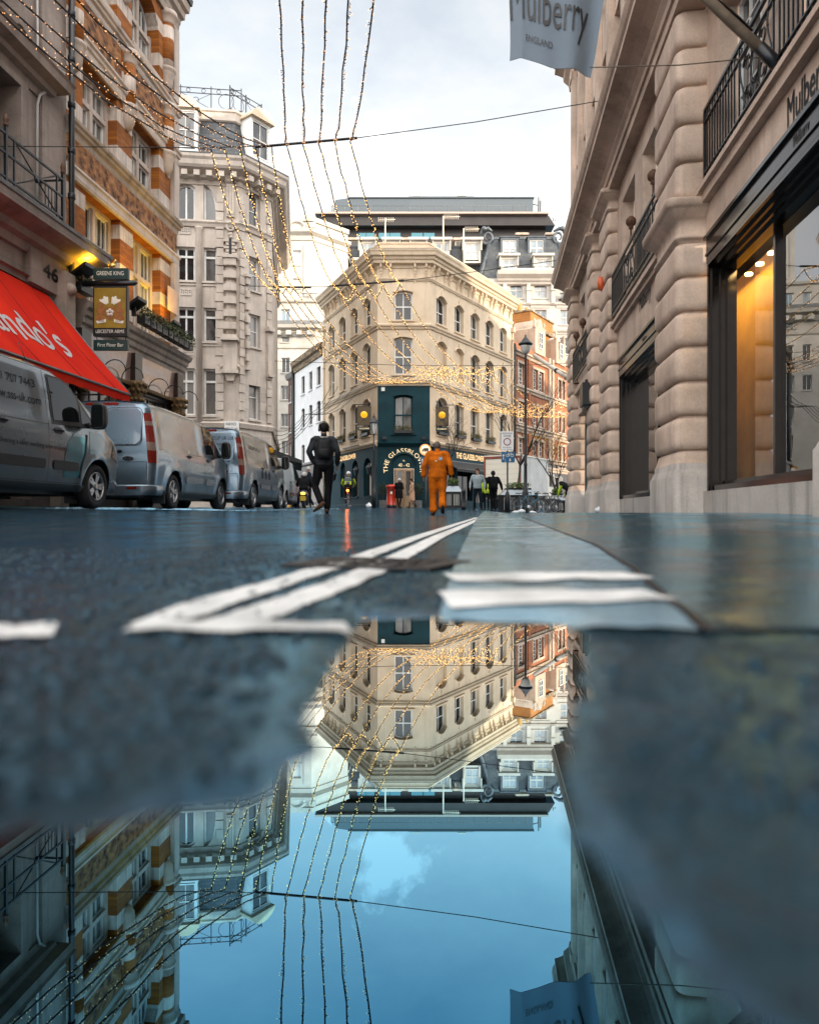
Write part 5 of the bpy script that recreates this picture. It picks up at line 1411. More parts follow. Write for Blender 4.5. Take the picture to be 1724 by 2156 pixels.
# pierced vents
for x, y in ((390, 486), (392, 615), (397, 741)):
    a, t = C1.px(x, y); q = MB(); q.box(C1, a - .24, a + .24, t - .16, t + .16, 0.002, .03)
    for i in range(5):
        for j in range(2): q.prism(C1, [(a - .18 + i * .09 + dx, t - .05 + j * .1 + (.0 if i % 2 else .03) + dz) for dx, dz in ((-.03, 0), (0, -.03), (.03, 0), (0, .03))], .031, .034, 1)
    q.build('vent', [M_c, M_black], cb)
# blocked half column and panels on the corner
a0, a1 = C1.px(474, 700)[0], min(C1.px(498, 700)[0], L1_ - .05)
def blocked(fr, a0, a1, z0, z1, n, dep):
    q = MB(); am = (a0 + a1) / 2; r = (a1 - a0) / 2
    q.lathe(fr(am, 0, 0), [(r * .86, z0), (r * .86, z1)], 16)
    p = (z1 - z0) / n
    for k in range(n): q.box(fr, a0 - .02, a1 + .02, z0 + p * (k + .45), z0 + p * (k + .98), .0, dep)
    q.box(fr, a0 - .08, a1 + .08, z1, z1 + .14, 0, dep + .06); q.box(fr, a0 - .05, a1 + .05, z0 - .16, z0, 0, dep + .05)
    q.build('blocked_column', M_c, cb)
zt1, zb1 = cz(C1, 548, 486), cz(C1, 708, 486)
blocked(C1, a0, a1, zb1, zt1, 6, .36)
q = MB(); zz = cz(C1, 715, 486)
q.box(C1, a0 - .15, a1 + .15, zz - .12, zz, 0, .5); q.box(C1, a0 - .05, a1 + .05, zz - 1.45, zz - .12, 0, .3); q.box(C1, a0 - .12, a1 + .12, zz - 1.62, zz - 1.45, 0, .38); q.prism(C1, [(a0, zz - 1.62), (a1, zz - 1.62), (a1 - .12, zz - 1.95), (a0 + .12, zz - 1.95)], 0, .22)
for a in (a0 - .1, a1 + .1): q.lathe(C1(a, zz - 1.3, .12), [(0, -.09), (.11, -.08), (.11, .0), (0, 0)], 10, axis='y')
q.build('corbelled_base', M_c, cb)
q = MB(); z0, z1 = cz(C1, 458, 488), cz(C1, 378, 488)
q.box(C1, a0 + .08, a1 - .08, z0, z1 - .2, 0, .12)
for k in range(3): a = a0 + .14 + k * (a1 - a0 - .28) / 2; q.box(C1, a - .035, a + .035, z0 + .1, z1 - .3, .121, .16)
q.tube([C1(a0 + .02, z1 - .12, .12), C1(a1 - .02, z1 - .12, .12)], .12, 10); q.build('scrolled_strip', M_c, cb)
q = MB(); zz = cz(C1, 478, 486); am = (a0 + a1) / 2
q.tube([C1(am + .17 * math.cos(k * PI / 7), zz + .2 * math.sin(k * PI / 7), .08) for k in range(14)], .06, 6, closed=True)
for k in range(5): q.ell(C1(am + .03 * (k % 2), zz - .36 - k * .13, .06), (.12 - k * .015, .08, .09), 8, 6)
q.build('wreath', M_c, cb)
q = MB()
for k in range(5): q.box(C1, a0 - .05 + (.1 if k % 2 else 0), a1 + .05 - (.1 if k % 2 else 0), zt1 + .18 + k * .16, zt1 + .3 + k * .16, 0, .14)
q.box(C1, am - .06, am + .06, zt1 + .2, zt1 + 1., .141, .15, 1); q.build('keyed_block', [M_c, M_black], cb)
# quoins at the corners of the chamfer
for fr, a, w in ((C1, C1.px(464, 700)[0], .16), (C2, L2_ - .14, .14), (C2, .12, .12)):
    z = 4.5; k = 0
    while z < 14.8:
        q = MB(); q.box(fr, a - w - (.05 if k % 2 else 0), min(a + w, L2_ if fr is C2 else 99), z, z + .38, .003, .06 + .03 * (k % 2)); q.build('quoin', M_c, cb); z += .42; k += 1
blocked(C2, C2.px(515, 800)[0], C2.px(521, 800)[0], 7.0, 11.2, 7, .2)
q = MB(); a_ = L2_ - .3; zz = cz(C2, 795, 566)
q.box(C2, a_ - .05, L2_, zz, zz + .12, 0, .25); q.box(C2, a_, L2_, zz + .12, zz + 2.2, 0, .12); q.box(C2, a_ - .08, L2_, zz + 2.2, zz + 2.4, 0, .3); q.build('corbelled_base', M_c, cb)
# arched surround on the chamfer
h = H2[0]; hd = arch_pts(h[0] - .02, h[1] + .02, h[3] + .03, h[4]); ho = arch_pts(h[0] - .16, h[1] + .16, h[3] + .18, h[4] + .1); n = len(hd)
q = MB(); vs = [C2(*p, 0) for p in hd] + [C2(*p, .1) for p in hd] + [C2(*p, .1) for p in ho] + [C2(*p, 0) for p in ho]
q.add(vs, [(j * n + i, j * n + i + 1, (j + 1) * n + i + 1, (j + 1) * n + i) for j in range(3) for i in range(n - 1)]); a = (h[0] + h[1]) / 2; q.prism(C2, [(a - .09, h[3]), (a + .09, h[3]), (a + .15, h[3] + .5), (a - .15, h[3] + .5)], 0, .18); q.build('arch_surround', M_c, cb)
# mansard roof, parapet band and dormers
q = MB(); q.sweep([P0, P1, P2, P3], [(-.15, 16.55), (-.75, 18.75), (-1.1, 18.8), (-1.1, 16.5)], 0); q.build('mansard_roof', M_slate, cb)
q = MB(); q.sweep([P0, P1, P2, P3], [(-.7, 18.7), (-.62, 18.75), (-.62, 19.1), (-.55, 19.15), (-.55, 19.25), (-3, 19.3), (-3, 18.6)], 0); q.build('roof_band', M_c, cb)
def dormer(fr, a0, a1, z0, z1, d0, dback, arch=True):
    q = MB(); w = .1
    am = (a0 + a1) / 2
    for a, b_ in ((a0 - w, a0), (a1, a1 + w)): q.box(fr, a, b_, z0 - .1, z1 + .1, dback, d0)
    q.box(fr, a0, a1, z1 + .0, z1 + .1, dback, d0); q.box(fr, a0 - w - .05, a1 + w + .05, z0 - .22, z0 - .1, dback, d0 + .08)
    o = q.build('dormer', M_white, cb)
    q = MB(); e = .22; top = arch_pts(a0 - e, a1 + e, z1 + .62, .42, 12)
    q.prism(fr, [(a0 - e, z1 + .101), (a1 + e, z1 + .101)] + [(x, y) for x, y in top][::-1], dback, d0 + .2); 
    q.build('dormer_roof', M_cream, o)
    window(cb, fr, (a0, a1, z0, z1), (M_white, M_cgl, M_white), .1, d0, (1, 1), fw=.06)
xa = [C1.px(x, 280, -.3)[0] for x in (371, 413)]
dormer(C1, xa[0], xa[1], cz(C1, 314, 390, -.3), cz(C1, 238, 390, -.3), -.12, -1.2)
xb = [C2.px(x, 300, -.1)[0] for x in (528, 556)]
dormer(C2, .75, 1.75, cz(C2, 335, 545, -.1), cz(C2, 262, 545, -.1), .05, -1.2)
# rooftop railing
q = MB()
for fr, L, bays in ((C1, L1_, 5), (C2, L2_, 2)):
    d = -.7; z0, z1 = 19.25, 20.25
    s0 = L - bays * 1.4 if fr is C1 else 0.
    step = 1.4 if fr is C1 else L / 2
    for k in range(bays + 1): q.box(fr, s0 + k * step - .02, s0 + k * step + .02, z0, z1 + .1, d - .02, d + .02)
    for t in (z0 + .02, z1 - .25, z1): q.box(fr, s0, L, t - .015, t + .015, d - .015, d + .015)
    for k in range(bays):
        a, b_ = s0 + k * step, s0 + (k + 1) * step; m_ = (a + b_) / 2
        for r, cc_, zz in ((.36, m_, z0 + .43), (.09, m_ - .35, z1 - .125), (.09, m_ + .35, z1 - .125)):
            if k % 2 == 0 or r < .2: q.tube([fr(cc_ + r * math.cos(i * PI / 8), zz + r * math.sin(i * PI / 8), d) for i in range(16)], .014, 4, closed=True)
        if k % 2:
            q.tube([fr(a, z0 + .02, d), fr(b_, z1 - .25, d)], .012, 4); q.tube([fr(a, z1 - .25, d), fr(b_, z0 + .02, d)], .012, 4)
            q.tube([fr(m_ + .13 * math.cos(i * PI / 6), z0 + .43 + .13 * math.sin(i * PI / 6), d) for i in range(12)], .014, 4, closed=True)
q.build('roof_railing', M_black, cb)
# street name plate
a, t = C1.px(489, 899, .08); q = MB()
nb = thing('street_name_plate', 'white street name plate reading WARWICK STREET W1 on the stone corner', 'sign', C1(a, t - .35, .2))
z0 = t - .1; q.box(C1, a - .33, a + .33, t - .32, t + .26, .17, .20); q.build('plate', mat('white_enamel', (.75, .76, .75), .3), nb)
q = MB(); lettering(q, lambda x, y: C1(a - .28 + x, t + .05 + y, .203), 'WARWICK', w=.5, h=.14); lettering(q, lambda x, y: C1(a - .28 + x, t - .18 + y, .203), 'STREET W1', w=.56, h=.14); q.build('lettering', M_black, nb)
# ------------------------------------------------------------------ white terrace house and brown brick house past the pub
M_wht = stone('white_painted_wall', (.60, .61, .62), (.74, .75, .76), None, rough=.65, streak=.25, grime=(.3, .3, .3))
M_wcr = stone('bright_white_stone', (.36, .335, .295), (.48, .455, .41), None, rough=.7, streak=.2, grime=(.42, .36, .28))
M_orn, nt, b = nodes('crumbling_cornice'); b.inputs['Roughness'].default_value = .85
h = noise(nt, pos(nt), 5, 7, .7); nt.links.new(ramp(nt, h, [(.38, (.03, .025, .02)), (.55, (.28, .2, .12)), (.7, (.6, .52, .42))]), b.inputs['Base Color']); bump(nt, b, h, .9, .1)
M_brn = brick('brown_brick', FL.u, (.13, .06, .04), (.07, .035, .025), (.14, .12, .1))
def ax(fr, x, d=0): return fr.px(x, 900, d)[0]
aw0, aw1 = ax(FL, 621), -.02
wh = thing('white_terrace_house', 'white painted terrace house with a crumbling cornice, left of the corner pub', 'building', FL(aw0 / 2, .5, 0))
zs = []
colw = [(635, 641.5), (650.8, 657.5), (667, 675)]
z_r = []
for (yt, yb) in ((772, 812), (844, 888), (926, 968)): z_r.append((FL.px(671, yb)[1], FL.px(671, yt)[1]))
HW = [(ax(FL, a), ax(FL, b_), z[0], z[1], .0 if i == 0 else .12) for i, z in enumerate(z_r) for a, b_ in colw]
q = MB(); wall(q, FL, aw0, aw1, 3.6, 11.9, HW, .18, 0); wall(q, FL, aw0, aw1, 0, 3.6, [(aw0 + .4, aw1 - .4, .9, 2.9)], .2, 1)
q.poly([FL(aw0, 0, 0), FL(aw0, 12.4, 0), FL(aw0, 12.4, -6), FL(aw0, 0, -6)]); q.poly([FL(aw0, 12.3, 0), FL(aw1, 12.3, 0), FL(aw1, 12.3, -6), FL(aw0, 12.3, -6)])
q.build('wall', [M_wht, M_pubdark], wh)
for h in HW: window(wh, FL, h, (mat('dark_sash_paint', (.05, .05, .05), .4) if h is HW[0] else bpy.data.materials['dark_sash_paint'], M_dkgl, M_wht), .18, 0, (1, 1), sill=.12, fw=.05)
window(wh, FL, (aw0 + .4, aw1 - .4, .9, 2.9), (M_pubdark, M_dkgl, M_pubdark), .2, 0, (3, 0))
q = MB(); q.sweep([FL(aw0, 0)[:2], FL(aw1, 0)[:2]], [(0, 11.55), (.12, 11.6), (.16, 11.95), (.34, 12.05), (.42, 12.4), (0, 12.5)]); q.build('cornice', M_orn, wh)
q = MB(); q.sweep([FL(aw0, 0)[:2], FL(aw1, 0)[:2]], [(0, 2.95), (.25, 3.0), (.3, 3.7), (.42, 3.8), (.42, 3.95), (0, 4.05)]); q.box(FL, aw0 + .3, aw1 - .3, 2.78, 2.9, .02, .7); q.build('shop_fascia', M_pubdark, wh)
ab0, ab1 = ax(FL, 607), aw0 - .02
bh = thing('brown_brick_house', 'narrow dark brown brick house above the yellow shopfront', 'building', FL((ab0 + ab1) / 2, .5, 0))
q = MB(); w0 = ab0 + (ab1 - ab0) * .18; w1 = ab0 + (ab1 - ab0) * .42; w2 = ab0 + (ab1 - ab0) * .56; w3 = ab0 + (ab1 - ab0) * .8
HB = [(a, b_, z, z + 1.6, .1) for z in (4.4, 6.9, 9.4) for a, b_ in ((w0, w1), (w2, w3))]
wall(q, FL, ab0, ab1, 3.7, 11.4, HB, .15, 0); wall(q, FL, ab0, ab1, 0, 3.7, [(ab0 + .2, ab1 - .2, .5, 2.8)], .15, 1)
q.poly([FL(ab0, 0, 0), FL(ab0, 11.4, 0), FL(ab0, 11.4, -6), FL(ab0, 0, -6)])
M_yel = mat('yellow_shop_paint', (.62, .30, .015), .35, var=.15)
q.build('wall', [M_brn, M_yel], bh)
for h in HB: window(bh, FL, h, (M_white, M_dkgl, M_wht), .15, 0, (1, 1), sill=.08, fw=.06)
window(bh, FL, (ab0 + .2, ab1 - .2, .5, 2.8), (M_yel, M_dkgl, M_yel), .15, 0, (1, 0))
q = MB(); q.sweep([FL(ab0, 0)[:2], FL(ab1, 0)[:2]], [(0, 11.3), (.2, 11.4), (.3, 11.75), (0, 11.9)]); q.build('cornice', M_pubdark, bh)
q = MB(); q.sweep([FL(ab0, 0)[:2], FL(ab1, 0)[:2]], [(0, 2.85), (.3, 2.85), (.4, 3.6), (.5, 3.7), (0, 3.8)]); q.build('yellow_fascia', M_yel, bh)
q = MB(); q.tube([FL(ab1 - .1, .3, .12), FL(ab1 - .1, 12.3, .12)], .14, 8); q.build('drainpipe', M_black, bh)

# ------------------------------------------------------------------ white tower building far left
E_Y = 66.; wt = thing('white_stone_tower', 'tall bright white stone tower building behind the terrace, far down the left street', 'building', W(620, 1060, E_Y))
e0 = W(540, 0, E_Y); e1_ = W(656, 0, E_Y); E = Fr((e0.x, E_Y), (1, 0)); dE = Vector((.7, .714)).normalized()
E2 = Fr((e1_.x, E_Y), dE)
def ez(y): return H + (CY - y) / F * E_Y
def ea(x): return (x - 540) / F * E_Y
LE = ea(656); tw0 = ea(588)
HE = [(ea(617), ea(634), ez(558), ez(527)), (ea(617), ea(634), ez(607), ez(586))]
q = MB(); wall(q, E, tw0, LE, ez(640), ez(455), HE, .25); wall(q, E2, 0, 4.4, ez(640), ez(455) - .0, [], .2)
q.poly([E(tw0, ez(640)), E(tw0, ez(455)), E(tw0, ez(455), -6), E(tw0, ez(640), -6)]); q.poly([E(tw0, ez(455)), E(LE, ez(455)), E2(4.4, ez(455)), E(tw0, ez(455), -6)])
HL_ = [(ea(597), ea(615), ez(687), ez(659)), (ea(597), ea(615), ez(790), ez(759)), (ea(597), ea(613), ez(846), ez(817)), (ea(597), ea(612), ez(902), ez(875)), (ea(599), ea(612), ez(958), ez(931)), (ea(597), ea(614), ez(727), ez(714)),
       (ea(566), ea(582), ez(687), ez(659)), (ea(566), ea(582), ez(790), ez(759)), (ea(566), ea(582), ez(846), ez(817))]
Eb = E.off(1.2); E2b = Fr(Vector(E2.O) + E.n * 1.2 + Vector((.5, 0)), dE)
wall(q, Eb, 0, LE + .5, -.2, ez(638), HL_, .25); wall(q, E2b, 0, 7, -.2, ez(638), [], .2)
q.poly([Eb(0, ez(638)), Eb(LE + .5, ez(638)), E2b(7, ez(638)), E(0, ez(638), -5)])
q.build('wall', M_wcr, wt)
for h in HE: window(wt, E, h, (M_white, M_glass_sky, M_wcr), .25, 0, (1, 0), sill=.1)
for i, h in enumerate(HL_): window(wt, Eb, h, (M_white, M_glass_sky if i in (0, 6) else M_dkgl, M_wcr), .25, 0, (1, 0) if i != 5 else (0, 5), sill=.1)
pE = [E(tw0, 0)[:2], E(LE, 0)[:2], E2(4.4, 0)[:2]]; pEb = [Eb(0, 0)[:2], Eb(LE + .5, 0)[:2], E2b(7, 0)[:2]]
def cse(name, path, prof, m=M_wcr):
    q = MB(); q.sweep(path, prof); q.build(name, m, wt)
z = ez(497); cse('cornice', pE, [(0, z - .4), (.1, z - .4), (.12, z), (.5, z + .25), (.55, z + .5), (0, z + .75)])
z = ez(462); cse('crest', pE, [(0, z - .2), (.2, z - .2), (.25, z + .2), (0, z + .3)])
z = ez(705); cse('cornice', pEb, [(0, z - .5), (.1, z - .4), (.15, z), (.7, z + .2), (.8, z + .5), (.2, z + .62), (0, z + .62)]); cse('lead_roof', pEb, [(.2, z + .625), (.82, z + .51), (.3, z + .95), (0, z + 1.0)], M_sill)
z = ez(642); cse('string_course', pEb, [(0, z - .2), (.2, z - .1), (.25, z + .1), (0, z + .2)])
z = ez(737); cse('string_course', pEb, [(0, z - .2), (.12, z - .1), (.15, z + .1), (0, z + .15)])
for k in range(12):
    a = ea(566) + k * .95
    if a < LE: q = MB(); q.box(Eb, a, a + .45, ez(714), ez(705) - .02, 0, .6); q.build('dentil_block', M_wcr, wt)
q = MB(); am = ea(624); zz = ez(478); q.tube([E(am + .75 * math.cos(k * PI / 8), zz + .55 * math.sin(k * PI / 8), .05) for k in range(17)], .16, 6)
for a in (am - 1.6, am + 1.2): q.box(E, a, a + .6, zz - .1, zz + .4, 0, .15)
q.build('crest_scroll', M_wcr, wt)
for (a0, a1, b0, b1) in ((600, 613, 505, 625), (640, 654, 515, 625)):
    q = MB(); q.box(E, ea(a0), ea(a1), ez(b1), ez(b0), 0.003, .08); q.build('raised_panel', M_wcr, wt)
q = MB()
zr0, zr1 = ez(638), ez(624)
for k in range(12): a = ea(640) + k * .12; q.box(Eb, a, a + .03, zr0, zr1, -.3, -.27)
q.box(Eb, ea(638), ea(671), zr1 - .05, zr1, -.31, -.26); q.box(Eb, ea(638), ea(671), zr0, zr0 + .05, -.31, -.26); q.build('balcony_railing', M_black, wt)

# ------------------------------------------------------------------ mansard block behind the pub
GY = 70.; gb = thing('mansard_block', 'large white block with a steep slate mansard roof and white dormers behind the pub', 'building', W(950, 1060, GY))
gO = W(640, 0, GY); GF = Fr((gO.x, GY), (1, 0)); gk = GY / F
def ga(x): return (x - 640) * gk
def gz(y): return H + (CY - y) * gk
M_gs = slate('dark_mansard_slate', (1, 0), (.055, .06, .062), (.03, .033, .036), row=.28, w=.4)
M_gsb = slate('brown_mansard_slate', (1, 0), (.06, .05, .038), (.035, .028, .022), row=.24, w=.35)
M_lead = mat('pale_roof_lead', (.075, .085, .095), .45, .3, var=.3, scale=2)
M_wfr = mat('sunlit_white_frame', (.40, .38, .35), .5)
M_gg = glassmat('pale_dormer_glass', (.07, .11, .14), (.26, .28, .29), .04, 1.9)
GH = []
for (a, b_, t, u_) in ((1073, 1099, 593, 628), (1124, 1150, 593, 628), (1178, 1201, 598, 628), (1079, 1099, 652, 684), (1126, 1150, 652, 684), (1179, 1205, 652, 684), (1079, 1099, 711, 746), (1126, 1150, 711, 746), (1178, 1200, 711, 746), (1222, 1246, 652, 684), (1178, 1200, 770, 805), (1222, 1246, 711, 746)):
    GH.append((ga(a), ga(b_), gz(u_), gz(t)))
q = MB(); wall(q, GF, ga(990), ga(1320), -.2, gz(588), GH, .25); wall(q, GF, ga(640), ga(990), -.2, gz(603), [], .2, d=-.4)
q.poly([GF(ga(640), 0, -.4), GF(ga(640), gz(603), -.4), GF(ga(640), gz(603), -12), GF(ga(640), 0, -12)])
q.build('wall', M_wcr, gb)
for i, h in enumerate(GH): window(gb, GF, h, (M_wfr, M_gg if i < 6 else M_glass, M_wcr), .25, 0, (1, 1), sill=.2, fw=.12, bw=.1)
def cg(name, a, b_, prof, m=M_wcr):
    q = MB(); q.sweep([GF(ga(a), 0)[:2], GF(ga(b_), 0)[:2]], prof); return q.build(name, m, gb)
z = gz(590); cg('cornice', 1045, 1182, [(0, z - .3), (.5, z - .2), (.6, z), (1.0, z + .3), (1.1, z + .65), (.6, z + .7), (0, z + .7)])
q = MB(); q.box(GF, ga(1055), ga(1168), z + .7, gz(568), -.3, .5); q.build('parapet', M_wcr, gb)
z = gz(598); cg('cornice', 990, 1320, [(0, z - .2), (.25, z - .1), (.4, z + .2), (.45, z + .4), (0, z + .5)])
for yy in (640, 697, 760):
    z = gz(yy); cg('string_course', 990, 1320, [(0, z - .15), (.2, z - .1), (.25, z + .1), (0, z + .2)])
for x in (1062, 1112, 1163):
    q = MB(); q.box(GF, ga(x - 4), ga(x + 4), gz(640), gz(590), 0.003, .3); q.box(GF, ga(x - 5), ga(x + 5), gz(614), gz(608), .301, .4); q.build('pilaster', M_wcr, gb)
for h in GH[:6]:
    q = MB(); q.box(GF, h[0] - .35, h[1] + .35, h[2] - .95, h[2] - .3, 0.003, .07); q.build('raised_panel', M_wcr, gb)
# roofs
def roofpoly(name, pts, m, th=.25):
    q = MB(); n = len(pts); vs = [GF(ga(x), gz(y), d) for x, y, d in pts] + [GF(ga(x), gz(y) - .02, d - th) for x, y, d in pts]
    q.add(vs, [tuple(range(n)), tuple(range(n, 2 * n))[::-1]] + [(i, n + i, n + (i + 1) % n, (i + 1) % n) for i in range(n)]); return q.build(name, m, gb)
roofpoly('slate_roof', [(663, 603, -.3), (1012, 603, -.3), (1040, 501, -2.4), (716, 501, -2.4)], M_gs)
roofpoly('brown_slate_hip', [(664, 602.5, -.27), (700, 602.5, -.27), (745, 505, -2.3), (713, 505, -2.3)], M_gsb, .2)
roofpoly('pavilion_roof', [(1005, 592, .3), (1212, 592, .3), (1180, 485, -2.1), (1035, 485, -2.1)], M_gs, .4)
q = MB(); q.tube([GF(ga(1006), gz(592), .36), GF(ga(1022), gz(545), -.75), GF(ga(1034), gz(495), -1.95)], [.2, .2, .18], 8); q.build('hip_roll', M_lead, gb)
q = MB(); q.tube([GF(ga(1211), gz(592), .36), GF(ga(1195), gz(545), -.75), GF(ga(1181), gz(495), -1.95)], [.2, .2, .18], 8); q.build('hip_roll', M_lead, gb)
for x, s_ in ((1030, 1), (1184, -1)):
    q = MB(); c = (ga(x), gz(484))
    q.tube([GF(c[0] + s_ * (.75 * (1 - i / 22)) * math.cos(i * .45 + PI), c[1] + .8 * (1 - i / 24) * math.sin(i * .45 + PI), -1.9) for i in range(18)], [.22 - i * .009 for i in range(18)], 7)
    q.tube([GF(c[0] - s_ * .7, c[1] + .1, -1.9), GF(c[0] - s_ * .5, c[1] + .75, -1.9), GF(c[0] + .1, c[1] + .9, -1.9), GF(c[0] + s_ * .5, c[1] + .6, -1.9)], [.12, .2, .2, .1], 7); q.ell(GF(c[0] - s_ * .35, c[1] + .8, -1.7), (.28, .25, .25), 8, 6)
    q.build('volute', M_lead, gb)
q = MB(); q.box(GF, ga(1034), ga(1181), gz(487), gz(482), -2.5, -2.0); q.build('ridge_roll', M_lead, gb)
q = MB(); q.box(GF, ga(717), ga(1034), gz(503), gz(499), -2.8, -2.3)
for k in range(0, 60): q.ell(GF(ga(720) + k * .24, gz(498.5), -2.5), (.07, .1, .09), 6, 4)
q.build('ridge_roll', M_gs, gb)
def gdormer(x0, x1, yt, yb, d0, style='white'):
    a0, a1, z0, z1 = ga(x0), ga(x1), gz(yb), gz(yt); e = .2
    q = MB()
    fm = M_wcr if style == 'white' else M_lead
    for a, b_ in ((a0 - e, a0), (a1, a1 + e)): q.box(GF, a, b_, z0 - .15, z1 + .25, -3, d0)
    q.box(GF, a0, a1, z1, z1 + .25, -3, d0); q.box(GF, a0 - e, a1 + e, z0 - .35, z0 - .151, -3, d0 + .06)
    if style == 'white':
        q.box(GF, a0 - e - .25, a1 + e + .25, z1 + .251, z1 + .5, -3, d0 + .35)
        for a in (a0 - e - .12, a1 + e): q.box(GF, a, a + .12, z1 - .75, z1 + .25, -1, d0 + .2)
    else: q.box(GF, a0 - e - .1, a1 + e + .1, z1 + .251, z1 + .35, -3, d0 + .1)
    o = q.build('dormer', fm, gb)
    window(gb, GF, (a0, a1, z0, z1), (M_wfr, M_gg, M_wfr), .12, d0, (1, 1), fw=.12, bw=.12)
for x0, x1 in ((760, 785), (812, 836), (869, 893), (917, 943), (981, 1009)): gdormer(x0, x1, 506, 541, -.75)
gdormer(699, 726, 553, 588, .1); gdormer(752, 778, 556, 588, .1)
for x0, x1 in ((1061, 1091), (1119, 1149)): gdormer(x0, x1, 495, 531, -1.2, 'lead')
for x0, x1 in ((1058, 1084), (1129, 1156)): gdormer(x0, x1, 546, 570, .05)
for x, y0, w in ((742, 497, 16), (857, 497, 15), (972, 497, 15), (1108, 486, 15), (1169, 486, 11)):
    q = MB(); q.box(GF, ga(x - w * .72), ga(x + w * .72), gz(y0 + 8), gz(y0 - 14), -4.2, -2.9); q.box(GF, ga(x - w), ga(x + w), gz(y0 - 14), gz(y0 - 18), -4.5, -2.6)
    q.box(GF, ga(x - w * .85), ga(x + w * .85), gz(y0 - 18), gz(y0 - 19.5), -4.4, -2.7)
    for k in range(5): q.box(GF, ga(x - w * .5), ga(x + w * .5), gz(y0 - k * 2.4), gz(y0 - k * 2.4 - 1.2), -2.899, -2.8, 1)
    q.build('vent_stack', [mat('tan_vent_stone', (.42, .33, .25), .7, var=.4, scale=2) if x == 742 else bpy.data.materials['tan_vent_stone'], M_sill], gb)
q = MB(); zz = gz(625)
for k in range(16): a = ga(1178) + k * .11; q.box(GF, a, a + .04, gz(632), gz(621), .4, .44)
q.box(GF, ga(1176), ga(1205), gz(621.5), gz(620), .38, .46); q.box(GF, ga(1176), ga(1205), gz(633), gz(631.5), 0, .46); q.build('balcony_railing', M_black, gb)
# television aerials standing on the pub roof side
def aerial(x, y0, y1, x0, x1, yb, Y, label):
    q = MB(); q.tube([W(x, y0, Y), W(x, y1, Y)], .055, 6)
    q.tube([W(x0, yb + 1, Y), W(x1, yb, Y)], .03, 4); n = int((x1 - x0) / 4)
    for k in range(n): p = W(x0 + (x1 - x0) * k / n, yb + .5, Y); q.tube([p + Vector((0, -.1, -.22)), p + Vector((0, .1, .22))], .018, 4)
    single(q, 'television_aerial', mat('pale_aerial_metal', (.6, .52, .42), .5, .3) if x == 811 else bpy.data.materials['pale_aerial_metal'], label, 'aerial')
aerial(811, 530, 459, 797, 832, 462, 56, 'short pale television aerial with a wide comb of rods, left of the taller masts')
aerial(933, 530, 455, 936, 968, 456, 52, 'tallest thin pale television aerial rising in front of the glass roof')
aerial(976, 556, 481, 980, 1009, 482, 50, 'television aerial with a slanting comb in front of the right dormer')

# ------------------------------------------------------------------ glass and metal roof block
HY = 76.; hb = thing('metal_roof_block', 'grey metal clad roof storey with glass balustrade above the mansard block', 'building', W(900, 520, HY))
hO = W(640, 0, HY); HF = Fr((hO.x, HY), (1, 0)); hk = HY / F
def ha(x): return (x - 640) * hk
def hz(y): return H + (CY - y) * hk
M_clad, nt, b = nodes('grey_metal_cladding'); b.inputs['Roughness'].default_value = .38; b.inputs['Metallic'].default_value = .3
br = N(nt, 'ShaderNodeTexBrick'); br.offset = 0; br.inputs['Scale'].default_value = 1; br.inputs['Brick Width'].default_value = 7.; br.inputs['Row Height'].default_value = 1.05; br.inputs['Mortar Size'].default_value = .02
br.inputs['Color1'].default_value = (.07, .085, .095, 1); br.inputs['Color2'].default_value = (.085, .10, .11, 1); br.inputs['Mortar'].default_value = (.08, .09, .1, 1)
nt.links.new(wallvec(nt, (1, 0))[0], br.inputs['Vector']); nt.links.new(br.outputs['Color'], b.inputs['Base Color'])
M_dkclad = mat('dark_bronze_cladding', (.03, .024, .022), .4, .3, var=.3, scale=.6)
M_tealglass = mat('teal_balustrade_glass', (.01, .16, .22), .05, 0, .8)
q = MB(); q.prism(HF, [(ha(700), hz(456)), (ha(1122), hz(456)), (ha(1122), hz(417)), (ha(735), hz(417)), (ha(706), hz(421))], -6, 0); q.box(HF, ha(733), ha(1124), hz(417.5), hz(415.5), -6.2, .15); q.build('clad_storey', M_clad, hb)
q = MB(); q.prism(HF, [(ha(668), hz(456)), (ha(699.8), hz(456)), (ha(699.8), hz(421))], -5.5, -.2); q.build('glass_end', glassmat('sloped_end_glass', (.2, .25, .28), (.4, .45, .48), .05, 1.8), hb)
q = MB(); q.box(HF, ha(666), ha(1150), hz(459.5), hz(455.5), -7, 1.2); q.build('terrace_edge', mat('tan_terrace_edge', (.33, .26, .22), .5), hb)
q = MB(); q.prism(HF, [(ha(672), hz(459.6)), (ha(1152), hz(459.6)), (ha(1165), hz(480)), (ha(712), hz(480))], -6, .7); q.prism(HF, [(ha(712), hz(480.05)), (ha(1150), hz(480.05)), (ha(1150), hz(510)), (ha(712), hz(510))], -6, -.4); q.build('overhang', M_dkclad, hb)
for x0, x1 in ((722, 727), (752, 770), (771, 788), (797, 820), (821, 843), (866, 890), (892, 915)):
    q = MB(); q.box(HF, ha(x0), ha(x1), hz(500), hz(488), -.35, -.3); q.build('balustrade_glass', M_tealglass, hb)
q = MB(); q.box(HF, ha(863), ha(997), hz(415.4), hz(407), -5, -1); q.box(HF, ha(860), ha(999), hz(407), hz(405.5), -5.1, -.9); q.box(HF, ha(940), ha(970), hz(405.4), hz(402), -4, -2); q.box(HF, ha(1006), ha(1032), hz(415.4), hz(410), -4, -2); q.build('plant_housing', M_clad, hb)
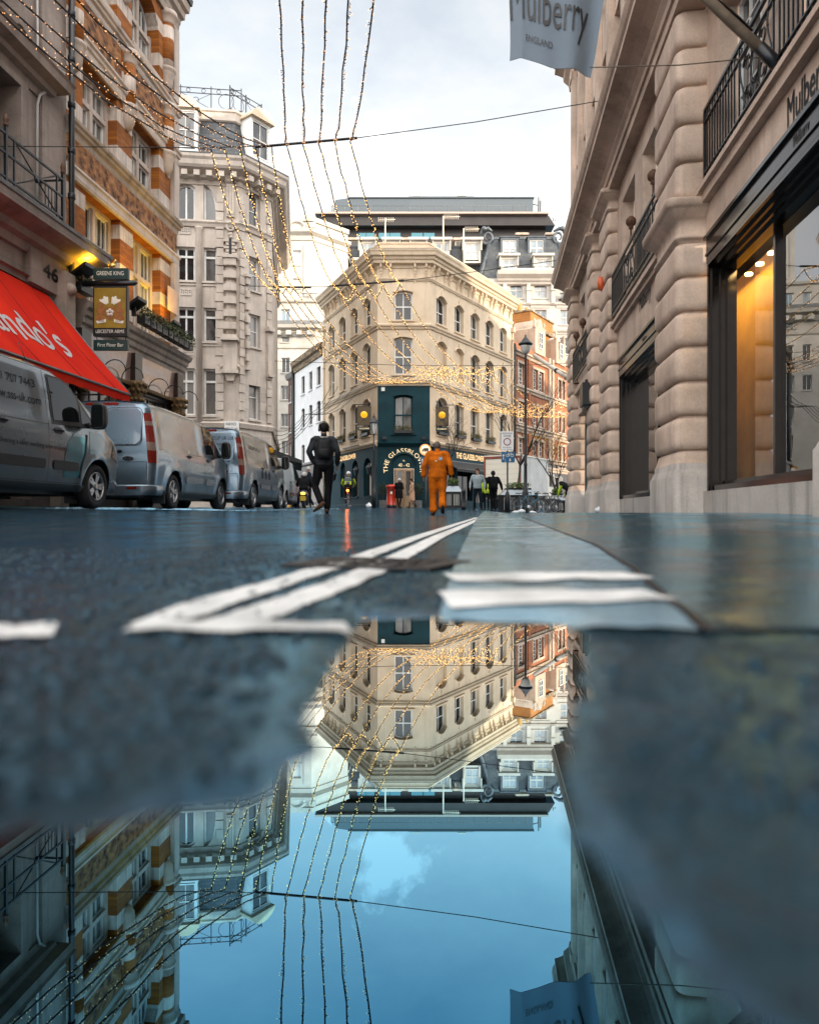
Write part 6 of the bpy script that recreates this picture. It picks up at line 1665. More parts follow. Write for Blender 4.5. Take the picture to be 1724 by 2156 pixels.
for x0, x1, y in ((868, 887, 385), (967, 986, 384)):
    q = MB(); q.box(HF, ha(x0 + 1.5), ha(x1 - 1.5), hz(407), hz(y), -4, -3); q.box(HF, ha(x0 + .5), ha(x1 - .5), hz(y + 2.5), hz(y - .4), -4.1, -2.9); q.build('flue_stack', M_wcr, hb)
q = MB()
for k in range(16): x = 700 + k * 27; q.tube([HF(ha(x), hz(456), .9), HF(ha(x), hz(441), .9)], .05, 4)
q.tube([HF(ha(700), hz(441), .9), HF(ha(1105), hz(441), .9)], .03, 4); q.build('terrace_rail', M_sill, hb)
q = MB()
for x, y in ((1137, 407), (1141, 414), (1158, 446), (1168, 450), (1149, 440), (1172, 454)): q.tube([HF(ha(x), hz(457), -1), HF(ha(x), hz(y), -1)], .09 if x < 1145 else .05, 5)
q.tube([HF(ha(1123), hz(421), -1), HF(ha(1136), hz(424), -1)], .06, 5); q.build('mast_cluster', M_sill, hb)

# ------------------------------------------------------------------ red brick building on the right beyond the pub
M_redb = brick('red_orange_brick', FRt.u, (.36, .12, .045), (.26, .08, .03), (.2, .12, .08))
rb = thing('red_brick_building', 'ornate red brick building with stone bands and tall chimney right of the pub', 'building', FRt(LRr + 6, .5, 0))
r0, r1 = LRr + .15, LRr + 22
def ra(x): return FRt.px(x, 850)[0]
def rz(x, y): return FRt.px(x, y)[1]
zR = [(rz(1097, 810), rz(1097, 766)), (rz(1097, 889), rz(1097, 846)), (rz(1132, 978), rz(1132, 930))]
RH = []
for z in zR:
    for x0, x1 in ((1090, 1103), (1122, 1131), (1134, 1143), (1173.5, 1180), (1182, 1188)): RH.append((ra(x0), ra(x1), z[0], z[1]))
q = MB(); zt = zR[0][1] + 1.4
wall(q, FRt, r0, r1, 4.2, zt, RH, .2, 0); wall(q, FRt, r0, r1, -.1, 4.2, [(r0 + .5, r0 + 4, .8, 3.1), (r0 + 4.6, r0 + 9, .8, 3.1)], .2, 1)
q.poly([FRt(r0, 4, 0), FRt(r0, zt, 0), FRt(r0, zt, -8), FRt(r0, 4, -8)]); q.poly([FRt(r0, zt, 0), FRt(r1, zt, 0), FRt(r1, zt + 2, -8), FRt(r0, zt + 2, -8)])
q.build('wall', [M_redb, M_pubdark], rb)
for h in RH: window(rb, FRt, h, (M_white, M_glass, M_lst), .2, 0, (1, 4), sill=.1, fw=.07, bw=.05, sash=False)
for a, b_ in ((r0 + .5, r0 + 4), (r0 + 4.6, r0 + 9)): window(rb, FRt, (a, b_, .8, 3.1), (M_pubdark, M_dkgl, M_pubdark), .2, 0, (2, 0))
M_tan = stone('tan_dressing_stone', (.34, .25, .18), (.50, .40, .31), None, streak=.6)
for z, e in ((zR[0][1] + .5, .3), (zR[0][0] - .5, .22), (zR[1][0] - .55, .3), (zR[2][1] + .4, .2), (4.1, .4), (zR[2][0] - .5, .15)):
    q = MB(); q.sweep([FRt(r0, 0)[:2], FRt(r1, 0)[:2]], [(0, z), (e * .4, z), (e * .6, z + .18), (e, z + .22), (e, z + .34), (0, z + .42)]); q.build('stone_band', M_tan, rb)
for h in RH:
    q = MB()
    for a, b_ in ((h[0] - .16, h[0] - .003), (h[1] + .003, h[1] + .16)): q.box(FRt, a, b_, h[2], h[3], .003, .06)
    q.box(FRt, h[0] - .2, h[1] + .2, h[3] + .003, h[3] + .2, .003, .08); q.build('window_surround', M_tan, rb)
for x in (1112, 1155, 1162):
    a = ra(x); q = MB(); q.box(FRt, a - .2, a + .2, 4.5, zt, .003, .12); q.build('pilaster', M_tan if x != 1112 else M_redb, rb)
# gable dormers with stone scrolls
for x, y0, y1 in ((1135, 745, 672), (1178, 772, 725)):
    a = ra(x); z0 = zt - .1; z1 = rz(x, y1); w = 1.05
    q = MB(); q.prism(FRt, [(a - w, z0), (a + w, z0), (a + w, z0 + 1.9), (a + w * .6, z0 + 2.1), (a + w * .55, z1 - .6), (a + .2, z1 - .1), (a, z1), (a - .2, z1 - .1), (a - w * .55, z1 - .6), (a - w * .6, z0 + 2.1), (a - w, z0 + 1.9)], -2, .1); 
    for s_ in (-1, 1): q.lathe(FRt(a + s_ * w * .9, z0 + 1.9, 0), [(.12, 0), (.16, .2), (.06, .4), (.14, .6), (0, .85)], 8)
    q.build('gable', M_tan, rb); window(rb, FRt, (a - .42, a + .42, z0 + .45, z0 + 1.75), (M_white, M_glass, M_lst), .04, .15, (1, 2), fw=.06)
rz2 = lambda x, y: FRt.px(x, y, -1.8)[1]
q = MB(); cx0, cx1 = FRt.px(1089, 680, -1.8)[0], FRt.px(1139, 680, -1.8)[0]
q.box(FRt, cx0 + .15, cx1 - .3, zt - .5, rz2(1110, 700), -2.6, -.9); q.box(FRt, cx0, cx1 - .15, rz2(1110, 693), rz2(1110, 671), -2.8, -.7); q.box(FRt, cx0 - .1, cx1 - .05, rz2(1110, 671), rz2(1110, 668), -2.9, -.6, 1); q.box(FRt, cx0 - .06, cx1 - .1, rz2(1110, 700), rz2(1110, 693), -2.86, -.64, 1)
q.build('chimney_stack', [brick('ochre_brick', FRt.u, (.42, .17, .03), (.3, .11, .02), (.2, .12, .06)), M_orn], rb)
for k in range(4):
    a = cx0 + .2 + (cx1 - cx0 - .6) * k / 3; q = MB(); q.lathe(FRt(a, rz2(1110, 668), -1.7), [(.22, 0), (.2, .1), (.2, .5), (.15, .58), (.1, .7), (.09, .3)], 8); q.build('chimney_pot', mat('ochre_pot', (.35, .2, .05), .6) if k == 0 else bpy.data.materials['ochre_pot'], rb)
q = MB(); q.box(FRt, r0 + .1, ra(1090), zt, rz(1083, 705), -3, -.6); q.build('attic_wall', M_tan, rb)
window(rb, FRt, (r0 + .35, r0 + .95, zt + .3, zt + 1.7), (M_white, M_glass, M_white), .02, -.56, (1, 3), fw=.05)
q = MB(); q.tube([FRt(r0 - .05, .5, .15), FRt(r0 - .05, zt - .2, .15)], .1, 6); q.build('drainpipe', M_black, rb)
q = MB(); p0, p1 = W(1124, 748, 47), W(1200, 800, 44); q.tube([p0, p1], .12, 10); q.tube([p0.lerp(p1, .62), p0.lerp(p1, .66)], .16, 10, 1)
tag(q.build('flagpole', [M_wcr, M_black]), 'bare white flagpole slanting across the red brick building on the right', 'flagpole')
# dark canopy at the far corner of the stone building
q = MB(); C3f = C3
q.add([C3f(.4, 3.3, .02), C3f(7, 3.3, .02), C3f(7, 2.75, 1.5), C3f(.4, 2.75, 1.5), C3f(.4, 2.6, 1.5), C3f(7, 2.6, 1.5), C3f(.4, 2.9, .02), C3f(7, 2.9, .02)], [(0, 1, 2, 3), (3, 2, 5, 4), (6, 4, 5, 7), (0, 3, 4, 6)])
tag(q.build('shop_canopy', M_awn), 'black shop canopy at the far corner of the stone mansard building', 'awning')
# ------------------------------------------------------------------ panel vans
def paint(name, col, metal=.75, rough=.27):
    m, nt, b = nodes(name)
    b.inputs['Metallic'].default_value = metal; b.inputs['Roughness'].default_value = rough
    b.inputs['Coat Weight'].default_value = 1.; b.inputs['Coat Roughness'].default_value = .06
    p = objco(nt)
    f = noise(nt, p, 2.5, 6, .65)
    s = N(nt, 'ShaderNodeSeparateXYZ'); nt.links.new(p, s.inputs[0])
    dirt = math_(nt, 'MULTIPLY', ramp(nt, f, [(.35, 0.), (.75, 1.)]), ramp(nt, s.outputs[2], [(.25, .8), (.9, .1)]))
    nt.links.new(mixc(nt, dirt, col, (.10, .09, .08)), b.inputs['Base Color'])
    nt.links.new(math_(nt, 'ADD', math_(nt, 'MULTIPLY', dirt, .35), rough), b.inputs['Roughness'])
    return m
M_silver = paint('silver_car_paint', (.13, .195, .25)); M_silver2 = paint('warm_silver_car_paint', (.13, .165, .19)); M_vwhite = paint('pale_blue_white_paint', (.62, .68, .72), .1)
M_trim = mat('black_car_plastic', (.014, .015, .016), .45, var=.3, scale=12); M_tyre = mat('tyre_rubber', (.012, .012, .013), .75, var=.4, scale=20, bmp=.3)
M_alloy = mat('alloy_wheel', (.34, .34, .35), .32, .85, var=.3, scale=9); M_carglass = glassmat('van_window_glass', (.006, .008, .009), (.03, .03, .03), .02, 1.38, False)
M_tail = mat('red_tail_lamp', (.17, .012, .006), .15, coat=.6); M_tailw = mat('clear_tail_lamp', (.20, .14, .12), .12, coat=.6); M_chrome = mat('satin_chrome', (.55, .55, .56), .2, .95)
M_vtext = mat('dark_blue_grey_vinyl', (.008, .014, .025), .6, spec=.15); M_vteal = mat('teal_vinyl', (.01, .14, .19), .25, coat=.8)

def van_top(y):
    return lerp_tab([(-1.05, 1.93), (-.9, 1.97), (0, 2.0), (1.6, 1.99), (2.0, 1.96), (2.25, 1.88), (2.6, 1.66), (2.95, 1.42), (3.25, 1.22), (3.5, 1.13), (3.75, 1.0), (3.9, .84), (3.98, .7)], y)
def van_hw(y, z, zt):
    w = lerp_tab([(.2, .86), (.3, .93), (.5, .965), (.8, .99), (1.05, .985), (1.2, .965), (1.55, .915), (1.8, .865), (1.95, .83), (2.1, .8)], z)
    if y > 2.9: w *= 1 - .26 * max(0, (y - 2.9) / 1.08) ** 2.2
    if y < -.85: w *= 1 - .05 * ((-.85 - y) / .2) ** 2
    for yc in (0, 2.93):
        r = math.hypot(y - yc, z - .34)
        if r > .38: w += .022 * math.exp(-((r - .44) / .07) ** 2)
    # recessed upper side panel and pressed waist line
    k = sstep(-.72, -.6, y) * (1 - sstep(1.42, 1.54, y)) * sstep(1.16, 1.24, z) * (1 - sstep(1.74, 1.8, z)); w -= .018 * k
    w += .012 * math.exp(-((z - (1.02 + .06 * y)) / .045) ** 2) * sstep(-.8, -.3, y)
    return w
def van_side(y, z, off=0.): return (van_hw(y, z, van_top(y)) + off, y, z)

def van_body(paintm):
    ys = [-1.04, -1.03, -1.0, -.95] + [-.88 + .075 * i for i in range(64)] + [3.94, 3.975]
    rings = []
    Fs = [0, .03, .07, .12, .17, .22, .28, .34, .4, .46, .52, .58, .63, .68, .73, .78, .83, .88, .915, .945, .97]
    for i, y in enumerate(ys):
        zt = van_top(y); z0 = .24 + (.05 * max(0, (y - 3.3)) if y > 3.3 else 0)
        sc = {0: .93, 1: .965, 2: .985}.get(i, 1.)
        half = []
        for f in Fs:
            z = z0 + (zt - z0) * f; w = van_hw(y, z, zt) * sc
            if f > .9: w *= 1 - .18 * ((f - .9) / .07) ** 2 * .5
            half.append((w, z))
        wt = half[-1][0]
        for a in (.85, .6, .3): half.append((wt * a, z0 + (zt - z0) * (.97 + .03 * (1 - a * a))))
        dy = lambda z: (.10 * max(0, z - 1.05) if y < -.9 else 0) 
        ring = [(w, y + dy(z), z) for w, z in half] + [(0, y + dy(zt), zt)] + [(-w, y + dy(z), z) for w, z in half[::-1]]
        rings.append(ring)
    mb = MB(); mb.loft(rings, 0, True)
    me = bpy.data.meshes.new('b'); me.from_pydata(mb.v, [], mb.f); me.materials.append(paintm); me.materials.append(M_trim)
    bm = bmesh.new(); bm.from_mesh(me); bmesh.ops.recalc_face_normals(bm, faces=bm.faces); bm.to_mesh(me); bm.free()
    ob = bpy.data.objects.new('b', me); COL.objects.link(ob)
    cut = MB()
    for yc in (0, 2.93):
        for s in (-1, 1): cut.lathe((s * .86, yc, .34), [(.0, -.28), (.405, -.28), (.405, .28), (0, .28)], 36, 1, axis='x')
    cm = bpy.data.meshes.new('c'); cm.from_pydata(cut.v, [], cut.f); cm.materials.append(paintm); cm.materials.append(M_trim)
    cm.polygons.foreach_set('material_index', [1] * len(cm.polygons))
    bm = bmesh.new(); bm.from_mesh(cm); bmesh.ops.remove_doubles(bm, verts=bm.verts, dist=1e-5); bmesh.ops.recalc_face_normals(bm, faces=bm.faces); bm.to_mesh(cm); bm.free()
    co = bpy.data.objects.new('c', cm); COL.objects.link(co)
    md = ob.modifiers.new('x', 'BOOLEAN'); md.object = co; md.operation = 'DIFFERENCE'; md.solver = 'EXACT'
    bpy.context.view_layer.update()
    res = bpy.data.meshes.new_from_object(ob.evaluated_get(bpy.context.evaluated_depsgraph_get()))
    for p in res.polygons: p.use_smooth = True
    res.set_sharp_from_angle(angle=math.radians(38))
    bpy.data.objects.remove(ob); bpy.data.objects.remove(co)
    return res

def patch(mb, poly, fn, off, rows=12, cols=10, mi=0, rim=True):
    """skin a convex outline (y, z) over a curved surface fn(y, z, off)"""
    z0 = min(p[1] for p in poly); z1 = max(p[1] for p in poly); R_ = []
    n = len(poly)
    for j in range(rows + 1):
        z = z0 + (z1 - z0) * (j / rows) * .9998 + (z1 - z0) * .0001; xs = []
        for i in range(n):
            (xa, za), (xb, zb) = poly[i], poly[(i + 1) % n]
            if (za - z) * (zb - z) <= 0 and za != zb: xs.append(xa + (xb - xa) * (z - za) / (zb - za))
        a, b_ = min(xs), max(xs)
        R_.append([fn(a + (b_ - a) * i / cols, z, off) for i in range(cols + 1)])
    mb.loft(R_, mi, True, caps=False, closed=False)
def roundpoly(x0, x1, z0, z1, r, n=4):
    out = []
    for cx_, cz_, a0 in ((x1 - r, z0 + r, -PI / 2), (x1 - r, z1 - r, 0), (x0 + r, z1 - r, PI / 2), (x0 + r, z0 + r, PI)):
        out += [(cx_ + r * math.cos(a0 + PI / 2 * i / n), cz_ + r * math.sin(a0 + PI / 2 * i / n)) for i in range(n + 1)]
    return out
def seam(mb, pts, fn, w=.008, off=.0015, mi=0):
    P = []
    for a, b_ in zip(pts, pts[1:]):
        n = max(2, int(math.hypot(b_[0] - a[0], b_[1] - a[1]) / .05))
        P += [(a[0] + (b_[0] - a[0]) * i / n, a[1] + (b_[1] - a[1]) * i / n) for i in range(n)]
    P.append(pts[-1]); L_, R_ = [], []
    for i, p in enumerate(P):
        a, b_ = P[max(0, i - 1)], P[min(len(P) - 1, i + 1)]; t = Vector((b_[0] - a[0], b_[1] - a[1])).normalized(); nn = Vector((-t.y, t.x)) * w / 2
        L_.append(fn(p[0] + nn.x, p[1] + nn.y, off)); R_.append(fn(p[0] - nn.x, p[1] - nn.y, off))
    mb.loft([L_, R_], mi, True, caps=False, closed=False)
def van_rear(x, z, off=0.): return (x, -1.04 + .10 * max(0, z - 1.05) - off, z)

wheel_cache = {}
def wheel(parent, x, y, spokes=5):
    s = 1 if x > 0 else -1
    w = bpy.data.objects.new('wheel', None); COL.objects.link(w); w.parent = parent; w.location = (x, y, .34); w.empty_display_size = .1
    if s < 0: w.rotation_euler = (0, 0, PI)
    if spokes not in wheel_cache:
        q = MB(); q.lathe((0, 0, 0), [(.21, -.20), (.30, -.20), (.335, -.17), (.34, -.1), (.34, -.06), (.325, -.015), (.29, .005), (.235, 0), (.215, -.02), (.21, -.06)], 40, axis='x')
        tyre = q
        q2 = MB(); q2.lathe((0, 0, 0), [(.215, -.16), (.215, -.005), (.205, .004), (.198, -.004), (.196, -.04), (.19, -.1), (.02, -.1), (.0, -.1)], 40, axis='x')
        q2.lathe((0, 0, 0), [(.065, -.1), (.062, -.012), (.04, -.004), (0, -.003)], 20, axis='x')
        for k in range(spokes):
            for dl in (-.17, .17) if spokes < 8 else (0,):
                an = 2 * PI * k / spokes + dl; c, s_ = math.cos(an), math.sin(an); px_, pz_ = -s_, c
                wd = .024 if spokes < 8 else .017; vs = []
                for r, xx, ww in ((.04, -.02, wd), (.2, -.012, wd * .8)):
                    for e in (-1, 1):
                        vs += [(xx, c * r + px_ * ww * e, s_ * r + pz_ * ww * e), (xx - .05, c * r + px_ * ww * e, s_ * r + pz_ * ww * e)]
                q2.add(vs, [(0, 2, 6, 4), (1, 5, 7, 3), (0, 4, 5, 1), (2, 3, 7, 6), (0, 1, 3, 2), (4, 6, 7, 5)])
        q3 = MB(); q3.lathe((0, 0, 0), [(.19, -.105), (0, -.104)], 24, axis='x')
        wheel_cache[spokes] = (tyre, q2, q3)
    a, b_, c_ = wheel_cache[spokes]
    a.build('tyre', M_tyre, w, world=False); r = b_.build('rim', M_alloy, w, world=False); c_.build('brake_shadow', M_trim, w, world=False)
    return w

def make_van(name, label, cat, pm, loc, rz, group, spokes=5, front_style=False):
    v = thing(name, label, cat, loc, rz, group)
    bo = bpy.data.objects.new('body', van_body(pm)); COL.objects.link(bo); bo.parent = v
    for x in (-.955, .955):
        for y in (0, 2.93): wheel(v, x, y, spokes)
    for s in (1, -1):
        fn = (lambda y, z, off=0.: van_side(y, z, off)) if s > 0 else (lambda y, z, off=0.: tuple((-c if i == 0 else c) for i, c in enumerate(van_side(y, z, off))))
        # front door glass with a black surround
        q = MB(); out = [(1.76, 1.14), (2.86, 1.17), (2.80, 1.30), (2.30, 1.76), (2.1, 1.82), (1.78, 1.82)]
        patch(q, out, fn, .006, 14, 14); o = q.build('window_surround', M_trim, v, world=False)
        q = MB(); patch(q, [(1.81, 1.20), (2.44, 1.215), (2.44, 1.58), (2.24, 1.765), (2.1, 1.785), (1.81, 1.785)], fn, .011, 14, 12); patch(q, [(2.50, 1.22), (2.78, 1.22), (2.72, 1.32), (2.50, 1.51)], fn, .011, 6, 6); q.build('pane', M_carglass, o, world=False)
        # doors: seams, handles, rubbing strips
        q = MB()
        seam(q, [(1.70, .36), (1.68, 1.1), (1.71, 1.87)], fn); seam(q, [(2.62, .78), (2.72, 1.0), (2.88, 1.17)], fn); seam(q, [(.52, .36), (.52, 1.1), (.50, 1.88)], fn)
        seam(q, [(.52, .36), (1.70, .36), (2.45, .36)], fn); seam(q, [(-.8, 1.09), (.5, 1.11), (1.7, 1.13)], fn, .006); seam(q, [(-.7, 1.88), (2.0, 1.87)], fn, .012)
        q.build('door_seam', M_trim, v, world=False)
        q = MB(); patch(q, roundpoly(.60, 1.62, .53, .66, .02), fn, .012, 4, 14); patch(q, roundpoly(1.80, 2.40, .53, .66, .02), fn, .012, 4, 10); q.build('rubbing_strip', M_trim if front_style else M_chrome, v, world=False)
        q = MB(); patch(q, [(-.6, .24), (3.3, .24), (3.3, .34), (-.6, .34)], fn, .004, 3, 60); q.build('sill_trim', M_trim, v, world=False)
        q = MB()
        for y in (1.80, .62): 
            patch(q, roundpoly(y, y + .2, 1.02, 1.10, .035), fn, .003, 4, 6); q.tube([fn(y + .0, 1.065, .01), fn(y + .05, 1.068, .035), fn(y + .16, 1.068, .035), fn(y + .21, 1.065, .01)], .014, 6)
        q.build('door_handle', M_trim, v, world=False)
        # mirror
        q = MB(); b0 = Vector(fn(2.66, 1.22, .0))
        q.tube([b0, b0 + Vector((s * .1, -.02, .02))], .04, 8)
        rr = []
        for k, (yy, sc) in enumerate(((-.1, .9), (-.085, 1.), (0., .95), (.07, .7), (.1, .3))):
            rr.append([(b0.x + s * (.20 + .11 * sc * math.copysign(abs(math.cos(a)) ** .6, math.cos(a))), b0.y + yy, b0.z + .13 + .2 * sc * math.copysign(abs(math.sin(a)) ** .6, math.sin(a))) for a in [2 * PI * i / 20 for i in range(20)]])
        q.loft(rr, 0, True); mo = q.build('mirror', M_trim, v, world=False)
        q = MB(); q.prism(Fr((b0.x + s * .2 - .085, b0.y - .104), (1, 0)), roundpoly(0, .17, b0.z - .03, b0.z + .29, .04), -.002, .002); q.build('mirror_glass', M_carglass, mo, world=False)
        # tail lamp wrapping the corner
        q = MB(); z0, z1 = .82, 1.72
        zs_ = [z0 + (z1 - z0) * i / 12 for i in range(13)]
        rows = []
        for z in zs_:
            wid = .055 if z > 1.0 else .04 + .015 * (z - z0) / .18
            row = [fn(-.86 - .02 * (z - z0), z, .010), fn(-.92, z, .012)]
            xw = abs(van_side(-.95, z)[0])
            row += [(s * (xw * .985), -1.0 + .10 * max(0, z - 1.05) - .012, z), (s * (xw * .955), -1.04 + .10 * max(0, z - 1.05) - .014, z), (s * (xw * .955 - wid), -1.04 + .10 * max(0, z - 1.05) - .012, z)]
            rows.append(row)
        for i in range(12): q.loft([rows[i], rows[i + 1]], 1 if i in (3, 4, 9) else 0, False, caps=False, closed=False)
        q.build('tail_lamp', [M_tail, M_tailw], v, world=False)
    # rear doors
    q = MB()
    seam(q, [(.02, .42), (.02, 1.90)], van_rear, .012); seam(q, [(-.84, .44), (.86, .44)], van_rear, .012); seam(q, [(-.84, .84), (.84, .84)], van_rear, .008)
    for s in (-1, 1):
        P = roundpoly(.10, .76, 1.14, 1.82, .10); seam(q, [(s * a, b_) for a, b_ in P] + [(s * P[0][0], P[0][1])], van_rear, .012)
        seam(q, [(s * .86, .44), (s * .86, .84)], van_rear, .012)
    q.build('rear_door_seam', M_trim, v, world=False)
    for s in (-1, 1):
        q = MB(); patch(q, [(s * a, b_) for a, b_ in roundpoly(.115, .745, 1.155, 1.805, .09)], van_rear, .004, 10, 6); q.build('rear_panel', pm, v, world=False)
    q = MB(); patch(q, roundpoly(.10, .40, 1.0, 1.06, .025), van_rear, .012, 3, 6); q.tube([van_rear(.1, 1.035, .02), van_rear(.16, 1.04, .05), van_rear(.36, 1.04, .05), van_rear(.41, 1.035, .02)], .016, 6); q.build('rear_handle', M_trim, v, world=False)
    q = MB(); patch(q, [(.52 + .1 * math.cos(a), .90 + .045 * math.sin(a)) for a in [2 * PI * i / 24 for i in range(24)]], van_rear, .008, 8, 8); patch(q, [(.52 + .09 * math.cos(a), .90 + .037 * math.sin(a)) for a in [2 * PI * i / 24 for i in range(24)]], van_rear, .011, 8, 8, 1); lettering(q, lambda x, y: van_rear(.463 + x, .882 + y, .0125), 'Ford', w=.115, h=.036, mi=0, shear=.25); q.build('badge', [M_chrome, M_vtext], v, world=False)
    q = MB(); patch(q, roundpoly(-.30, .32, 1.865, 1.915, .02), van_rear, .012, 3, 8); q.build('high_brake_lamp', M_tail, v, world=False)
    q = MB(); patch(q, roundpoly(-.26, .26, .56, .68, .01), van_rear, .012, 3, 4); q.build('number_plate', mat('yellow_number_plate', (.6, .42, .03), .4) if 'yellow_number_plate' not in bpy.data.materials else bpy.data.materials['yellow_number_plate'], v, world=False)
    # bumper with reflectors and mud flaps, underside
    q = MB(); pth = [(-.97, -.55), (-.985, -.85), (-.93, -1.06), (-.75, -1.105), (.75, -1.105), (.93, -1.06), (.985, -.85), (.97, -.55)]
    rg = [[(x * f, y, z) for x, y in pth] for z, f in ((.24, .96), (.26, 1.), (.40, 1.005), (.425, .985), (.43, .93))]
    q.loft(rg, 0, True, caps=False, closed=False); q.build('rear_bumper', pm, v, world=False)
    for s in (-1, 1): q = MB(); q.cube(s * .62 - .09, s * .62 + .09, -1.115, -1.107, .35, .39); q.build('reflector', M_tail, v, world=False)
    q = MB(); q.cube(-.7, .7, -.95, 3.4, .2, .3); q.tube([(-.8, 0, .3), (.8, 0, .3)], .05, 8); q.tube([(.4, -.9, .22), (.4, .3, .22)], .04, 8); q.build('underside', M_trim, v, world=False)
    for s in (-1, 1):
        q = MB(); q.cube(s * .84 - .12, s * .84 + .12, -.47, -.455, .1, .34); q.build('mud_flap', M_trim, v, world=False)
    # front: windscreen, lamps, grille
    q = MB(); patch(q, [(-.68, 0), (.68, 0), (.58, 1), (-.58, 1)], lambda x, t, off=0.: (x, 3.18 - .88 * t - .22 * abs(x) ** 2 * .6, 1.27 + .56 * t + off), .035, 8, 10); q.build('windscreen', M_carglass, v, world=False)
    q = MB(); q.cube(-.45, .45, 3.93, 3.985, .45, .66); q.build('grille', M_trim, v, world=False)
    for s in (-1, 1):
        q = MB(); fn = (lambda y, z, off=0.: tuple((s * c if i == 0 else c) for i, c in enumerate(van_side(y, z, off)))); patch(q, [(3.35, .82), (3.72, .72), (3.74, .86), (3.45, 1.0)], fn, .008, 6, 8); q.build('headlamp', M_tailw, v, world=False)
    return v

def van_at(px, Y, slope, zg):
    """world location and heading of a van whose right rear wheel stands at picture x px, depth Y"""
    X = (px - CX) / F * Y; dv = Vector((slope, 1)).normalized(); right = Vector((dv.y, -dv.x))
    p = Vector((X, Y)) - right * .95
    return (p.x, p.y, zg), -math.atan2(dv.x, dv.y)
GRP = 'silver vans parked along the left kerb'
loc, rz = van_at(366, 13.75, .05, .205)
v2 = make_van('parked_van', 'middle silver van in the row, plain, with a tall red and clear tail lamp', 'van', M_silver, loc, rz, GRP)
v3 = copy_tree(v2); loc, rz = van_at(534, 18.1, .055, .232); v3.location = loc; v3.rotation_euler = (0, 0, rz)
v3['label'] = 'furthest silver van in the row, blue company lettering on its rear doors'
for x0, z0, tx, w, h in ((.10, 1.66, 'GROUP UK Ltd', .62, .085), (.12, 1.53, 'Maintenance', .42, .06), (.12, 1.40, '0208 88 10', .42, .06)):
    q = MB(); lettering(q, lambda x, y: van_rear(x0 + x, z0 + y, .008), tx, w=w, h=h); q.build('lettering', M_vtext, v3, world=False)
q = MB()
for k in range(3):
    y0 = .62 + k * .36
    patch(q, roundpoly(y0, y0 + .2, .80, 1.0, .03), van_side, .006, 4, 4); patch(q, [(y0 + .04, 1.0), (y0 + .16, 1.0), (y0 + .1, 1.06)], van_side, .006, 3, 3)
q.build('side_emblem', M_vtext, v3, world=False)
q = MB(); lettering(q, lambda x, y: van_side(-.3 + x, 1.5 + y, .008), 'GROUP UK Ltd', w=1.1, h=.1); q.build('lettering', M_vtext, v3, world=False)
# nearest van: its front half shows at the left edge
dv = Vector((.10, 1)).normalized(); right = Vector((dv.y, -dv.x)); fw_ = Vector(((204 - CX) / F * 10.74, 10.74)); pr_ = fw_ - dv * 2.93 - right * .95
v1 = make_van('parked_van', 'nearest silver van, cut by the left edge, with teal swoosh and grey lettering', 'van', M_silver2, (pr_.x, pr_.y, .19), -math.atan2(dv.x, dv.y), GRP, 5, True)
q = MB(); sw = [(2.05, .44), (2.46, .44), (2.50, .62), (2.56, .80), (2.60, 1.06), (2.3, 1.08), (2.14, .95), (2.05, .75)]
patch(q, sw, van_side, .004, 16, 10); patch(q, [(2.66, .82), (2.92, .80), (3.2, .72), (3.3, .95), (3.0, 1.14), (2.68, 1.14)], van_side, .004, 12, 12); q.build('teal_swoosh', M_vteal, v1, world=False)
q = MB(); seam(q, [(2.43, .44), (2.47, .62), (2.55, .82), (2.60, 1.08)], van_side, .045, .007); q.build('dark_swoosh', M_vtext, v1, world=False)
for y0, z0, tx, w, h in ((.62, 1.58, '0121 707 7443', .88, .105), (.58, 1.36, 'www.sss-uk.com', 1.0, .115), (.62, .80, 'delivering a safer working environment...', 1.5, .065)):
    q = MB(); lettering(q, lambda x, y: van_side(y0 + x, z0 + y, .008), tx, w=w, h=h); q.build('lettering', M_vtext, v1, world=False)
q = MB(); q.tube([(.55, 1.9, 1.95), (.5, 1.75, 2.25)], .006, 4); q.build('aerial', M_trim, v1, world=False)
# white van beyond the row
X4 = (603 - CX) / F * 27.5
v4 = make_van('white_van', 'pale white van half hidden beyond the row of silver vans', 'van', M_vwhite, (X4 - .95, 27.4, .28), -.03, None)
# ------------------------------------------------------------------ people: one continuous body each
def sk(hh, pose):
    """joint positions for a standing person of height hh facing +Y; pose overrides (metres, scaled to 1.78)"""
    J = dict(an_l=(-.10, -.02, .09), kn_l=(-.10, .01, .50), hip_l=(-.095, 0, .93), an_r=(.10, -.02, .09), kn_r=(.10, .01, .50), hip_r=(.095, 0, .93),
             toe_l=(-.12, .17, .035), toe_r=(.12, .17, .035), pel=(0, 0, .97), waist=(0, .01, 1.10), chest=(0, .01, 1.32), sh_l=(-.195, -.01, 1.45), sh_r=(.195, -.01, 1.45),
             el_l=(-.25, -.03, 1.17), el_r=(.25, -.03, 1.17), wr_l=(-.26, .03, .92), wr_r=(.26, .03, .92), neck=(0, 0, 1.50), head=(0, .025, 1.655), sho=(0, -.005, 1.43))
    J.update(pose)
    k = hh / 1.78
    return {a: Vector(b_) * k for a, b_ in J.items()}, k

def interp(pts, rads, n):
    """resample a limb smoothly; rads = [(rx, ry)]"""
    P, R_ = [], []
    m_ = len(pts)
    for i in range(m_ - 1):
        for j in range(n):
            t = j / n; P.append(pts[i].lerp(pts[i + 1], t)); s = t * t * (3 - 2 * t)
            R_.append((rads[i][0] + (rads[i + 1][0] - rads[i][0]) * s, rads[i][1] + (rads[i + 1][1] - rads[i][1]) * s))
    P.append(pts[-1]); R_.append(rads[-1]); return P, R_

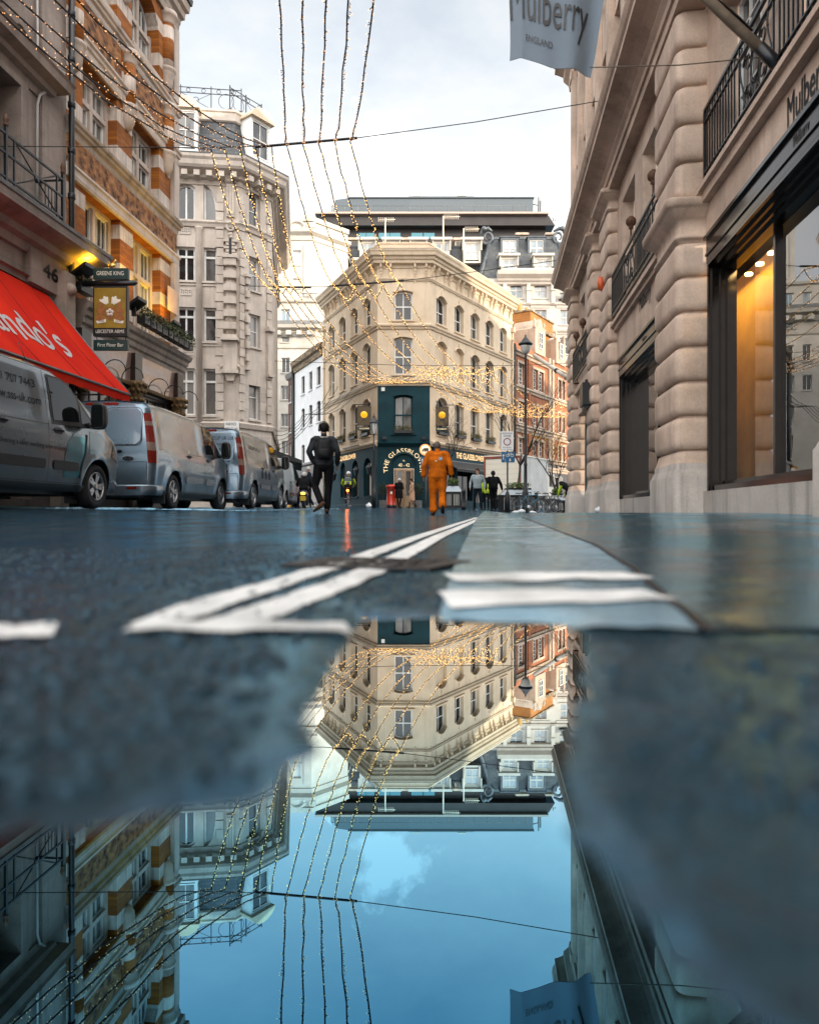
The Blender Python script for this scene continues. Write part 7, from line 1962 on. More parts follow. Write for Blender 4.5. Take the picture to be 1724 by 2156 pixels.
class Body:
    def __init__(s): s.mb = MB(); s.tags = []
    def limb(s, pts, rads, mi, up=Vector((0, 1, 0)), n=5, cap=True):
        pts = [Vector(p) for p in pts]; rads = [(r, r) if not isinstance(r, tuple) else r for r in rads]
        P, R_ = interp(pts, rads, n); rings = []
        for i, p in enumerate(P):
            t = (P[min(i + 1, len(P) - 1)] - P[max(i - 1, 0)]).normalized(); x = up.cross(t)
            if x.length < .05: x = Vector((1, 0, 0)).cross(t)
            x.normalize(); y = t.cross(x)
            rings.append([p + x * math.cos(a) * R_[i][0] + y * math.sin(a) * R_[i][1] for a in [2 * PI * k / 14 for k in range(14)]])
        if cap:
            for e, sgn in ((0, -1), (-1, 1)):
                p, r = P[e], R_[e]; t = (P[e] - P[1 if e == 0 else -2]).normalized(); q = p + t * min(r) * .5
                ring = [q + (v - p) * .6 for v in rings[e]]
                if e == 0: rings.insert(0, ring)
                else: rings.append(ring)
        s.mb.loft(rings, mi); s.tags += [(p, max(.01, (r[0] + r[1]) / 2), mi) for p, r in zip(P, R_)]
    def ball(s, c, r, mi):
        s.mb.ell(c, r, 16, 12, mi); s.tags.append((Vector(c), sum(r) / 3, mi))
    def finish(s, name, mats, parent, vox, smooth=2):
        me = bpy.data.meshes.new(name); me.from_pydata(s.mb.v, [], s.mb.f)
        bm = bmesh.new(); bm.from_mesh(me); bmesh.ops.recalc_face_normals(bm, faces=bm.faces); bm.to_mesh(me); bm.free()
        ob = bpy.data.objects.new(name, me); COL.objects.link(ob)
        md = ob.modifiers.new('r', 'REMESH'); md.mode = 'VOXEL'; md.voxel_size = vox
        sm = ob.modifiers.new('s', 'SMOOTH'); sm.iterations = smooth; sm.factor = .5
        bpy.context.view_layer.update()
        res = bpy.data.meshes.new_from_object(ob.evaluated_get(bpy.context.evaluated_depsgraph_get()))
        bpy.data.objects.remove(ob)
        for m in mats: res.materials.append(m)
        for p in res.polygons:
            c = p.center; best = 9e9; mi = 0
            for q, r, t in s.tags:
                dd = ((c.x - q.x) ** 2 + (c.y - q.y) ** 2 + (c.z - q.z) ** 2) / (r * r)
                if dd < best: best = dd; mi = t
            p.material_index = mi; p.use_smooth = True
        o = bpy.data.objects.new(name, res); COL.objects.link(o); o.parent = parent
        return o

def hand(b, wr, el, mi, k, curl=.5, side=1):
    """palm, four bent fingers of different lengths and a thumb leaving the side of the palm"""
    d = (wr - el).normalized(); fwd = Vector((0, 1, 0)); across = (fwd - d * fwd.dot(d)).normalized(); inn = d.cross(across) * side
    pc = wr + d * .05 * k
    b.limb([wr, pc, wr + d * .095 * k], [(.028 * k, .022 * k), (.018 * k, .042 * k), (.016 * k, .04 * k)], mi, across, 3)
    for i, L in enumerate((.072, .08, .075, .058)):
        p0 = wr + d * .09 * k + across * (.03 - .02 * i) * k; p1 = p0 + (d * .8 + inn * .25 * curl) * L * .5 * k; p2 = p1 + (d * (.7 - .4 * curl) + inn * .8 * curl) * L * .5 * k
        b.limb([p0, p1, p2], [.0098 * k, .009 * k, .0075 * k], mi, across, 3)
    t0 = wr + d * .03 * k + across * .03 * k; b.limb([t0, t0 + (d * .6 + across * .5) * .04 * k, t0 + (d * .95 + across * .45 + inn * .3) * .068 * k], [.013 * k, .011 * k, .009 * k], mi, across, 3)

def person(label, hh, loc, rz, pose, mats, clothes, extra=None, vox=.012, parent_name='person', hands=True, girth=1., hair=None):
    """mats: [skin, top, trousers, shoes, sleeve]; clothes adjusts thickness"""
    r = thing(parent_name, label, 'person', loc, rz)
    J, k = sk(hh, pose); b = Body(); g = girth * k
    c = dict(top=1., leg=1., coat=0., flare=1., cuff=1.); c.update(clothes)
    tt, tl = c['top'], c['leg']
    # torso with shoulders, narrowing waist, hips
    b.limb([J['pel'] - Vector((0, 0, .06 * k)), J['pel'] + Vector((0, 0, .05 * k)), J['waist'], J['chest'], J['sho'], J['neck'] - Vector((0, 0, .03 * k))],
           [(.155 * g * tl, .115 * g * tl), (.17 * g * tt, .125 * g * tt), (.155 * g * tt, .115 * g * tt), (.185 * g * tt, .125 * g * tt), (.165 * g * tt, .09 * g * tt), (.075 * k, .07 * k)], 1, Vector((0, 1, 0)), 6)
    b.limb([J['pel'] - Vector((0, 0, .07 * k)), J['pel'] - Vector((0, 0, .01 * k))], [(.165 * g * tl, .12 * g * tl), (.168 * g * tl, .122 * g * tl)], 2)
    for s in 'lr':
        b.limb([J['sho'].lerp(J['sh_' + s], .5), J['sh_' + s]], [(.07 * g * tt, .075 * g * tt), (.068 * g * tt, .068 * g * tt)], 1)
        b.limb([J['sh_' + s], J['sh_' + s].lerp(J['el_' + s], .5), J['el_' + s], J['el_' + s].lerp(J['wr_' + s], .45), J['wr_' + s].lerp(J['el_' + s], .08)], [.066 * g * tt, .056 * g * tt, .05 * g * tt, .047 * g * tt, .038 * g * tt * c['cuff']], 4 if len(mats) > 4 else 1)
        if hands: hand(b, J['wr_' + s], J['el_' + s], 0, k, .6, 1 if s == 'l' else -1)
        b.limb([J['hip_' + s], J['hip_' + s].lerp(J['kn_' + s], .5), J['kn_' + s], J['kn_' + s].lerp(J['an_' + s], .4), J['an_' + s] + (J['kn_' + s] - J['an_' + s]).normalized() * .03 * k], [.092 * g * tl, .08 * g * tl, .062 * g * tl, .06 * g * tl, .047 * g * tl * c['flare']], 2)
        heel = J['an_' + s] + (J['an_' + s] - J['toe_' + s]).normalized() * .05 * k; heel.z -= .0
        axis = (J['toe_' + s] - J['an_' + s]).normalized(); dn = (J['an_' + s] - J['kn_' + s]).normalized()
        sole = J['an_' + s] + dn * .045 * k
        b.limb([sole - axis * .055 * k, sole + axis * .02 * k, sole.lerp(J['toe_' + s], .55), J['toe_' + s]], [(.036 * k, .042 * k), (.042 * k, .05 * k), (.047 * k, .036 * k), (.038 * k, .022 * k)], 3, Vector((0, 0, 1)))
        b.limb([J['an_' + s] + (J['kn_' + s] - J['an_' + s]).normalized() * .03 * k, sole], [.042 * k, .043 * k], 3)
    # neck and head with nose, brow, chin and ears; face looks along hd
    b.limb([J['neck'] - Vector((0, 0, .04 * k)), J['neck'].lerp(J['head'], .45)], [.058 * k, .055 * k], 0)
    hd = Vector(pose.get('look', (0, 1, 0))).normalized(); sd = Vector((hd.y, -hd.x, 0)).normalized(); up = sd.cross(hd)
    H_ = J['head']
    b.ball(H_ + up * .015 * k, (.078 * k, .09 * k, .105 * k), 0); b.ball(H_ + hd * .03 * k - up * .06 * k, (.055 * k, .06 * k, .055 * k), 0)
    b.limb([H_ + hd * .085 * k + up * .015 * k, H_ + hd * .108 * k - up * .025 * k], [.011 * k, .016 * k], 0); b.ball(H_ + hd * .078 * k - up * .085 * k, (.02 * k,) * 3, 0)
    for s in (-1, 1): b.limb([H_ + sd * s * .078 * k + up * .025 * k - hd * .01 * k, H_ + sd * s * .08 * k - up * .025 * k], [(.008 * k, .02 * k), (.006 * k, .012 * k)], 0)
    if c['coat']:
        z = c['coat'] * k; pts = [J['waist'], J['pel'], Vector((J['pel'].x, J['pel'].y - .0, z))]
        b.limb(pts, [(.17 * g * tt, .125 * g * tt), (.19 * g * tt, .15 * g * tt), (.21 * g * tt * c.get('hem', 1), .165 * g * tt * c.get('hem', 1))], 1, Vector((0, 1, 0)), 6, cap=False)
        for i in range(8): b.tags.append((J['pel'].lerp(pts[2], i / 8), .2 * k, 1))
    body = b.finish('body', mats, r, vox * k)
    # eyes and mouth
    q = MB()
    for s in (-1, 1): q.ell(H_ + hd * .08 * k + sd * s * .031 * k + up * .012 * k, (.011 * k, .008 * k, .007 * k), 8, 6)
    q.tube([H_ + hd * .087 * k + sd * .02 * k - up * .052 * k, H_ + hd * .093 * k - up * .053 * k, H_ + hd * .087 * k - sd * .02 * k - up * .052 * k], .004 * k, 5)
    q.build('face_features', M_face, r, world=False)
    if hair: hairmesh(r, H_, hd, sd, up, k, **hair)
    if extra: extra(r, J, k, H_, hd, sd, up)
    return r, J, k
M_face = mat('dark_eye_lip', (.05, .02, .018), .5)
def hairmesh(r, H_, hd, sd, up, k, m, thick=.012, low=-.02, back=-.075, name='hair', front=.045):
    """cap of hair or a hat over the skull: rings from the crown down, lower at the back than over the brow"""
    q = MB(); rings = []
    for i in range(11):
        t = i / 10; ring = []
        for j in range(24):
            a = 2 * PI * j / 24; f = math.cos(a)      # f = 1 forward
            zl = low + (front - low) * max(0, f) + (back - low) * max(0, -f)
            ph = PI / 2 * (1 - t); z = (.12 + thick) * math.sin(ph); z = z if z > zl else zl
            z = zl + ((.12 + thick) - zl) * (1 - t ** 1.6)
            zz = min(.999, max(-.95, (z - .015) / (.105 + thick))); rad = math.sqrt(1 - zz * zz)
            wob = 1 + .04 * math.sin(a * 7 + i) + .03 * math.sin(a * 13 + 2 * i)
            ring.append(H_ + up * z * k + (hd * math.cos(a) * (.09 + thick) + sd * math.sin(a) * (.08 + thick)) * rad * wob * k)
        rings.append(ring)
    q.loft(rings, 0, True); q.build(name, m, r, world=False)
M_skin = mat('warm_skin', (.46, .25, .17), .55); M_skin2 = mat('tan_skin', (.34, .18, .12), .55)
def cloth(name, c, var=.35, sc=9, rough=.85): return mat(name, c, rough, 0, .12, var, sc, .25)
M_blk = cloth('black_cloth', (.007, .0075, .009)); M_denim = cloth('black_denim', (.03, .034, .04), .8, 6); M_jean = cloth('dark_blue_jeans', (.009, .014, .022)); M_shoe = cloth('brown_leather_shoe', (.09, .045, .03), .4, 14, .5)
M_or = cloth('orange_overalls', (.55, .13, .006), .4, 6); M_navy = cloth('navy_sleeve', (.012, .016, .03)); M_redc = cloth('red_piping', (.5, .02, .012)); M_dshoe = cloth('dark_shoe', (.03, .025, .022), .4, 14, .6)
M_jump = cloth('grey_blue_jumper', (.28, .34, .37), .2, 8); M_camel = cloth('camel_coat', (.50, .31, .21), .2); M_hv = mat('hi_vis_yellow', (.40, .55, .02), .7)
M_hairb = cloth('black_hair', (.008, .007, .007), .4, 30, .6); M_hairg = cloth('short_grey_hair', (.12, .105, .09), .4, 30, .8); M_hairbr = cloth('brown_hair', (.035, .018, .01), .4, 30, .6); M_wool = cloth('pale_wool', (.48, .46, .44), .2, 30)
def ground_at(x, yfeet, Y): return ((x - CX) / F * Y, Y, G((x - CX) / F * Y, Y))
def at(x, Y): X = (x - CX) / F * Y; return (X, Y, G(X, Y))

# the walker in black with headphones
def ex1(r, J, k, H_, hd, sd, up):
    q = MB(); q.tube([J['neck'] + Vector((.088 * math.cos(a), .075 * math.sin(a) - .005, .0 + .02 * math.sin(a))) for a in [2 * PI * i / 16 for i in range(16)]], .014, 6, closed=True); q.build('collar', M_wool, r, world=False)
    q = MB(); q.tube([H_ + sd * .105 * math.cos(a) + up * (.02 + .135 * math.sin(a)) - hd * .005 for a in [PI * i / 12 for i in range(13)]], .008, 6)
    for s in (-1, 1): q.lathe(H_ + sd * s * .09 - up * .01, [(0, -.02), (.042, -.018), (.045, .0), (.04, .018), (0, .02)], 14, axis='x')
    q.build('headphones', M_trim, r, world=False)
    q = MB(); q.lathe(H_ - sd * .112 - up * .01, [(.03, -.004), (.036, 0), (.03, .004)], 14, axis='x'); q.build('headphone_ring', M_chrome, r, world=False)
    q = MB(); q.tube([J['pel'] + Vector((.19 * math.cos(a), .14 * math.sin(a), .03)) for a in [2 * PI * i / 24 for i in range(24)]], .014, 6, closed=True); q.build('jacket_hem', M_denim, r, world=False)
w1 = at(682, 14.3)
p1, J1, k1 = person('walker in black jacket and jeans with headphones, seen from behind on the road', 1.84, w1, .12,
    dict(an_r=(.06, .06, .09), toe_r=(.07, .24, .03), kn_r=(.09, .07, .51), an_l=(-.05, -.25, .21), kn_l=(-.17, .03, .53), toe_l=(-.19, -.15, .05), el_l=(-.285, -.07, 1.2), wr_l=(-.20, .03, 1.0), el_r=(.27, -.03, 1.19), wr_r=(.26, .12, .97), head=(.0, .05, 1.655), look=(-.15, 1, -.05), sh_l=(-.18, -.01, 1.44), sh_r=(.18, -.01, 1.44)),
    [M_skin2, M_denim, M_blk, M_shoe, M_denim], dict(top=1.08, leg=1.05, flare=1.25, cuff=1.1), ex1, girth=1.07, hair=dict(m=M_hairb, thick=.016, low=-.02, back=-.07, front=.04))
def backpack(label, m, root, k, z0=1.0, z1=1.47, w=.16, d=.17, y=-.10, straps=True):
    r = thing('backpack', label, 'backpack', root.location, root.rotation_euler.z)
    r.location = Vector(root.location)
    q = MB(); rings = []
    for t, s in ((0, .8), (.06, 1), (.3, 1.05), (.6, 1), (.85, .93), (.96, .75), (1, .5)):
        z = (z0 + (z1 - z0) * t) * k; rings.append([(w * k * s * math.copysign(abs(math.cos(a)) ** .5, math.cos(a)), (y - d * .5) * k + d * .5 * k * s * math.copysign(abs(math.sin(a)) ** .6, math.sin(a)), z) for a in [2 * PI * i / 20 for i in range(20)]])
    q.loft(rings, 0, True); q.build('bag', m, r, world=False)
    q = MB(); rings = []
    for t, s in ((0, .7), (.08, 1), (.8, 1), (1, .7)):
        z = (z0 + .03 + (z1 - z0) * .42 * t) * k; rings.append([(w * .75 * k * s * math.copysign(abs(math.cos(a)) ** .5, math.cos(a)), (y - d) * k + .04 * k * s * math.copysign(abs(math.sin(a)) ** .6, math.sin(a)), z) for a in [2 * PI * i / 16 for i in range(16)]])
    q.loft(rings, 0, True); q.build('pocket', m, r, world=False)
    q = MB()
    for s in (-1, 1): q.tube([(s * .09 * k, (y - .02) * k, (z1 - .03) * k), (s * .13 * k, -.02, 1.5 * k), (s * .14 * k, .09 * k, 1.42 * k), (s * .15 * k, .13 * k, 1.25 * k), (s * .16 * k, .0, 1.08 * k)], .017 * k, 6)
    q.tube([(-.03 * k, (y - .05) * k, z1 * k), (0, (y - .06) * k, (z1 + .05) * k), (.03 * k, (y - .05) * k, z1 * k)], .008, 5); q.build('straps', m, r, world=False)
    return r
backpack('black backpack worn by the walker with headphones', cloth('black_rucksack_nylon', (.018, .019, .021), .5, 5, .5), p1, k1, 1.06, 1.42, .13, .15, -.13)

# the man in orange overalls
def ex2(r, J, k, H_, hd, sd, up):
    q = MB(); q.box(Fr((.035 * k, -.152 * k), (1, 0)), -.0, .075, 1.30 * k, 1.37 * k, -.01, .016); q.build('back_patch', mat('blue_white_patch', (.25, .42, .6), .6), r, world=False)
    q = MB(); q.lathe((-.035 * k, -.150 * k, 1.275 * k), [(0, -.012), (.022, -.012), (.022, 0), (0, 0)], 12, axis='y'); q.build('badge', M_cw, r, world=False)
    q = MB(); q.tube([J['waist'] + Vector((.176 * k * math.cos(a), .137 * k * math.sin(a), -.02 * k)) for a in [2 * PI * i / 28 for i in range(28)]], .017, 6, closed=True); q.build('waistband', M_or, r, world=False)
    for s in (-1, 1):
        q = MB(); q.tube([J['neck'] + Vector((s * .05, -.02, -.02)), J['sh_l' if s < 0 else 'sh_r'] + Vector((s * .035, -.01, .07)), J['sh_l' if s < 0 else 'sh_r'].lerp(J['el_l' if s < 0 else 'el_r'], .5) + Vector((s * .066, 0, .0))], .008, 5); q.build('red_piping', M_redc, r, world=False)
    q = MB(); q.tube([J['el_l'].lerp(J['wr_l'], .12) + Vector((.056 * math.cos(a), .056 * math.sin(a), 0)) for a in [2 * PI * i / 16 for i in range(16)]], .011, 6, closed=True); q.build('rolled_cuff', M_redc, r, world=False)
    q = MB(); q.limb if False else None
    pts = [J['el_l'].lerp(J['wr_l'], t) for t in (.16, .5, .92)]
    q.tube(pts, [.054, .05, .04], 14); q.build('navy_sleeve', M_navy, r, world=False)
w2 = at(921, 16.7)
p2, J2, k2 = person('man in bright orange overalls walking away along the road', 1.76, w2, -.06,
    dict(an_l=(-.10, .05, .09), toe_l=(-.14, .22, .03), kn_l=(-.11, .07, .5), an_r=(.12, -.33, .20), kn_r=(.11, -.02, .51), toe_r=(.13, -.22, .05), el_l=(-.31, -.05, 1.19), wr_l=(-.33, .0, .93), el_r=(.30, -.08, 1.19), wr_r=(.33, .02, .97), look=(0, 1, -.25), head=(-.01, .045, 1.645)),
    [M_skin2, M_or, M_or, M_dshoe, M_or], dict(top=1.28, leg=1.32, flare=1.5, cuff=1.35), ex2, girth=1.06, hair=dict(m=M_hairg, thick=.004, low=-.03, back=-.07, front=.05))

# man in the grey jumper, facing us
def ex3(r, J, k, H_, hd, sd, up):
    q = MB()
    for s in (-1, 1): q.prism(Fr((0, .115), (-1, 0)), [(s * .01, 1.47 * k), (s * .075, 1.52 * k), (s * .085, 1.485 * k), (s * .05, 1.43 * k)], -.0, .02)
    q.build('shirt_collar', M_cw, r, world=False)
    q = MB(); q.tube([J['pel'] + Vector((.172 * math.cos(a), .13 * math.sin(a), -.03)) for a in [2 * PI * i / 28 for i in range(28)]], .014, 6, closed=True); q.build('jumper_hem', M_jump, r, world=False)
p3, J3, k3 = person('man in a grey blue jumper and jeans facing the camera beside the bollard', 1.77, at(1005, 30.3), PI - .12,
    dict(an_l=(-.17, .0, .09), kn_l=(-.13, .04, .5), toe_l=(-.22, .17, .035), an_r=(.13, -.04, .09), kn_r=(.12, .0, .5), toe_r=(.17, .13, .035), el_l=(-.30, -.04, 1.18), wr_l=(-.31, .05, .94), el_r=(.30, -.04, 1.18), wr_r=(.31, .06, .95), look=(.45, 1, 0)),
    [M_skin, M_jump, M_jean, M_dshoe, M_jump], dict(top=1.14, leg=1.05, flare=1.3), ex3, vox=.014, hair=dict(m=M_hairbr, thick=.016, low=-.01, back=-.07, front=.055))
# man in black with rucksack
p4, J4, k4 = person('man in a black jacket walking away with a black rucksack, right of the grey jumper', 1.76, at(1038, 30.6), .05,
    dict(an_l=(-.06, .0, .09), kn_l=(-.07, .03, .5), an_r=(.07, -.06, .09), kn_r=(.08, 0, .5), el_l=(-.33, -.02, 1.2), wr_l=(-.30, .08, .98), el_r=(.33, -.02, 1.2), wr_r=(.40, .06, .96), look=(-.2, 1, 0)),
    [M_skin2, M_blk, M_blk, M_dshoe, M_blk], dict(top=1.3, leg=1., flare=1.1), None, vox=.014, hair=dict(m=M_hairb, thick=.02, low=-.03, back=-.08, front=.04))
backpack('black rucksack on the man right of the grey jumper', M_blk, p4, k4, .98, 1.45, .14, .16, -.12)
# two women at the pub door
def hat(r, J, k, H_, hd, sd, up): hairmesh(r, H_, hd, sd, up, k, M_wool, .02, .02, -.02, 'beanie', .05)
p5, J5, k5 = person('woman in a long black coat and pale beanie beside the red post box', 1.66, at(840, 40.2), -.5,
    dict(an_l=(-.05, 0, .09), an_r=(.06, -.03, .09), el_l=(-.24, .0, 1.18), wr_l=(-.14, .2, 1.2), el_r=(.25, 0, 1.18), wr_r=(.16, .2, 1.15), look=(.2, 1, -.15)),
    [M_skin, M_blk, M_blk, M_dshoe, M_blk], dict(top=1.25, coat=.58, hem=1.0, leg=.9), hat, vox=.016)
p6, J6, k6 = person('woman in an open camel coat walking left across the pub door', 1.62, at(867, 39.5), PI / 2 + .1,
    dict(an_l=(-.07, .16, .10), kn_l=(-.07, .12, .5), toe_l=(-.07, .34, .05), an_r=(.07, -.24, .13), kn_r=(.07, .02, .49), toe_r=(.07, -.12, .04), el_l=(-.22, -.05, 1.18), wr_l=(-.2, .12, 1.0), el_r=(.22, -.08, 1.18), wr_r=(.2, .05, .98), look=(0, 1, 0)),
    [M_skin, M_camel, M_blk, M_dshoe, M_camel], dict(top=1.12, coat=.45, hem=1.05, leg=.85), None, vox=.016, hair=dict(m=M_hairbr, thick=.018, low=-.02, back=-.10, front=.05))
# cyclist from behind, pedalling
bl = at(733, 33.); 
p7, J7, k7 = person('cyclist in a helmet and black and yellow jacket riding away', 1.76, (bl[0], bl[1], bl[2] + .05), .02,
    dict(pel=(0, -.12, .95), waist=(0, -.05, 1.08), chest=(0, .06, 1.27), sho=(0, .12, 1.38), sh_l=(-.20, .12, 1.38), sh_r=(.20, .12, 1.38), neck=(0, .17, 1.44), head=(0, .24, 1.56), hip_l=(-.095, -.1, .92), hip_r=(.095, -.1, .92),
         kn_l=(-.13, .22, .62), an_l=(-.12, .02, .28), toe_l=(-.12, .17, .22), kn_r=(.13, .22, .80), an_r=(.12, .04, .46), toe_r=(.12, .2, .42), el_l=(-.30, .28, 1.14), wr_l=(-.24, .45, 1.02), el_r=(.30, .28, 1.14), wr_r=(.24, .45, 1.02), look=(0, 1, -.1)),
    [M_skin, M_blk, M_blk, M_dshoe, M_hv], dict(top=1.12, leg=.95), lambda r, J, k, H_, hd, sd, up: hairmesh(r, H_, hd, sd, up, k, mat('pale_cycle_helmet', (.5, .52, .54), .3), .03, .03, .0, 'helmet', .05), vox=.015)
bag = backpack('grey backpack with a bright yellow flap on the cyclist', cloth('grey_bag_cloth', (.12, .15, .16)), p7, k7, 1.02, 1.42, .17, .18, -.0)
q = MB(); q.box(Fr((0, -.14), (1, 0)), -.15, .15, 1.05, 1.2, .04, .075); q.build('yellow_flap', M_hv, bag, world=False)
# bald man and seated rider by the scooter, half hidden left of the walker
p8, J8, k8 = person('bald man in dark clothes standing past the walker by the yellow shop', 1.72, at(651, 29.5), PI / 2 + .2,
    dict(an_l=(-.07, .1, .1), an_r=(.07, -.2, .12), look=(0, 1, 0)), [M_skin, M_navy, M_jean, M_cw, M_navy], dict(top=1.15), None, vox=.016, hair=dict(m=M_wool, thick=.002, low=-.04, back=-.08, front=-.02))
sc = at(640, 28.2)
p9, J9, k9 = person('person in a black jacket sitting astride a scooter with yellow number plate', 1.72, (sc[0], sc[1], sc[2]), .1,
    dict(pel=(0, -.1, .74), waist=(0, -.06, .87), chest=(0, .0, 1.05), sho=(0, .04, 1.16), sh_l=(-.2, .04, 1.17), sh_r=(.2, .04, 1.17), neck=(0, .06, 1.22), head=(0, .1, 1.35), hip_l=(-.1, -.05, .72), hip_r=(.1, -.05, .72), kn_l=(-.22, .3, .55), an_l=(-.25, .28, .12), toe_l=(-.26, .43, .06),
         kn_r=(.22, .3, .55), an_r=(.25, .28, .12), toe_r=(.26, .43, .06), el_l=(-.28, .14, .95), wr_l=(-.25, .36, .92), el_r=(.28, .14, .95), wr_r=(.25, .36, .92), look=(-.3, 1, 0)),
    [M_skin, M_blk, M_jean, M_dshoe, M_blk], dict(top=1.2), lambda r, J, k, H_, hd, sd, up: hairmesh(r, H_, hd, sd, up, k, M_wool, .025, .0, -.06, 'helmet', .03), vox=.016)
# street workers in hi-vis
p10, J10, k10 = person('person in a yellow hi-vis vest beyond the man with the rucksack', 1.7, at(1024, 37), .1, {}, [M_skin2, M_hv, M_blk, M_dshoe, M_hv], dict(top=1.15), None, vox=.018, hair=dict(m=M_hairb, thick=.02))
p11, J11, k11 = person('stooping person in black and yellow hi-vis half hidden by the right-hand building', 1.74, at(1197, 29.5), .6,
    dict(pel=(0, -.15, .95), waist=(0, -.05, 1.03), chest=(0, .15, 1.15), sho=(0, .25, 1.2), sh_l=(-.2, .24, 1.2), sh_r=(.2, .24, 1.2), neck=(0, .3, 1.23), head=(0, .42, 1.25), el_l=(-.25, .3, .95), wr_l=(-.2, .42, .75), el_r=(.25, .3, .95), wr_r=(.2, .42, .75)),
    [M_skin2, M_blk, M_blk, M_dshoe, M_hv], dict(top=1.25), None, vox=.018, hair=dict(m=M_hairb, thick=.02))
# ------------------------------------------------------------------ street furniture
def base(x, Y): X = (x - CX) / F * Y; return Vector((X, Y, G(X, Y) + .0))
# tall lamp column with a bell-shaped lantern
b0 = base(1106, 33); r = thing('tall_lamp_post', 'tall black lamp post with a bell-shaped lantern beside the parked bicycles', 'street lamp', b0)
hL = (1079 - 706) / F * 33
q = MB(); q.lathe(b0, [(.16, -.02), (.17, .1), (.165, .9), (.13, .96), (.125, 1.15), (.085, 1.2), (.075, 2.2), (.085, 2.22), (.085, 2.3), (.07, 2.34), (.05, hL - 1.0), (.06, hL - .98), (.04, hL - .85), (.035, hL - .6)], 16)
q.build('column', M_black, r)
q = MB(); q.lathe(b0, [(.03, hL - .62), (.10, hL - .6), (.33, hL - .38), (.34, hL - .34), (.30, hL - .32), (.2, hL - .22), (.12, hL - .12), (.10, hL - .08), (.05, hL - .05), (.04, hL + .03), (.0, hL + .12)], 20); q.build('lantern_hood', M_black, r)
q = MB(); q.lathe(b0, [(.10, hL - .82), (.2, hL - .7), (.24, hL - .5), (.28, hL - .4)], 16); q.build('lantern_glass', mat('pale_lantern_glass', (.5, .5, .48), .1), r)
# slim old street lamp left of the pub door
b0 = base(787, 39); r = thing('old_street_lamp', 'slim black street lamp with a small four-sided lantern by the teal corner', 'street lamp', b0); hS = (1066 - 868) / F * 39
q = MB(); q.lathe(b0, [(.13, -.02), (.13, .9), (.09, .95), (.08, 1.2), (.055, 1.3), (.05, hS * .6), (.065, hS * .61), (.045, hS * .63), (.035, hS - 1.1)], 12); q.tube([b0 + Vector((-.3, 0, hS - 1.15)), b0 + Vector((.3, 0, hS - 1.15))], .018, 5); q.build('column', M_black, r)
q = MB(); q.lathe(b0, [(.10, hS - 1.1), (.19, hS - .52)], 6, 0, False); q.build('lantern_glass', bpy.data.materials['pale_lantern_glass'], r)
q = MB(); q.lathe(b0, [(.05, hS - 1.13), (.11, hS - 1.1)], 6, 0, False); q.lathe(b0, [(.26, hS - .52), (.27, hS - .48), (.14, hS - .3), (.08, hS - .22), (.09, hS - .16), (.03, hS - .1), (.0, hS + .05)], 6, 0, False)
for k in range(6): a = k * PI / 3; q.tube([b0 + Vector((.105 * math.cos(a), .105 * math.sin(a), hS - 1.1)), b0 + Vector((.2 * math.cos(a), .2 * math.sin(a), hS - .52))], .012, 4)
q.build('lantern_frame', M_black, r)
# red pillar box
b0 = base(824, 40.6); r = thing('pillar_box', 'round red pillar post box with a black base left of the pub door', 'post box', b0); M_post = mat('post_box_red', (.55, .035, .012), .3, var=.15, coat=.3)
q = MB(); q.lathe(b0, [(.29, .16), (.27, .18), (.27, 1.08), (.29, 1.1), (.29, 1.14), (.32, 1.17), (.33, 1.22), (.28, 1.27), (.15, 1.32), (0, 1.33)], 28); q.build('body', M_post, r)
q = MB(); q.lathe(b0, [(.29, -.03), (.29, .16)], 28); q.build('base', M_black, r)
q = MB(); q.cube(b0.x - .12, b0.x + .12, b0.y - .30, b0.y - .24, .98 + b0.z, 1.03 + b0.z); q.build('slot', M_black, r)
q = MB(); q.cube(b0.x - .06, b0.x + .06, b0.y - .279, b0.y - .262, .76 + b0.z, .92 + b0.z); q.build('collection_plate', M_cw, r)
# clipped shrubs in tubs beside the door
for x, l in ((806, 'dark round shrub in a tub left of the pillar box'), (881, 'dark round shrub in a tub right of the pub door')):
    b0 = base(x, 41.2); r = thing('tub_shrub', l, 'shrub', b0, 0, 'shrubs in tubs by the pub door')
    q = MB(); q.cube(b0.x - .2, b0.x + .2, b0.y - .2, b0.y + .2, b0.z, b0.z + .42); q.build('tub', M_sill, r)
    q = MB(); q.tube([b0 + Vector((0, 0, .4)), b0 + Vector((0, 0, .9))], .025, 5); q.build('stem', M_shoe, r)
    q = MB(); leafy(q, b0 + Vector((0, 0, 1.05)), (.32, .3, .42), 700, .05, int(x), (0, 0, 1)); q.build('foliage', [mat('shrub_dark', (.012, .022, .014), .7) if x == 806 else bpy.data.materials['shrub_dark'], M_plant[0]], r)
# bollard
b0 = base(976, 30); r = thing('bollard', 'black cast bollard between the planter and the man in the grey jumper', 'bollard', b0)
q = MB(); q.lathe(b0, [(.105, -.02), (.105, .18), (.09, .2), (.085, .72), (.10, .74), (.10, .80), (.085, .82), (.07, .88), (.0, .93)], 14); tag(q.build('post', M_black, r), 'x', 'x'); ob_ = r.children[0]
del ob_['label']; del ob_['category']
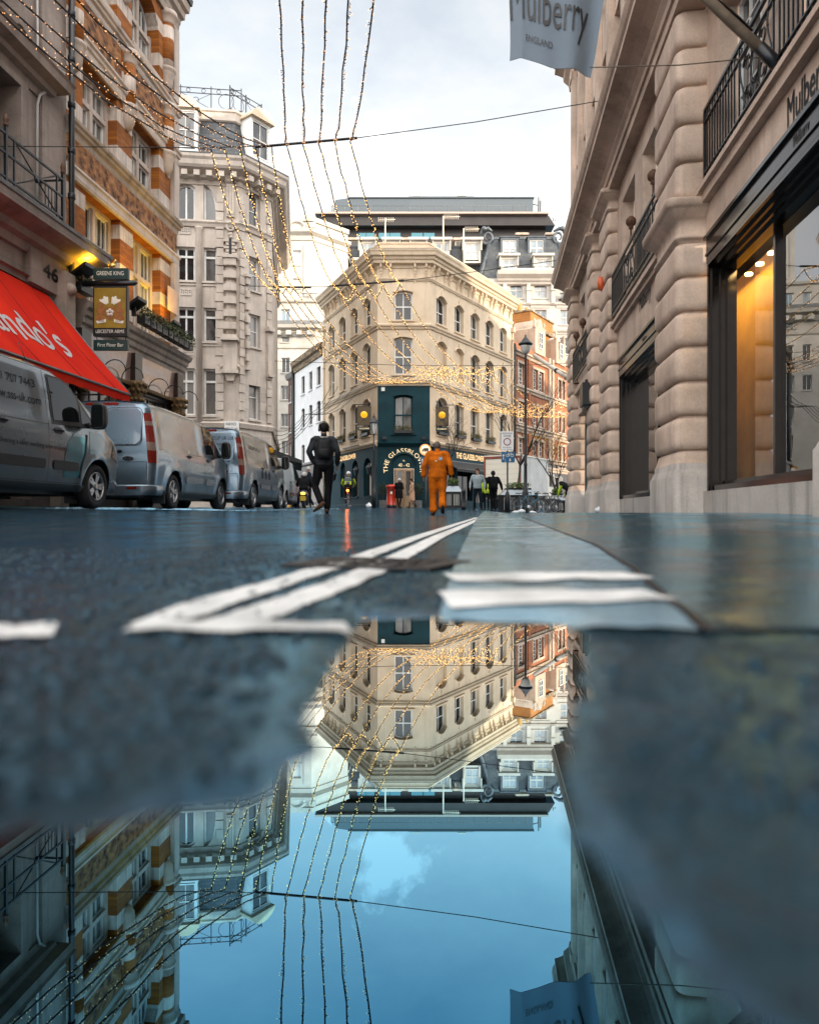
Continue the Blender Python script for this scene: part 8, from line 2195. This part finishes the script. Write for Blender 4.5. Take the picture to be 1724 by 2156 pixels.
# planters with slatted white panels
M_slat = mat('pale_planter_slats', (.45, .45, .43), .6)
def planterbox(x0, x1, y1, Y, label, seed, hgt, tilt=0.):
    b0 = base((x0 + x1) / 2, Y); w = (x1 - x0) / F * Y / 2; b0.z = H + (CY - y1) / F * Y
    r = thing('street_planter', label, 'planter', b0, 0, 'black planters on the pavement'); z = b0.z; fr = Fr((b0.x, b0.y - .45), (1, 0))
    q = MB(); q.box(fr, -w, w, z, z + hgt, -.9, 0); q.build('box', M_black, r)
    q = MB()
    for s0, s1 in ((-w * .82, -w * .2), (w * .05, w * .82)):
        n = int((s1 - s0) / .055)
        for k in range(n): a = s0 + (s1 - s0) * k / n; q.box(fr, a, a + .03, z + .12, z + hgt - .12, .0, .015)
    q.build('slat_panel', M_slat, r)
    q = MB(); vs = [fr(-w - .04, z + hgt, .04), fr(w + .04, z + hgt, .04), fr(w + .04, z + hgt, -.94), fr(-w - .04, z + hgt, -.94), fr(-w * .72, z + hgt + .25, -.2), fr(w * .72, z + hgt + .25, -.2), fr(w * .72, z + hgt + .25, -.7), fr(-w * .72, z + hgt + .25, -.7)]
    q.add(vs, [(0, 1, 5, 4), (1, 2, 6, 5), (2, 3, 7, 6), (3, 0, 4, 7), (4, 5, 6, 7)]); q.build('sloping_lid', mat('brushed_lid_metal', (.20, .23, .25), .3, .7) if 'brushed_lid_metal' not in bpy.data.materials else bpy.data.materials['brushed_lid_metal'], r)
    q = MB(); q.box(fr, -w * .7, w * .7, z + hgt + .25, z + hgt + .33, -.7, -.2); q.build('trough', M_black, r)
    q = MB(); leafy(q, fr(0, z + hgt + .45, -.45), (w * .75, .3, .16), 420, .07, seed, (0, 1, 1)); q.build('plants', [M_plant[0], mat('fresh_green_leaf', (.10, .17, .03), .6) if 'fresh_green_leaf' not in bpy.data.materials else bpy.data.materials['fresh_green_leaf']], r)
planterbox(937, 969, 1070, 31.5, 'black planter with slatted panels right of the man in orange', 3, .72)
planterbox(1051, 1128, 1079, 33.8, 'wide black planter with white slats behind the sign post', 4, .82)
planterbox(1158, 1186, 1079, 35.5, 'small slatted planter beyond the bicycles by the right building', 5, .6)
# PEDESTRIAN ZONE sign post
b0 = base(1068, 31); r = thing('sign_post', 'grey pole with a white pedestrian zone sign over a blue cycle sign', 'road sign', b0); k_ = 31 / F
q = MB(); q.lathe(b0, [(.13, -.02), (.13, .75), (.09, .82), (.075, .9), (.038, .95), (.038, 3.5)], 12); q.build('pole', M_black, r)
M_signw = mat('white_sign_face', (.74, .75, .76), .4); M_signb = mat('blue_sign_face', (.01, .11, .25), .35); M_ring = mat('dark_red_ring', (.22, .02, .025), .4)
SP = Fr((b0.x, b0.y - .05), (1, 0))
def qx(x): return (x - 1068) * k_
def qz(y): return H + (CY - y) * k_
q = MB(); q.prism(SP, [(a, b_) for a, b_ in roundpoly(qx(1054), qx(1080), qz(949), qz(908.5), .03)], 0, .02); q.build('zone_sign', M_signw, r)
for tx_, x0, x1, y_, h_ in (('PEDESTRIAN', 1056, 1078, 914.2, .062), ('ZONE', 1059, 1075, 920.2, .085), ('No vehicles', 1058, 1076, 943.5, .05), ('11 am - Midnight', 1056, 1078, 947.6, .045)):
    q = MB(); lettering(q, lambda x, y: SP(qx(x0) + x, qz(y_) + y, .023), tx_, w=qx(x1) - qx(x0), h=h_); q.build('lettering', M_trim, r)
q = MB(); cx_, cz_ = qx(1067), qz(930.5); n = 28
vs = [SP(cx_ + R_ * math.cos(2 * PI * i / n), cz_ + R_ * math.sin(2 * PI * i / n), .024) for R_ in (.165, .125) for i in range(n)]; q.add(vs, [(i, (i + 1) % n, n + (i + 1) % n, n + i) for i in range(n)]); q.build('red_ring', M_ring, r)
def cyclesign(x0, xm, x1, y0, y1, fr, fx, fz, parent):
    q = MB(); q.prism(fr, roundpoly(fx(x0), fx(xm), fz(y1), fz(y0), .02), 0, .02); q.prism(fr, roundpoly(fx(xm) + .012, fx(x1), fz(y1), fz(y0), .02), 0, .02); q.build('cycle_sign', M_signb, parent)
    q = MB(); m_ = (fx(x0) + fx(xm)) / 2; w = fx(x1) - fx(xm); h = fz(y0) - fz(y1); z = fz(y1); mc = (fx(xm) + fx(x1)) / 2
    def arrow(c, z0, z1, s): q.box(fr, c - .014, c + .014, min(z0, z1), max(z0, z1), .021, .024); q.prism(fr, [(c - .055, z1), (c, z1 + s * .08), (c + .055, z1)], .021, .025)
    arrow(m_, z + h * .25, z + h * .62, 1); arrow(mc, z + h * .4, z + h * .26, -1)
    for s in (-1, 1): q.tube([fr(mc + s * w * .24 + w * .15 * math.cos(i * PI / 8), z + h * .66 + w * .15 * math.sin(i * PI / 8), .024) for i in range(16)], .009, 4, closed=True)
    P = [(-.24, .66), (-.08, .66), (.14, .84), (-.14, .84), (-.24, .66)]; q.tube([fr(mc + a * w, z + h * (b_), .024) for a, b_ in P], .009, 4); q.tube([fr(mc + .24 * w, z + h * .66, .024), fr(mc + .12 * w, z + h * .9, .024), fr(mc + .2 * w, z + h * .92, .024)], .009, 4); q.tube([fr(mc - .08 * w, z + h * .66, .024), fr(mc - .16 * w, z + h * .9, .024)], .009, 4)
    q.build('sign_marks', M_cw, parent)
cyclesign(1055, 1063, 1082.5, 951.5, 974, SP, qx, qz, r)
# round lorry weight sign by the pub door, behind the man in orange
b0 = base(897, 34); r = thing('weight_limit_sign', 'round lit lorry sign over a small blue sign behind the man in orange', 'road sign', b0); k2 = 34 / F; SQ = Fr((b0.x, b0.y - .06), (1, 0))
tx = lambda x: (x - 897) * k2
tz = lambda y: H + (CY - y) * k2
q = MB(); q.lathe(b0, [(.04, 0), (.04, tz(936) - b0.z)], 10); q.build('pole', M_sill, r)
cx_, cz_ = tx(895), tz(947.5)
q = MB(); q.lathe(SQ(cx_, cz_, 0), [(0, -.06), (.285, -.058), (.285, .0), (0, 0.001)], 28, axis='y'); q.build('sign_case', M_sill, r)
q = MB(); q.lathe(SQ(cx_, cz_, .061), [(0, -.004), (.27, -.003), (.27, 0), (0, 0)], 28, axis='y'); q.build('sign_face', mat('lit_cream_sign', (.8, .7, .55), .4, emis=(1, .75, .5), estr=.3), r)
q = MB(); vs = [SQ(cx_ + R_ * math.cos(2 * PI * i / n), cz_ + R_ * math.sin(2 * PI * i / n), .068) for R_ in (.268, .215) for i in range(n)]; q.add(vs, [(i, (i + 1) % n, n + (i + 1) % n, n + i) for i in range(n)]); q.build('orange_ring', mat('lit_orange_ring', (.7, .25, .04), .4, emis=(1, .35, .05), estr=.35), r)
q = MB(); q.box(SQ, cx_ - .08, cx_ + .15, cz_ - .05, cz_ + .08, .066, .07); q.box(SQ, cx_ - .15, cx_ - .09, cz_ - .05, cz_ + .03, .066, .07)
for a in (-.12, .0, .1): q.lathe(SQ(cx_ + a, cz_ - .07, .07), [(0, -.004), (.028, -.004), (.028, 0), (0, 0)], 10, axis='y')
q.build('lorry_mark', M_trim, r)
q = MB(); lettering(q, lambda x, y: SQ(cx_ - .06 + x, cz_ - .02 + y, .073), '7.5T', w=.19, h=.07, bold=.004); q.build('lettering', M_cw, r)
cyclesign(885, 893, 911, 962, 981, SQ, tx, tz, r)
# box truck
u = Vector((.50, .866)); p0 = W(1020, 1000, 40.2); p0.z = .38; rz = -math.atan2(u.x, u.y)
r = thing('box_truck', 'white box truck with red edged rear shutter parked beside the pub awning', 'truck', (p0.x + u.y * 1.06, p0.y - u.x * 1.06, p0.z), rz)
M_box = mat('grey_white_truck_box', (.50, .51, .50), .5, var=.2, scale=1.5); M_rframe = mat('rusty_red_frame', (.28, .07, .04), .5, var=.4)
q = MB(); q.cube(-1.06, 1.06, 0.03, 4.6, .75, 2.92); q.build('box', M_box, r, world=False)
q = MB(); q.cube(-1.1, 1.1, .0, 4.62, 2.921, 2.98); q.build('roof_trim', M_cw, r, world=False)
q = MB()
for a, b_ in ((-1.1, -1.0), (1.0, 1.1)): q.cube(a, b_, -.03, .06, .7, 2.9)
q.cube(-1.0, 1.0, -.03, .05, 2.78, 2.9); q.build('rear_frame', M_rframe, r, world=False)
q = MB()
for k in range(7): q.cube(-.995, .995, .0, .028, .77 + k * .287, .77 + k * .287 + .275)
q.cube(-.06, .06, -.02, -.001, .9, 1.0); q.build('roller_shutter', M_cw, r, world=False)
q = MB(); q.cube(-1.0, 1.0, -.1, .05, .5, .64); q.cube(-.8, .8, .2, 5.8, .5, .72); q.build('chassis', M_black, r, world=False)
for s in (-1, 1):
    q = MB(); q.cube(s * .85 - .1, s * .85 + .1, -.115, -.101, .53, .61); q.build('rear_lamp', M_tail, r, world=False)
for x in (-.92, .92):
    for y in (1.2, 5.3):
        q = MB(); q.lathe((x, y, .4), [(.0, -.13), (.2, -.13), (.4, -.1), (.4, .1), (.2, .13), (0, .11)], 24, axis='x'); q.build('wheel', M_tyre, r, world=False)
q = MB(); q.add([(s * 1.0, y, z) for s in (-1, 1) for y, z in ((4.75, .6), (6.3, .6), (6.35, 1.3), (5.95, 2.15), (4.75, 2.2))], [(0, 1, 2, 3, 4), (9, 8, 7, 6, 5), (0, 5, 6, 1), (1, 6, 7, 2), (2, 7, 8, 3), (3, 8, 9, 4), (4, 9, 5, 0)]); q.build('cab', M_cw, r, world=False)
q = MB(); q.add([(1.004, 5.0, 1.35), (1.004, 6.1, 1.35), (1.004, 5.85, 2.0), (1.004, 5.0, 2.05)], [(0, 1, 2, 3)]); q.build('cab_window', M_carglass, r, world=False)
q = MB(); q.tube([(1.0, 6.1, 1.95), (1.35, 6.2, 2.0), (1.35, 6.2, 1.5)], .03, 5); q.cube(1.25, 1.45, 6.15, 6.23, 1.45, 1.95); q.build('mirror', M_cw, r, world=False)

# bicycles: frame, wheels, handlebar, saddle
def bicycle(label, loc, rz, framem, group='bicycles parked beside the tall lamp post', upright=0.):
    r = thing('bicycle', label, 'bicycle', loc, rz, group); R_ = .335
    for y in (-.52, .52):
        q = MB(); q.tube([(0, y + R_ * math.cos(a), R_ + R_ * math.sin(a)) for a in [2 * PI * i / 36 for i in range(36)]], .018, 7, closed=True); w = q.build('wheel', M_tyre, r, world=False)
        q = MB(); q.tube([(0, y + (R_ - .025) * math.cos(a), R_ + (R_ - .025) * math.sin(a)) for a in [2 * PI * i / 36 for i in range(36)]], .009, 5, closed=True); q.tube([(-.03, y, R_), (.03, y, R_)], .022, 8); q.build('rim', M_alloy, w, world=False)
        q = MB()
        for i in range(18): a = 2 * PI * i / 18; q.tube([(.02 if i % 2 else -.02, y, R_), (0, y + (R_ - .03) * math.cos(a), R_ + (R_ - .03) * math.sin(a))], .0022, 3)
        q.build('spokes', M_chrome, w, world=False)
    q = MB(); bb, st, ht, hb = (0, -.08, .29), (0, -.20, .80), (0, .34, .84), (0, .37, .68)
    for a, b_, t in ((bb, st, .016), (bb, hb, .019), (st, ht, .016), (hb, ht, .019)): q.tube([a, b_], t, 8)
    for s in (-1, 1): q.tube([(s * .03, -.1, .29), (s * .05, -.52, R_)], .010, 6); q.tube([(s * .02, -.2, .78), (s * .05, -.52, R_)], .009, 6); q.tube([(s * .03, .38, .66), (s * .05, .52, R_)], .012, 6)
    q.build('frame', framem, r, world=False)
    q = MB(); q.tube([st, (0, -.235, .93)], .013, 6); rings = []
    for y, w, z in ((-.38, .03, .95), (-.36, .075, .955), (-.26, .07, .95), (-.15, .025, .95), (-.07, .018, .945)): rings.append([(w * math.cos(a), y, z + .022 * math.sin(a)) for a in [2 * PI * i / 10 for i in range(10)]])
    q.loft(rings, 0, True); q.build('saddle', M_trim, r, world=False)
    q = MB(); q.tube([ht, (0, .31, .96)], .014, 6); q.tube([(-.27, .24, .985), (-.24, .34, .98), (-.1, .36, .965), (.1, .36, .965), (.24, .34, .98), (.27, .24, .985)], .012, 6); q.build('handlebar', M_trim, r, world=False)
    q = MB(); q.lathe((.05, -.08, .29), [(0, -.006), (.09, -.005), (.09, .005), (0, .006)], 20, axis='x'); q.tube([(.05, -.08, .29), (.07, -.02, .13)], .01, 5); q.tube([(-.05, -.08, .29), (-.07, -.14, .45)], .01, 5); q.cube(.05, .14, -.05, .02, .11, .135); q.cube(-.14, -.05, -.18, -.11, .44, .465); q.build('crankset', M_alloy, r, world=False)
    q = MB()
    for y in (-.52, .52): q.tube([(0, y + (R_ + .035) * math.cos(a), R_ + (R_ + .035) * math.sin(a)) for a in [PI * .1 + PI * .75 * i / 12 for i in range(13)]], .012, 5)
    q.build('mudguard', M_trim, r, world=False)
    return r
M_bteal = mat('teal_bike_frame', (.01, .14, .22), .3, coat=.5); M_bdark = mat('black_bike_frame', (.015, .016, .018), .3, coat=.4); M_bgrey = mat('grey_bike_frame', (.25, .26, .27), .3, .5)
for x, Y, a, m, l in ((1116, 32.2, -PI / 2 + .12, M_bteal, 'teal bicycle nearest the camera, right of the lamp post'), (1102, 33.2, -PI / 2 - .15, M_bteal, 'blue green bicycle half hidden behind the lamp post'), (1141, 33.4, -PI / 2 + .3, M_bdark, 'black bicycle just right of the teal bicycle'),
                      (1156, 34.3, -PI / 2 + .45, M_bgrey, 'grey framed bicycle behind the black bicycle'), (1172, 35.0, -PI / 2 + .6, M_bdark, 'black bicycle furthest right by the small planter')):
    b0 = base(x, Y); bicycle(l, b0, a, m)
cb_ = bicycle('bicycle under the cyclist with a lit red rear lamp', (bl[0], bl[1], bl[2]), .02, M_bdark, None); del_ = cb_
q = MB(); q.ell((0, -.36, .82), (.05, .03, .05), 10, 8); q.build('rear_lamp', mat('lit_red_lamp', (1, .1, .02), .4, emis=(1, .12, .01), estr=14), cb_, world=False)
l_ = lamp('lamp_glow', (bl[0], bl[1] - .45, bl[2] + .8), 4, (1, .12, .02), .05); l_.parent = cb_; l_.location = (0, -.45, .8)
# scooter
r = thing('scooter', 'dark motor scooter with a yellow number plate under the seated rider', 'scooter', (sc[0], sc[1], sc[2]), .1)
for y in (-.55, .62):
    q = MB(); q.lathe((0, y, .24), [(.1, -.05), (.2, -.055), (.24, -.03), (.24, .03), (.2, .055), (.1, .05)], 24, axis='x'); q.build('wheel', M_tyre, r, world=False)
q = MB(); rr = []
for y, w, z0, z1 in ((-.75, .08, .5, .6), (-.65, .17, .38, .68), (-.3, .2, .3, .72), (.0, .17, .22, .7), (.1, .16, .2, .34), (.35, .16, .2, .3), (.42, .2, .22, .9), (.52, .14, .4, 1.0)): rr.append([(w * math.cos(a), y, (z0 + z1) / 2 + (z1 - z0) / 2 * math.sin(a)) for a in [2 * PI * i / 14 for i in range(14)]])
q.loft(rr, 0, True); q.build('bodywork', M_bdark, r, world=False)
q = MB(); q.cube(-.11, .11, -.79, -.78, .28, .46); q.build('number_plate', bpy.data.materials['yellow_number_plate'], r, world=False)
q = MB(); q.ell((0, -.77, .56), (.09, .04, .05), 10, 6); q.build('tail_lamp', mat('lit_amber_lamp', (1, .5, .05), .4, emis=(1, .45, .03), estr=3), r, world=False)
q = MB(); q.tube([(-.3, .38, 1.0), (0, .45, 1.02), (.3, .38, 1.0)], .018, 6); q.build('handlebar', M_trim, r, world=False)
# rubbish bags
def bagmesh(x, Y, w, h, label, seed, name='rubbish_bag', grp=None):
    b0 = base(x, Y); q = MB(); rings = []; g = random.Random(seed)
    for i in range(9):
        t = i / 8; rad = max(.02, math.sin(PI * min(1, t * .93 + .12)) ** .6); z = h * t
        rings.append([(b0.x + w * rad * (1 + .14 * math.sin(3 * a + seed) + .08 * math.sin(7 * a + i)) * math.cos(a), b0.y + w * .8 * rad * (1 + .1 * math.sin(4 * a)) * math.sin(a), b0.z + z * (1 + .12 * math.cos(a + seed))) for a in [2 * PI * k / 18 for k in range(18)]])
    q.loft(rings, 0, True); single(q, name, mat('white_plastic', (.62, .65, .68), .3, var=.15, scale=12) if 'white_plastic' not in bpy.data.materials else bpy.data.materials['white_plastic'], label, 'bag', grp)
bagmesh(1263, 16.6, .145, .16, 'crumpled white bag lying on the wet pavement against the right pier', 2); bagmesh(1085, 31.8, .16, .13, 'small white rubbish bag left of the lamp post base', 5); bagmesh(1096, 32.0, .2, .2, 'larger white rubbish bag touching the lamp post base', 7); bagmesh(1121, 31.4, .15, .12, 'white rubbish bag under the teal bicycle', 9); bagmesh(777, 37.5, .15, .27, 'pale plastic bag leaning at the foot of the slim street lamp', 11)

# ------------------------------------------------------------------ bare street trees
M_bark = mat('dark_winter_bark', (.035, .028, .024), .8, var=.4, scale=12, bmp=.4); M_leafy = mat('yellow_autumn_leaf', (.55, .30, .02), .6)
def bare_tree(x, yb, Y, htop, spread, label, seed, leaves=0, lean=0.):
    b0 = Vector(((x - CX) / F * Y, Y, G((x - CX) / F * Y, Y))); g = random.Random(seed)
    r = thing('bare_tree', label, 'tree', b0, 0, 'bare winter street trees'); tr_ = MB(); cr_ = MB(); lf = MB()
    def grow(p, d, L, rad, lev, mb):
        n = 5; pts = [p]; q = Vector(p); dd = Vector(d)
        for i in range(n):
            dd = (dd + Vector((g.gauss(0, .10), g.gauss(0, .10), .05 + g.gauss(0, .05)))).normalized(); q = q + dd * L / n; pts.append(Vector(q))
        mb.tube(pts, [rad * (1 - .55 * i / n) for i in range(n + 1)], 6 if lev < 2 else 3)
        if leaves and lev >= 3 and g.random() < leaves: leafy(lf, pts[-1], (.1, .1, .1), 2, .07, g.randint(0, 9999))
        if lev >= 5: return
        for i in range(2 + (lev > 0) + (g.random() < .5)):
            t = pts[g.randint(2, n)] if lev else pts[g.randint(3, n)]
            a = g.uniform(0, 2 * PI); sp_ = g.uniform(.35, .8)
            nd = (dd * 1.0 + Vector((math.cos(a), math.sin(a), .15)) * sp_ * spread).normalized()
            grow(t, nd, L * g.uniform(.55, .82), max(.004, rad * .48), lev + 1, cr_)
    grow(b0, Vector((lean, 0, 1)), htop * .42, .085, 0, tr_)
    tr_.build('trunk', M_bark, r); cr_.build('crown', M_bark, r)
    if leaves: lf.build('last_leaves', M_leafy, r, kind='stuff')
bare_tree(925, 1000, 35.0, 5.6, 1.1, 'bare tree behind the man in orange, in front of the right hanging sign', 4)
bare_tree(1086, 1040, 34.2, 7.2, 1.2, 'tallest bare tree beside the lamp post, before the red brick building', 8, .05)
bare_tree(1178, 1075, 36.0, 5.2, .9, 'bare tree with a few yellow leaves against the right-hand building', 12, .3)
# ------------------------------------------------------------------ fairy-light strings hung along the street on cross wires
M_cable = mat('dark_light_cable', (.012, .012, .012), .6)
def catenary(a, b_, sag, n):
    return [a.lerp(b_, i / n) - Vector((0, 0, 4 * sag * (i / n) * (1 - i / n))) for i in range(n + 1)]
GS = 'fairy light strings along the street'
def light_string(label, stops, sags, seed, dens=(15, 14, 14, 16), lit=True, rad=.011):
    g = random.Random(seed); pts = []
    q = MB(); bb = MB(); tot = [0]
    r = thing('light_string' , label, 'light string', stops[len(stops) // 2], 0, GS if lit else 'unlit light strings in the left street')
    for k, (a, b_) in enumerate(zip(stops, stops[1:])):
        c = catenary(a, b_, sags[k], 22); q.tube([p + Vector((g.gauss(0, .012), 0, g.gauss(0, .012))) for p in c], rad * (1 if k < 2 else 1.15), 5)
        L = (b_ - a).length; n = int(L * dens[min(k, len(dens) - 1)])
        for i in range(n):
            t = (i + g.random()) / n; f = t * 22; j = min(21, int(f)); p = c[j].lerp(c[j + 1], f - j)
            d = Vector((g.gauss(0, 1), g.gauss(0, .7), g.gauss(0, 1))).normalized(); ax_ = d.cross(Vector((.3, .2, .9))).normalized(); ay = d.cross(ax_)
            ln = g.uniform(.03, .062); w = .0055 if k == 0 else .007
            w2 = w if k == 0 else (.012 if k == 1 else .017 if k == 2 else .022)
            m_ = p + d * ln * (.55 if k == 0 else .3); e = p + d * ln * (1 if k < 2 else .9)
            bb.add([p + ax_ * w, p - ax_ * w, p + ay * w, m_ + ax_ * w, m_ - ax_ * w, m_ + ay * w], [(0, 1, 4, 3), (1, 2, 5, 4), (2, 0, 3, 5)], 0)
            if lit: bb.add([m_, m_.lerp(e, .5) + ax_ * w2, m_.lerp(e, .5) - ax_ * w2 * .6 + ay * w2, m_.lerp(e, .5) - ax_ * w2 * .6 - ay * w2, e], [(0, 2, 1), (0, 3, 2), (0, 1, 3), (4, 1, 2), (4, 2, 3), (4, 3, 1)], 1 if k else 2)
    q.build('cable', M_cable, r); bb.build('bulbs', [M_cable, M_bulb, M_bulbnear], r, kind='stuff')
M_bulbnear = mat('near_fairy_bulb', (1, .75, .5), .3, emis=(1, .42, .12), estr=.7)
Y1, Y2, Y3, Y4 = 14., 23., 35., 45.
zw = lambda y, Y: H + (CY - y) / F * Y
ordn = ['leftmost', 'second from the left', 'middle', 'fourth from the left', 'rightmost']
R8 = (-1.45, -1.2, -.93, -.667, -.41); R1 = (604, 640, 672, 705, 738); R2 = (712, 748, 776, 806, 842); R3 = (941, 970, 994, 1023, 1051); R4 = (1168, 1185, 1202, 1219, 1236)
ywire1 = (304, 303, 302, 300, 297)
for i in range(5):
    p1 = W(R1[i], ywire1[i], Y1); X0 = R8[i] * 1.0 + (R8[i] - p1.x) * 8 / 6; p0 = Vector((X0, 0, 7.6))
    p2 = W(R2[i], 604 - (i - 2) * 3, Y2); p3 = W(R3[i], 772, Y3); p4 = W(R4[i], 862, Y4)
    light_string(f'{ordn[i]} light string of the five dropping from the top centre', [p0, p1, p2, p3, p4], (1.62, .55, 1.35, 1.3), 100 + i)
L8 = ((-4.60, 38), (-4.47, 0), (-4.25, 0), (-3.9, 0), (-3.64, 0)); L1 = (444.6, 475, 506, 538, 570); L2 = (570, 586, 602, 618, 640); L3 = (872, 892, 910, 926, 941)
for i in range(5):
    p1 = W(L1[i], 318 - i * 2.5, Y1); X0 = L8[i][0] + (L8[i][0] - p1.x) * 8 / 6; p0 = Vector((X0, 0, 7.2))
    p2 = W(L2[i], 606 - i * .6, Y2); p3 = W(L3[i], 772, Y3); p4 = W(R4[i] - 85, 850, Y4)
    light_string(f'{ordn[i]} light string of the five sweeping across the brick pub', [p0, p1, p2, p3, p4], (1.5, .6, 1.75, 1.25), 200 + i)
# swagged garlands under the second and third wires
def garland(label, pts, sag, seed):
    g = random.Random(seed); r = thing('light_garland', label, 'light garland', pts[0], 0, 'swagged light garlands under the cross wires'); q = MB(); bb = MB()
    for a, b_ in zip(pts, pts[1:]):
        c = catenary(a, b_, sag, 8); q.tube(c, .012, 4)
        n = int((b_ - a).length * 34)
        for i in range(n):
            f = (i + g.random()) / n * 8; j = min(7, int(f)); p = c[j].lerp(c[j + 1], f - j); d = Vector((g.gauss(0, 1), g.gauss(0, 1), g.gauss(0, 1))).normalized(); s_ = .017 if pts[0].y < 30 else .024; p = p + d * .05
            bb.add([p + Vector((s_, 0, 0)), p + Vector((-s_, 0, 0)), p + Vector((0, s_, 0)), p + Vector((0, -s_, 0)), p + Vector((0, 0, s_)), p + Vector((0, 0, -s_))], [(0, 2, 4), (2, 1, 4), (1, 3, 4), (3, 0, 4), (2, 0, 5), (1, 2, 5), (3, 1, 5), (0, 3, 5)])
    q.build('cable', M_cable, r); bb.build('bulbs', M_bulb, r, kind='stuff')
garland('swags of warm lights across the cornice of the corner pub', [W(x, 604 - (i - 2) * 3, Y2) for i, x in enumerate(R2)], .35, 1)
garland('short swags of warm lights right of the stone mansard building', [W(x, 607, Y2) for x in L2], .16, 2)
garland('bright swags of lights before the second floor of the corner pub', [W(x, 772, Y3) for x in (905, 923, 941, 956, 970, 982, 994, 1009, 1023, 1038, 1051)], .75, 3)
garland('low swags of lights before the red brick building on the right', [W(1085 + k * 22, 864 - k * 5, 43) for k in range(6)], .45, 4)
# cross wires
def wire(label, pts, r_=.009, clamp=()):
    q = MB(); q.tube(pts, r_, 5)
    for a, b_ in clamp: q.tube([a, b_], r_ * 2.6, 6)
    single(q, 'cross_wire', M_cable, label, 'wire')
wire('thin cross wire over the street carrying the nearest light strings', [W(-160, 309, 14), W(0, 308, 14), W(440, 311, 14), W(570, 307, 14), W(740, 292, 14), W(1000, 257, 14.1), W(1306, 205, 14.25)], .009, ((W(540, 309.5, 14), W(752, 290.5, 14)),))
wire('second cross wire running from the stone mansard building to the far right pier', [W(512, 602, 23), W(570, 603, 23), W(680, 604, 23), W(850, 591, 23), W(1000, 572, 23), W(1197, 545, 23.4)], .012, ((W(575, 604, 23), W(655, 605, 23)), (W(700, 602, 23), W(850, 591, 23))))
wire('third cross wire in front of the second floor of the corner pub', [W(579, 760, 35), W(690, 764, 35), W(841, 769, 35), W(905, 770, 35), W(1060, 770, 35), W(1200, 765, 37)], .014)
for k in range(5):
    light_string(f'{ordn[k]} dark unlit light string over the left street', [W(697 + k * 15, 812 + k * 2, 43.2), W(640 + k * 6, 872, 41), W(576, 905 + k * 11, 37)], (.5, .4), 300 + k, (10, 10), False, .016)
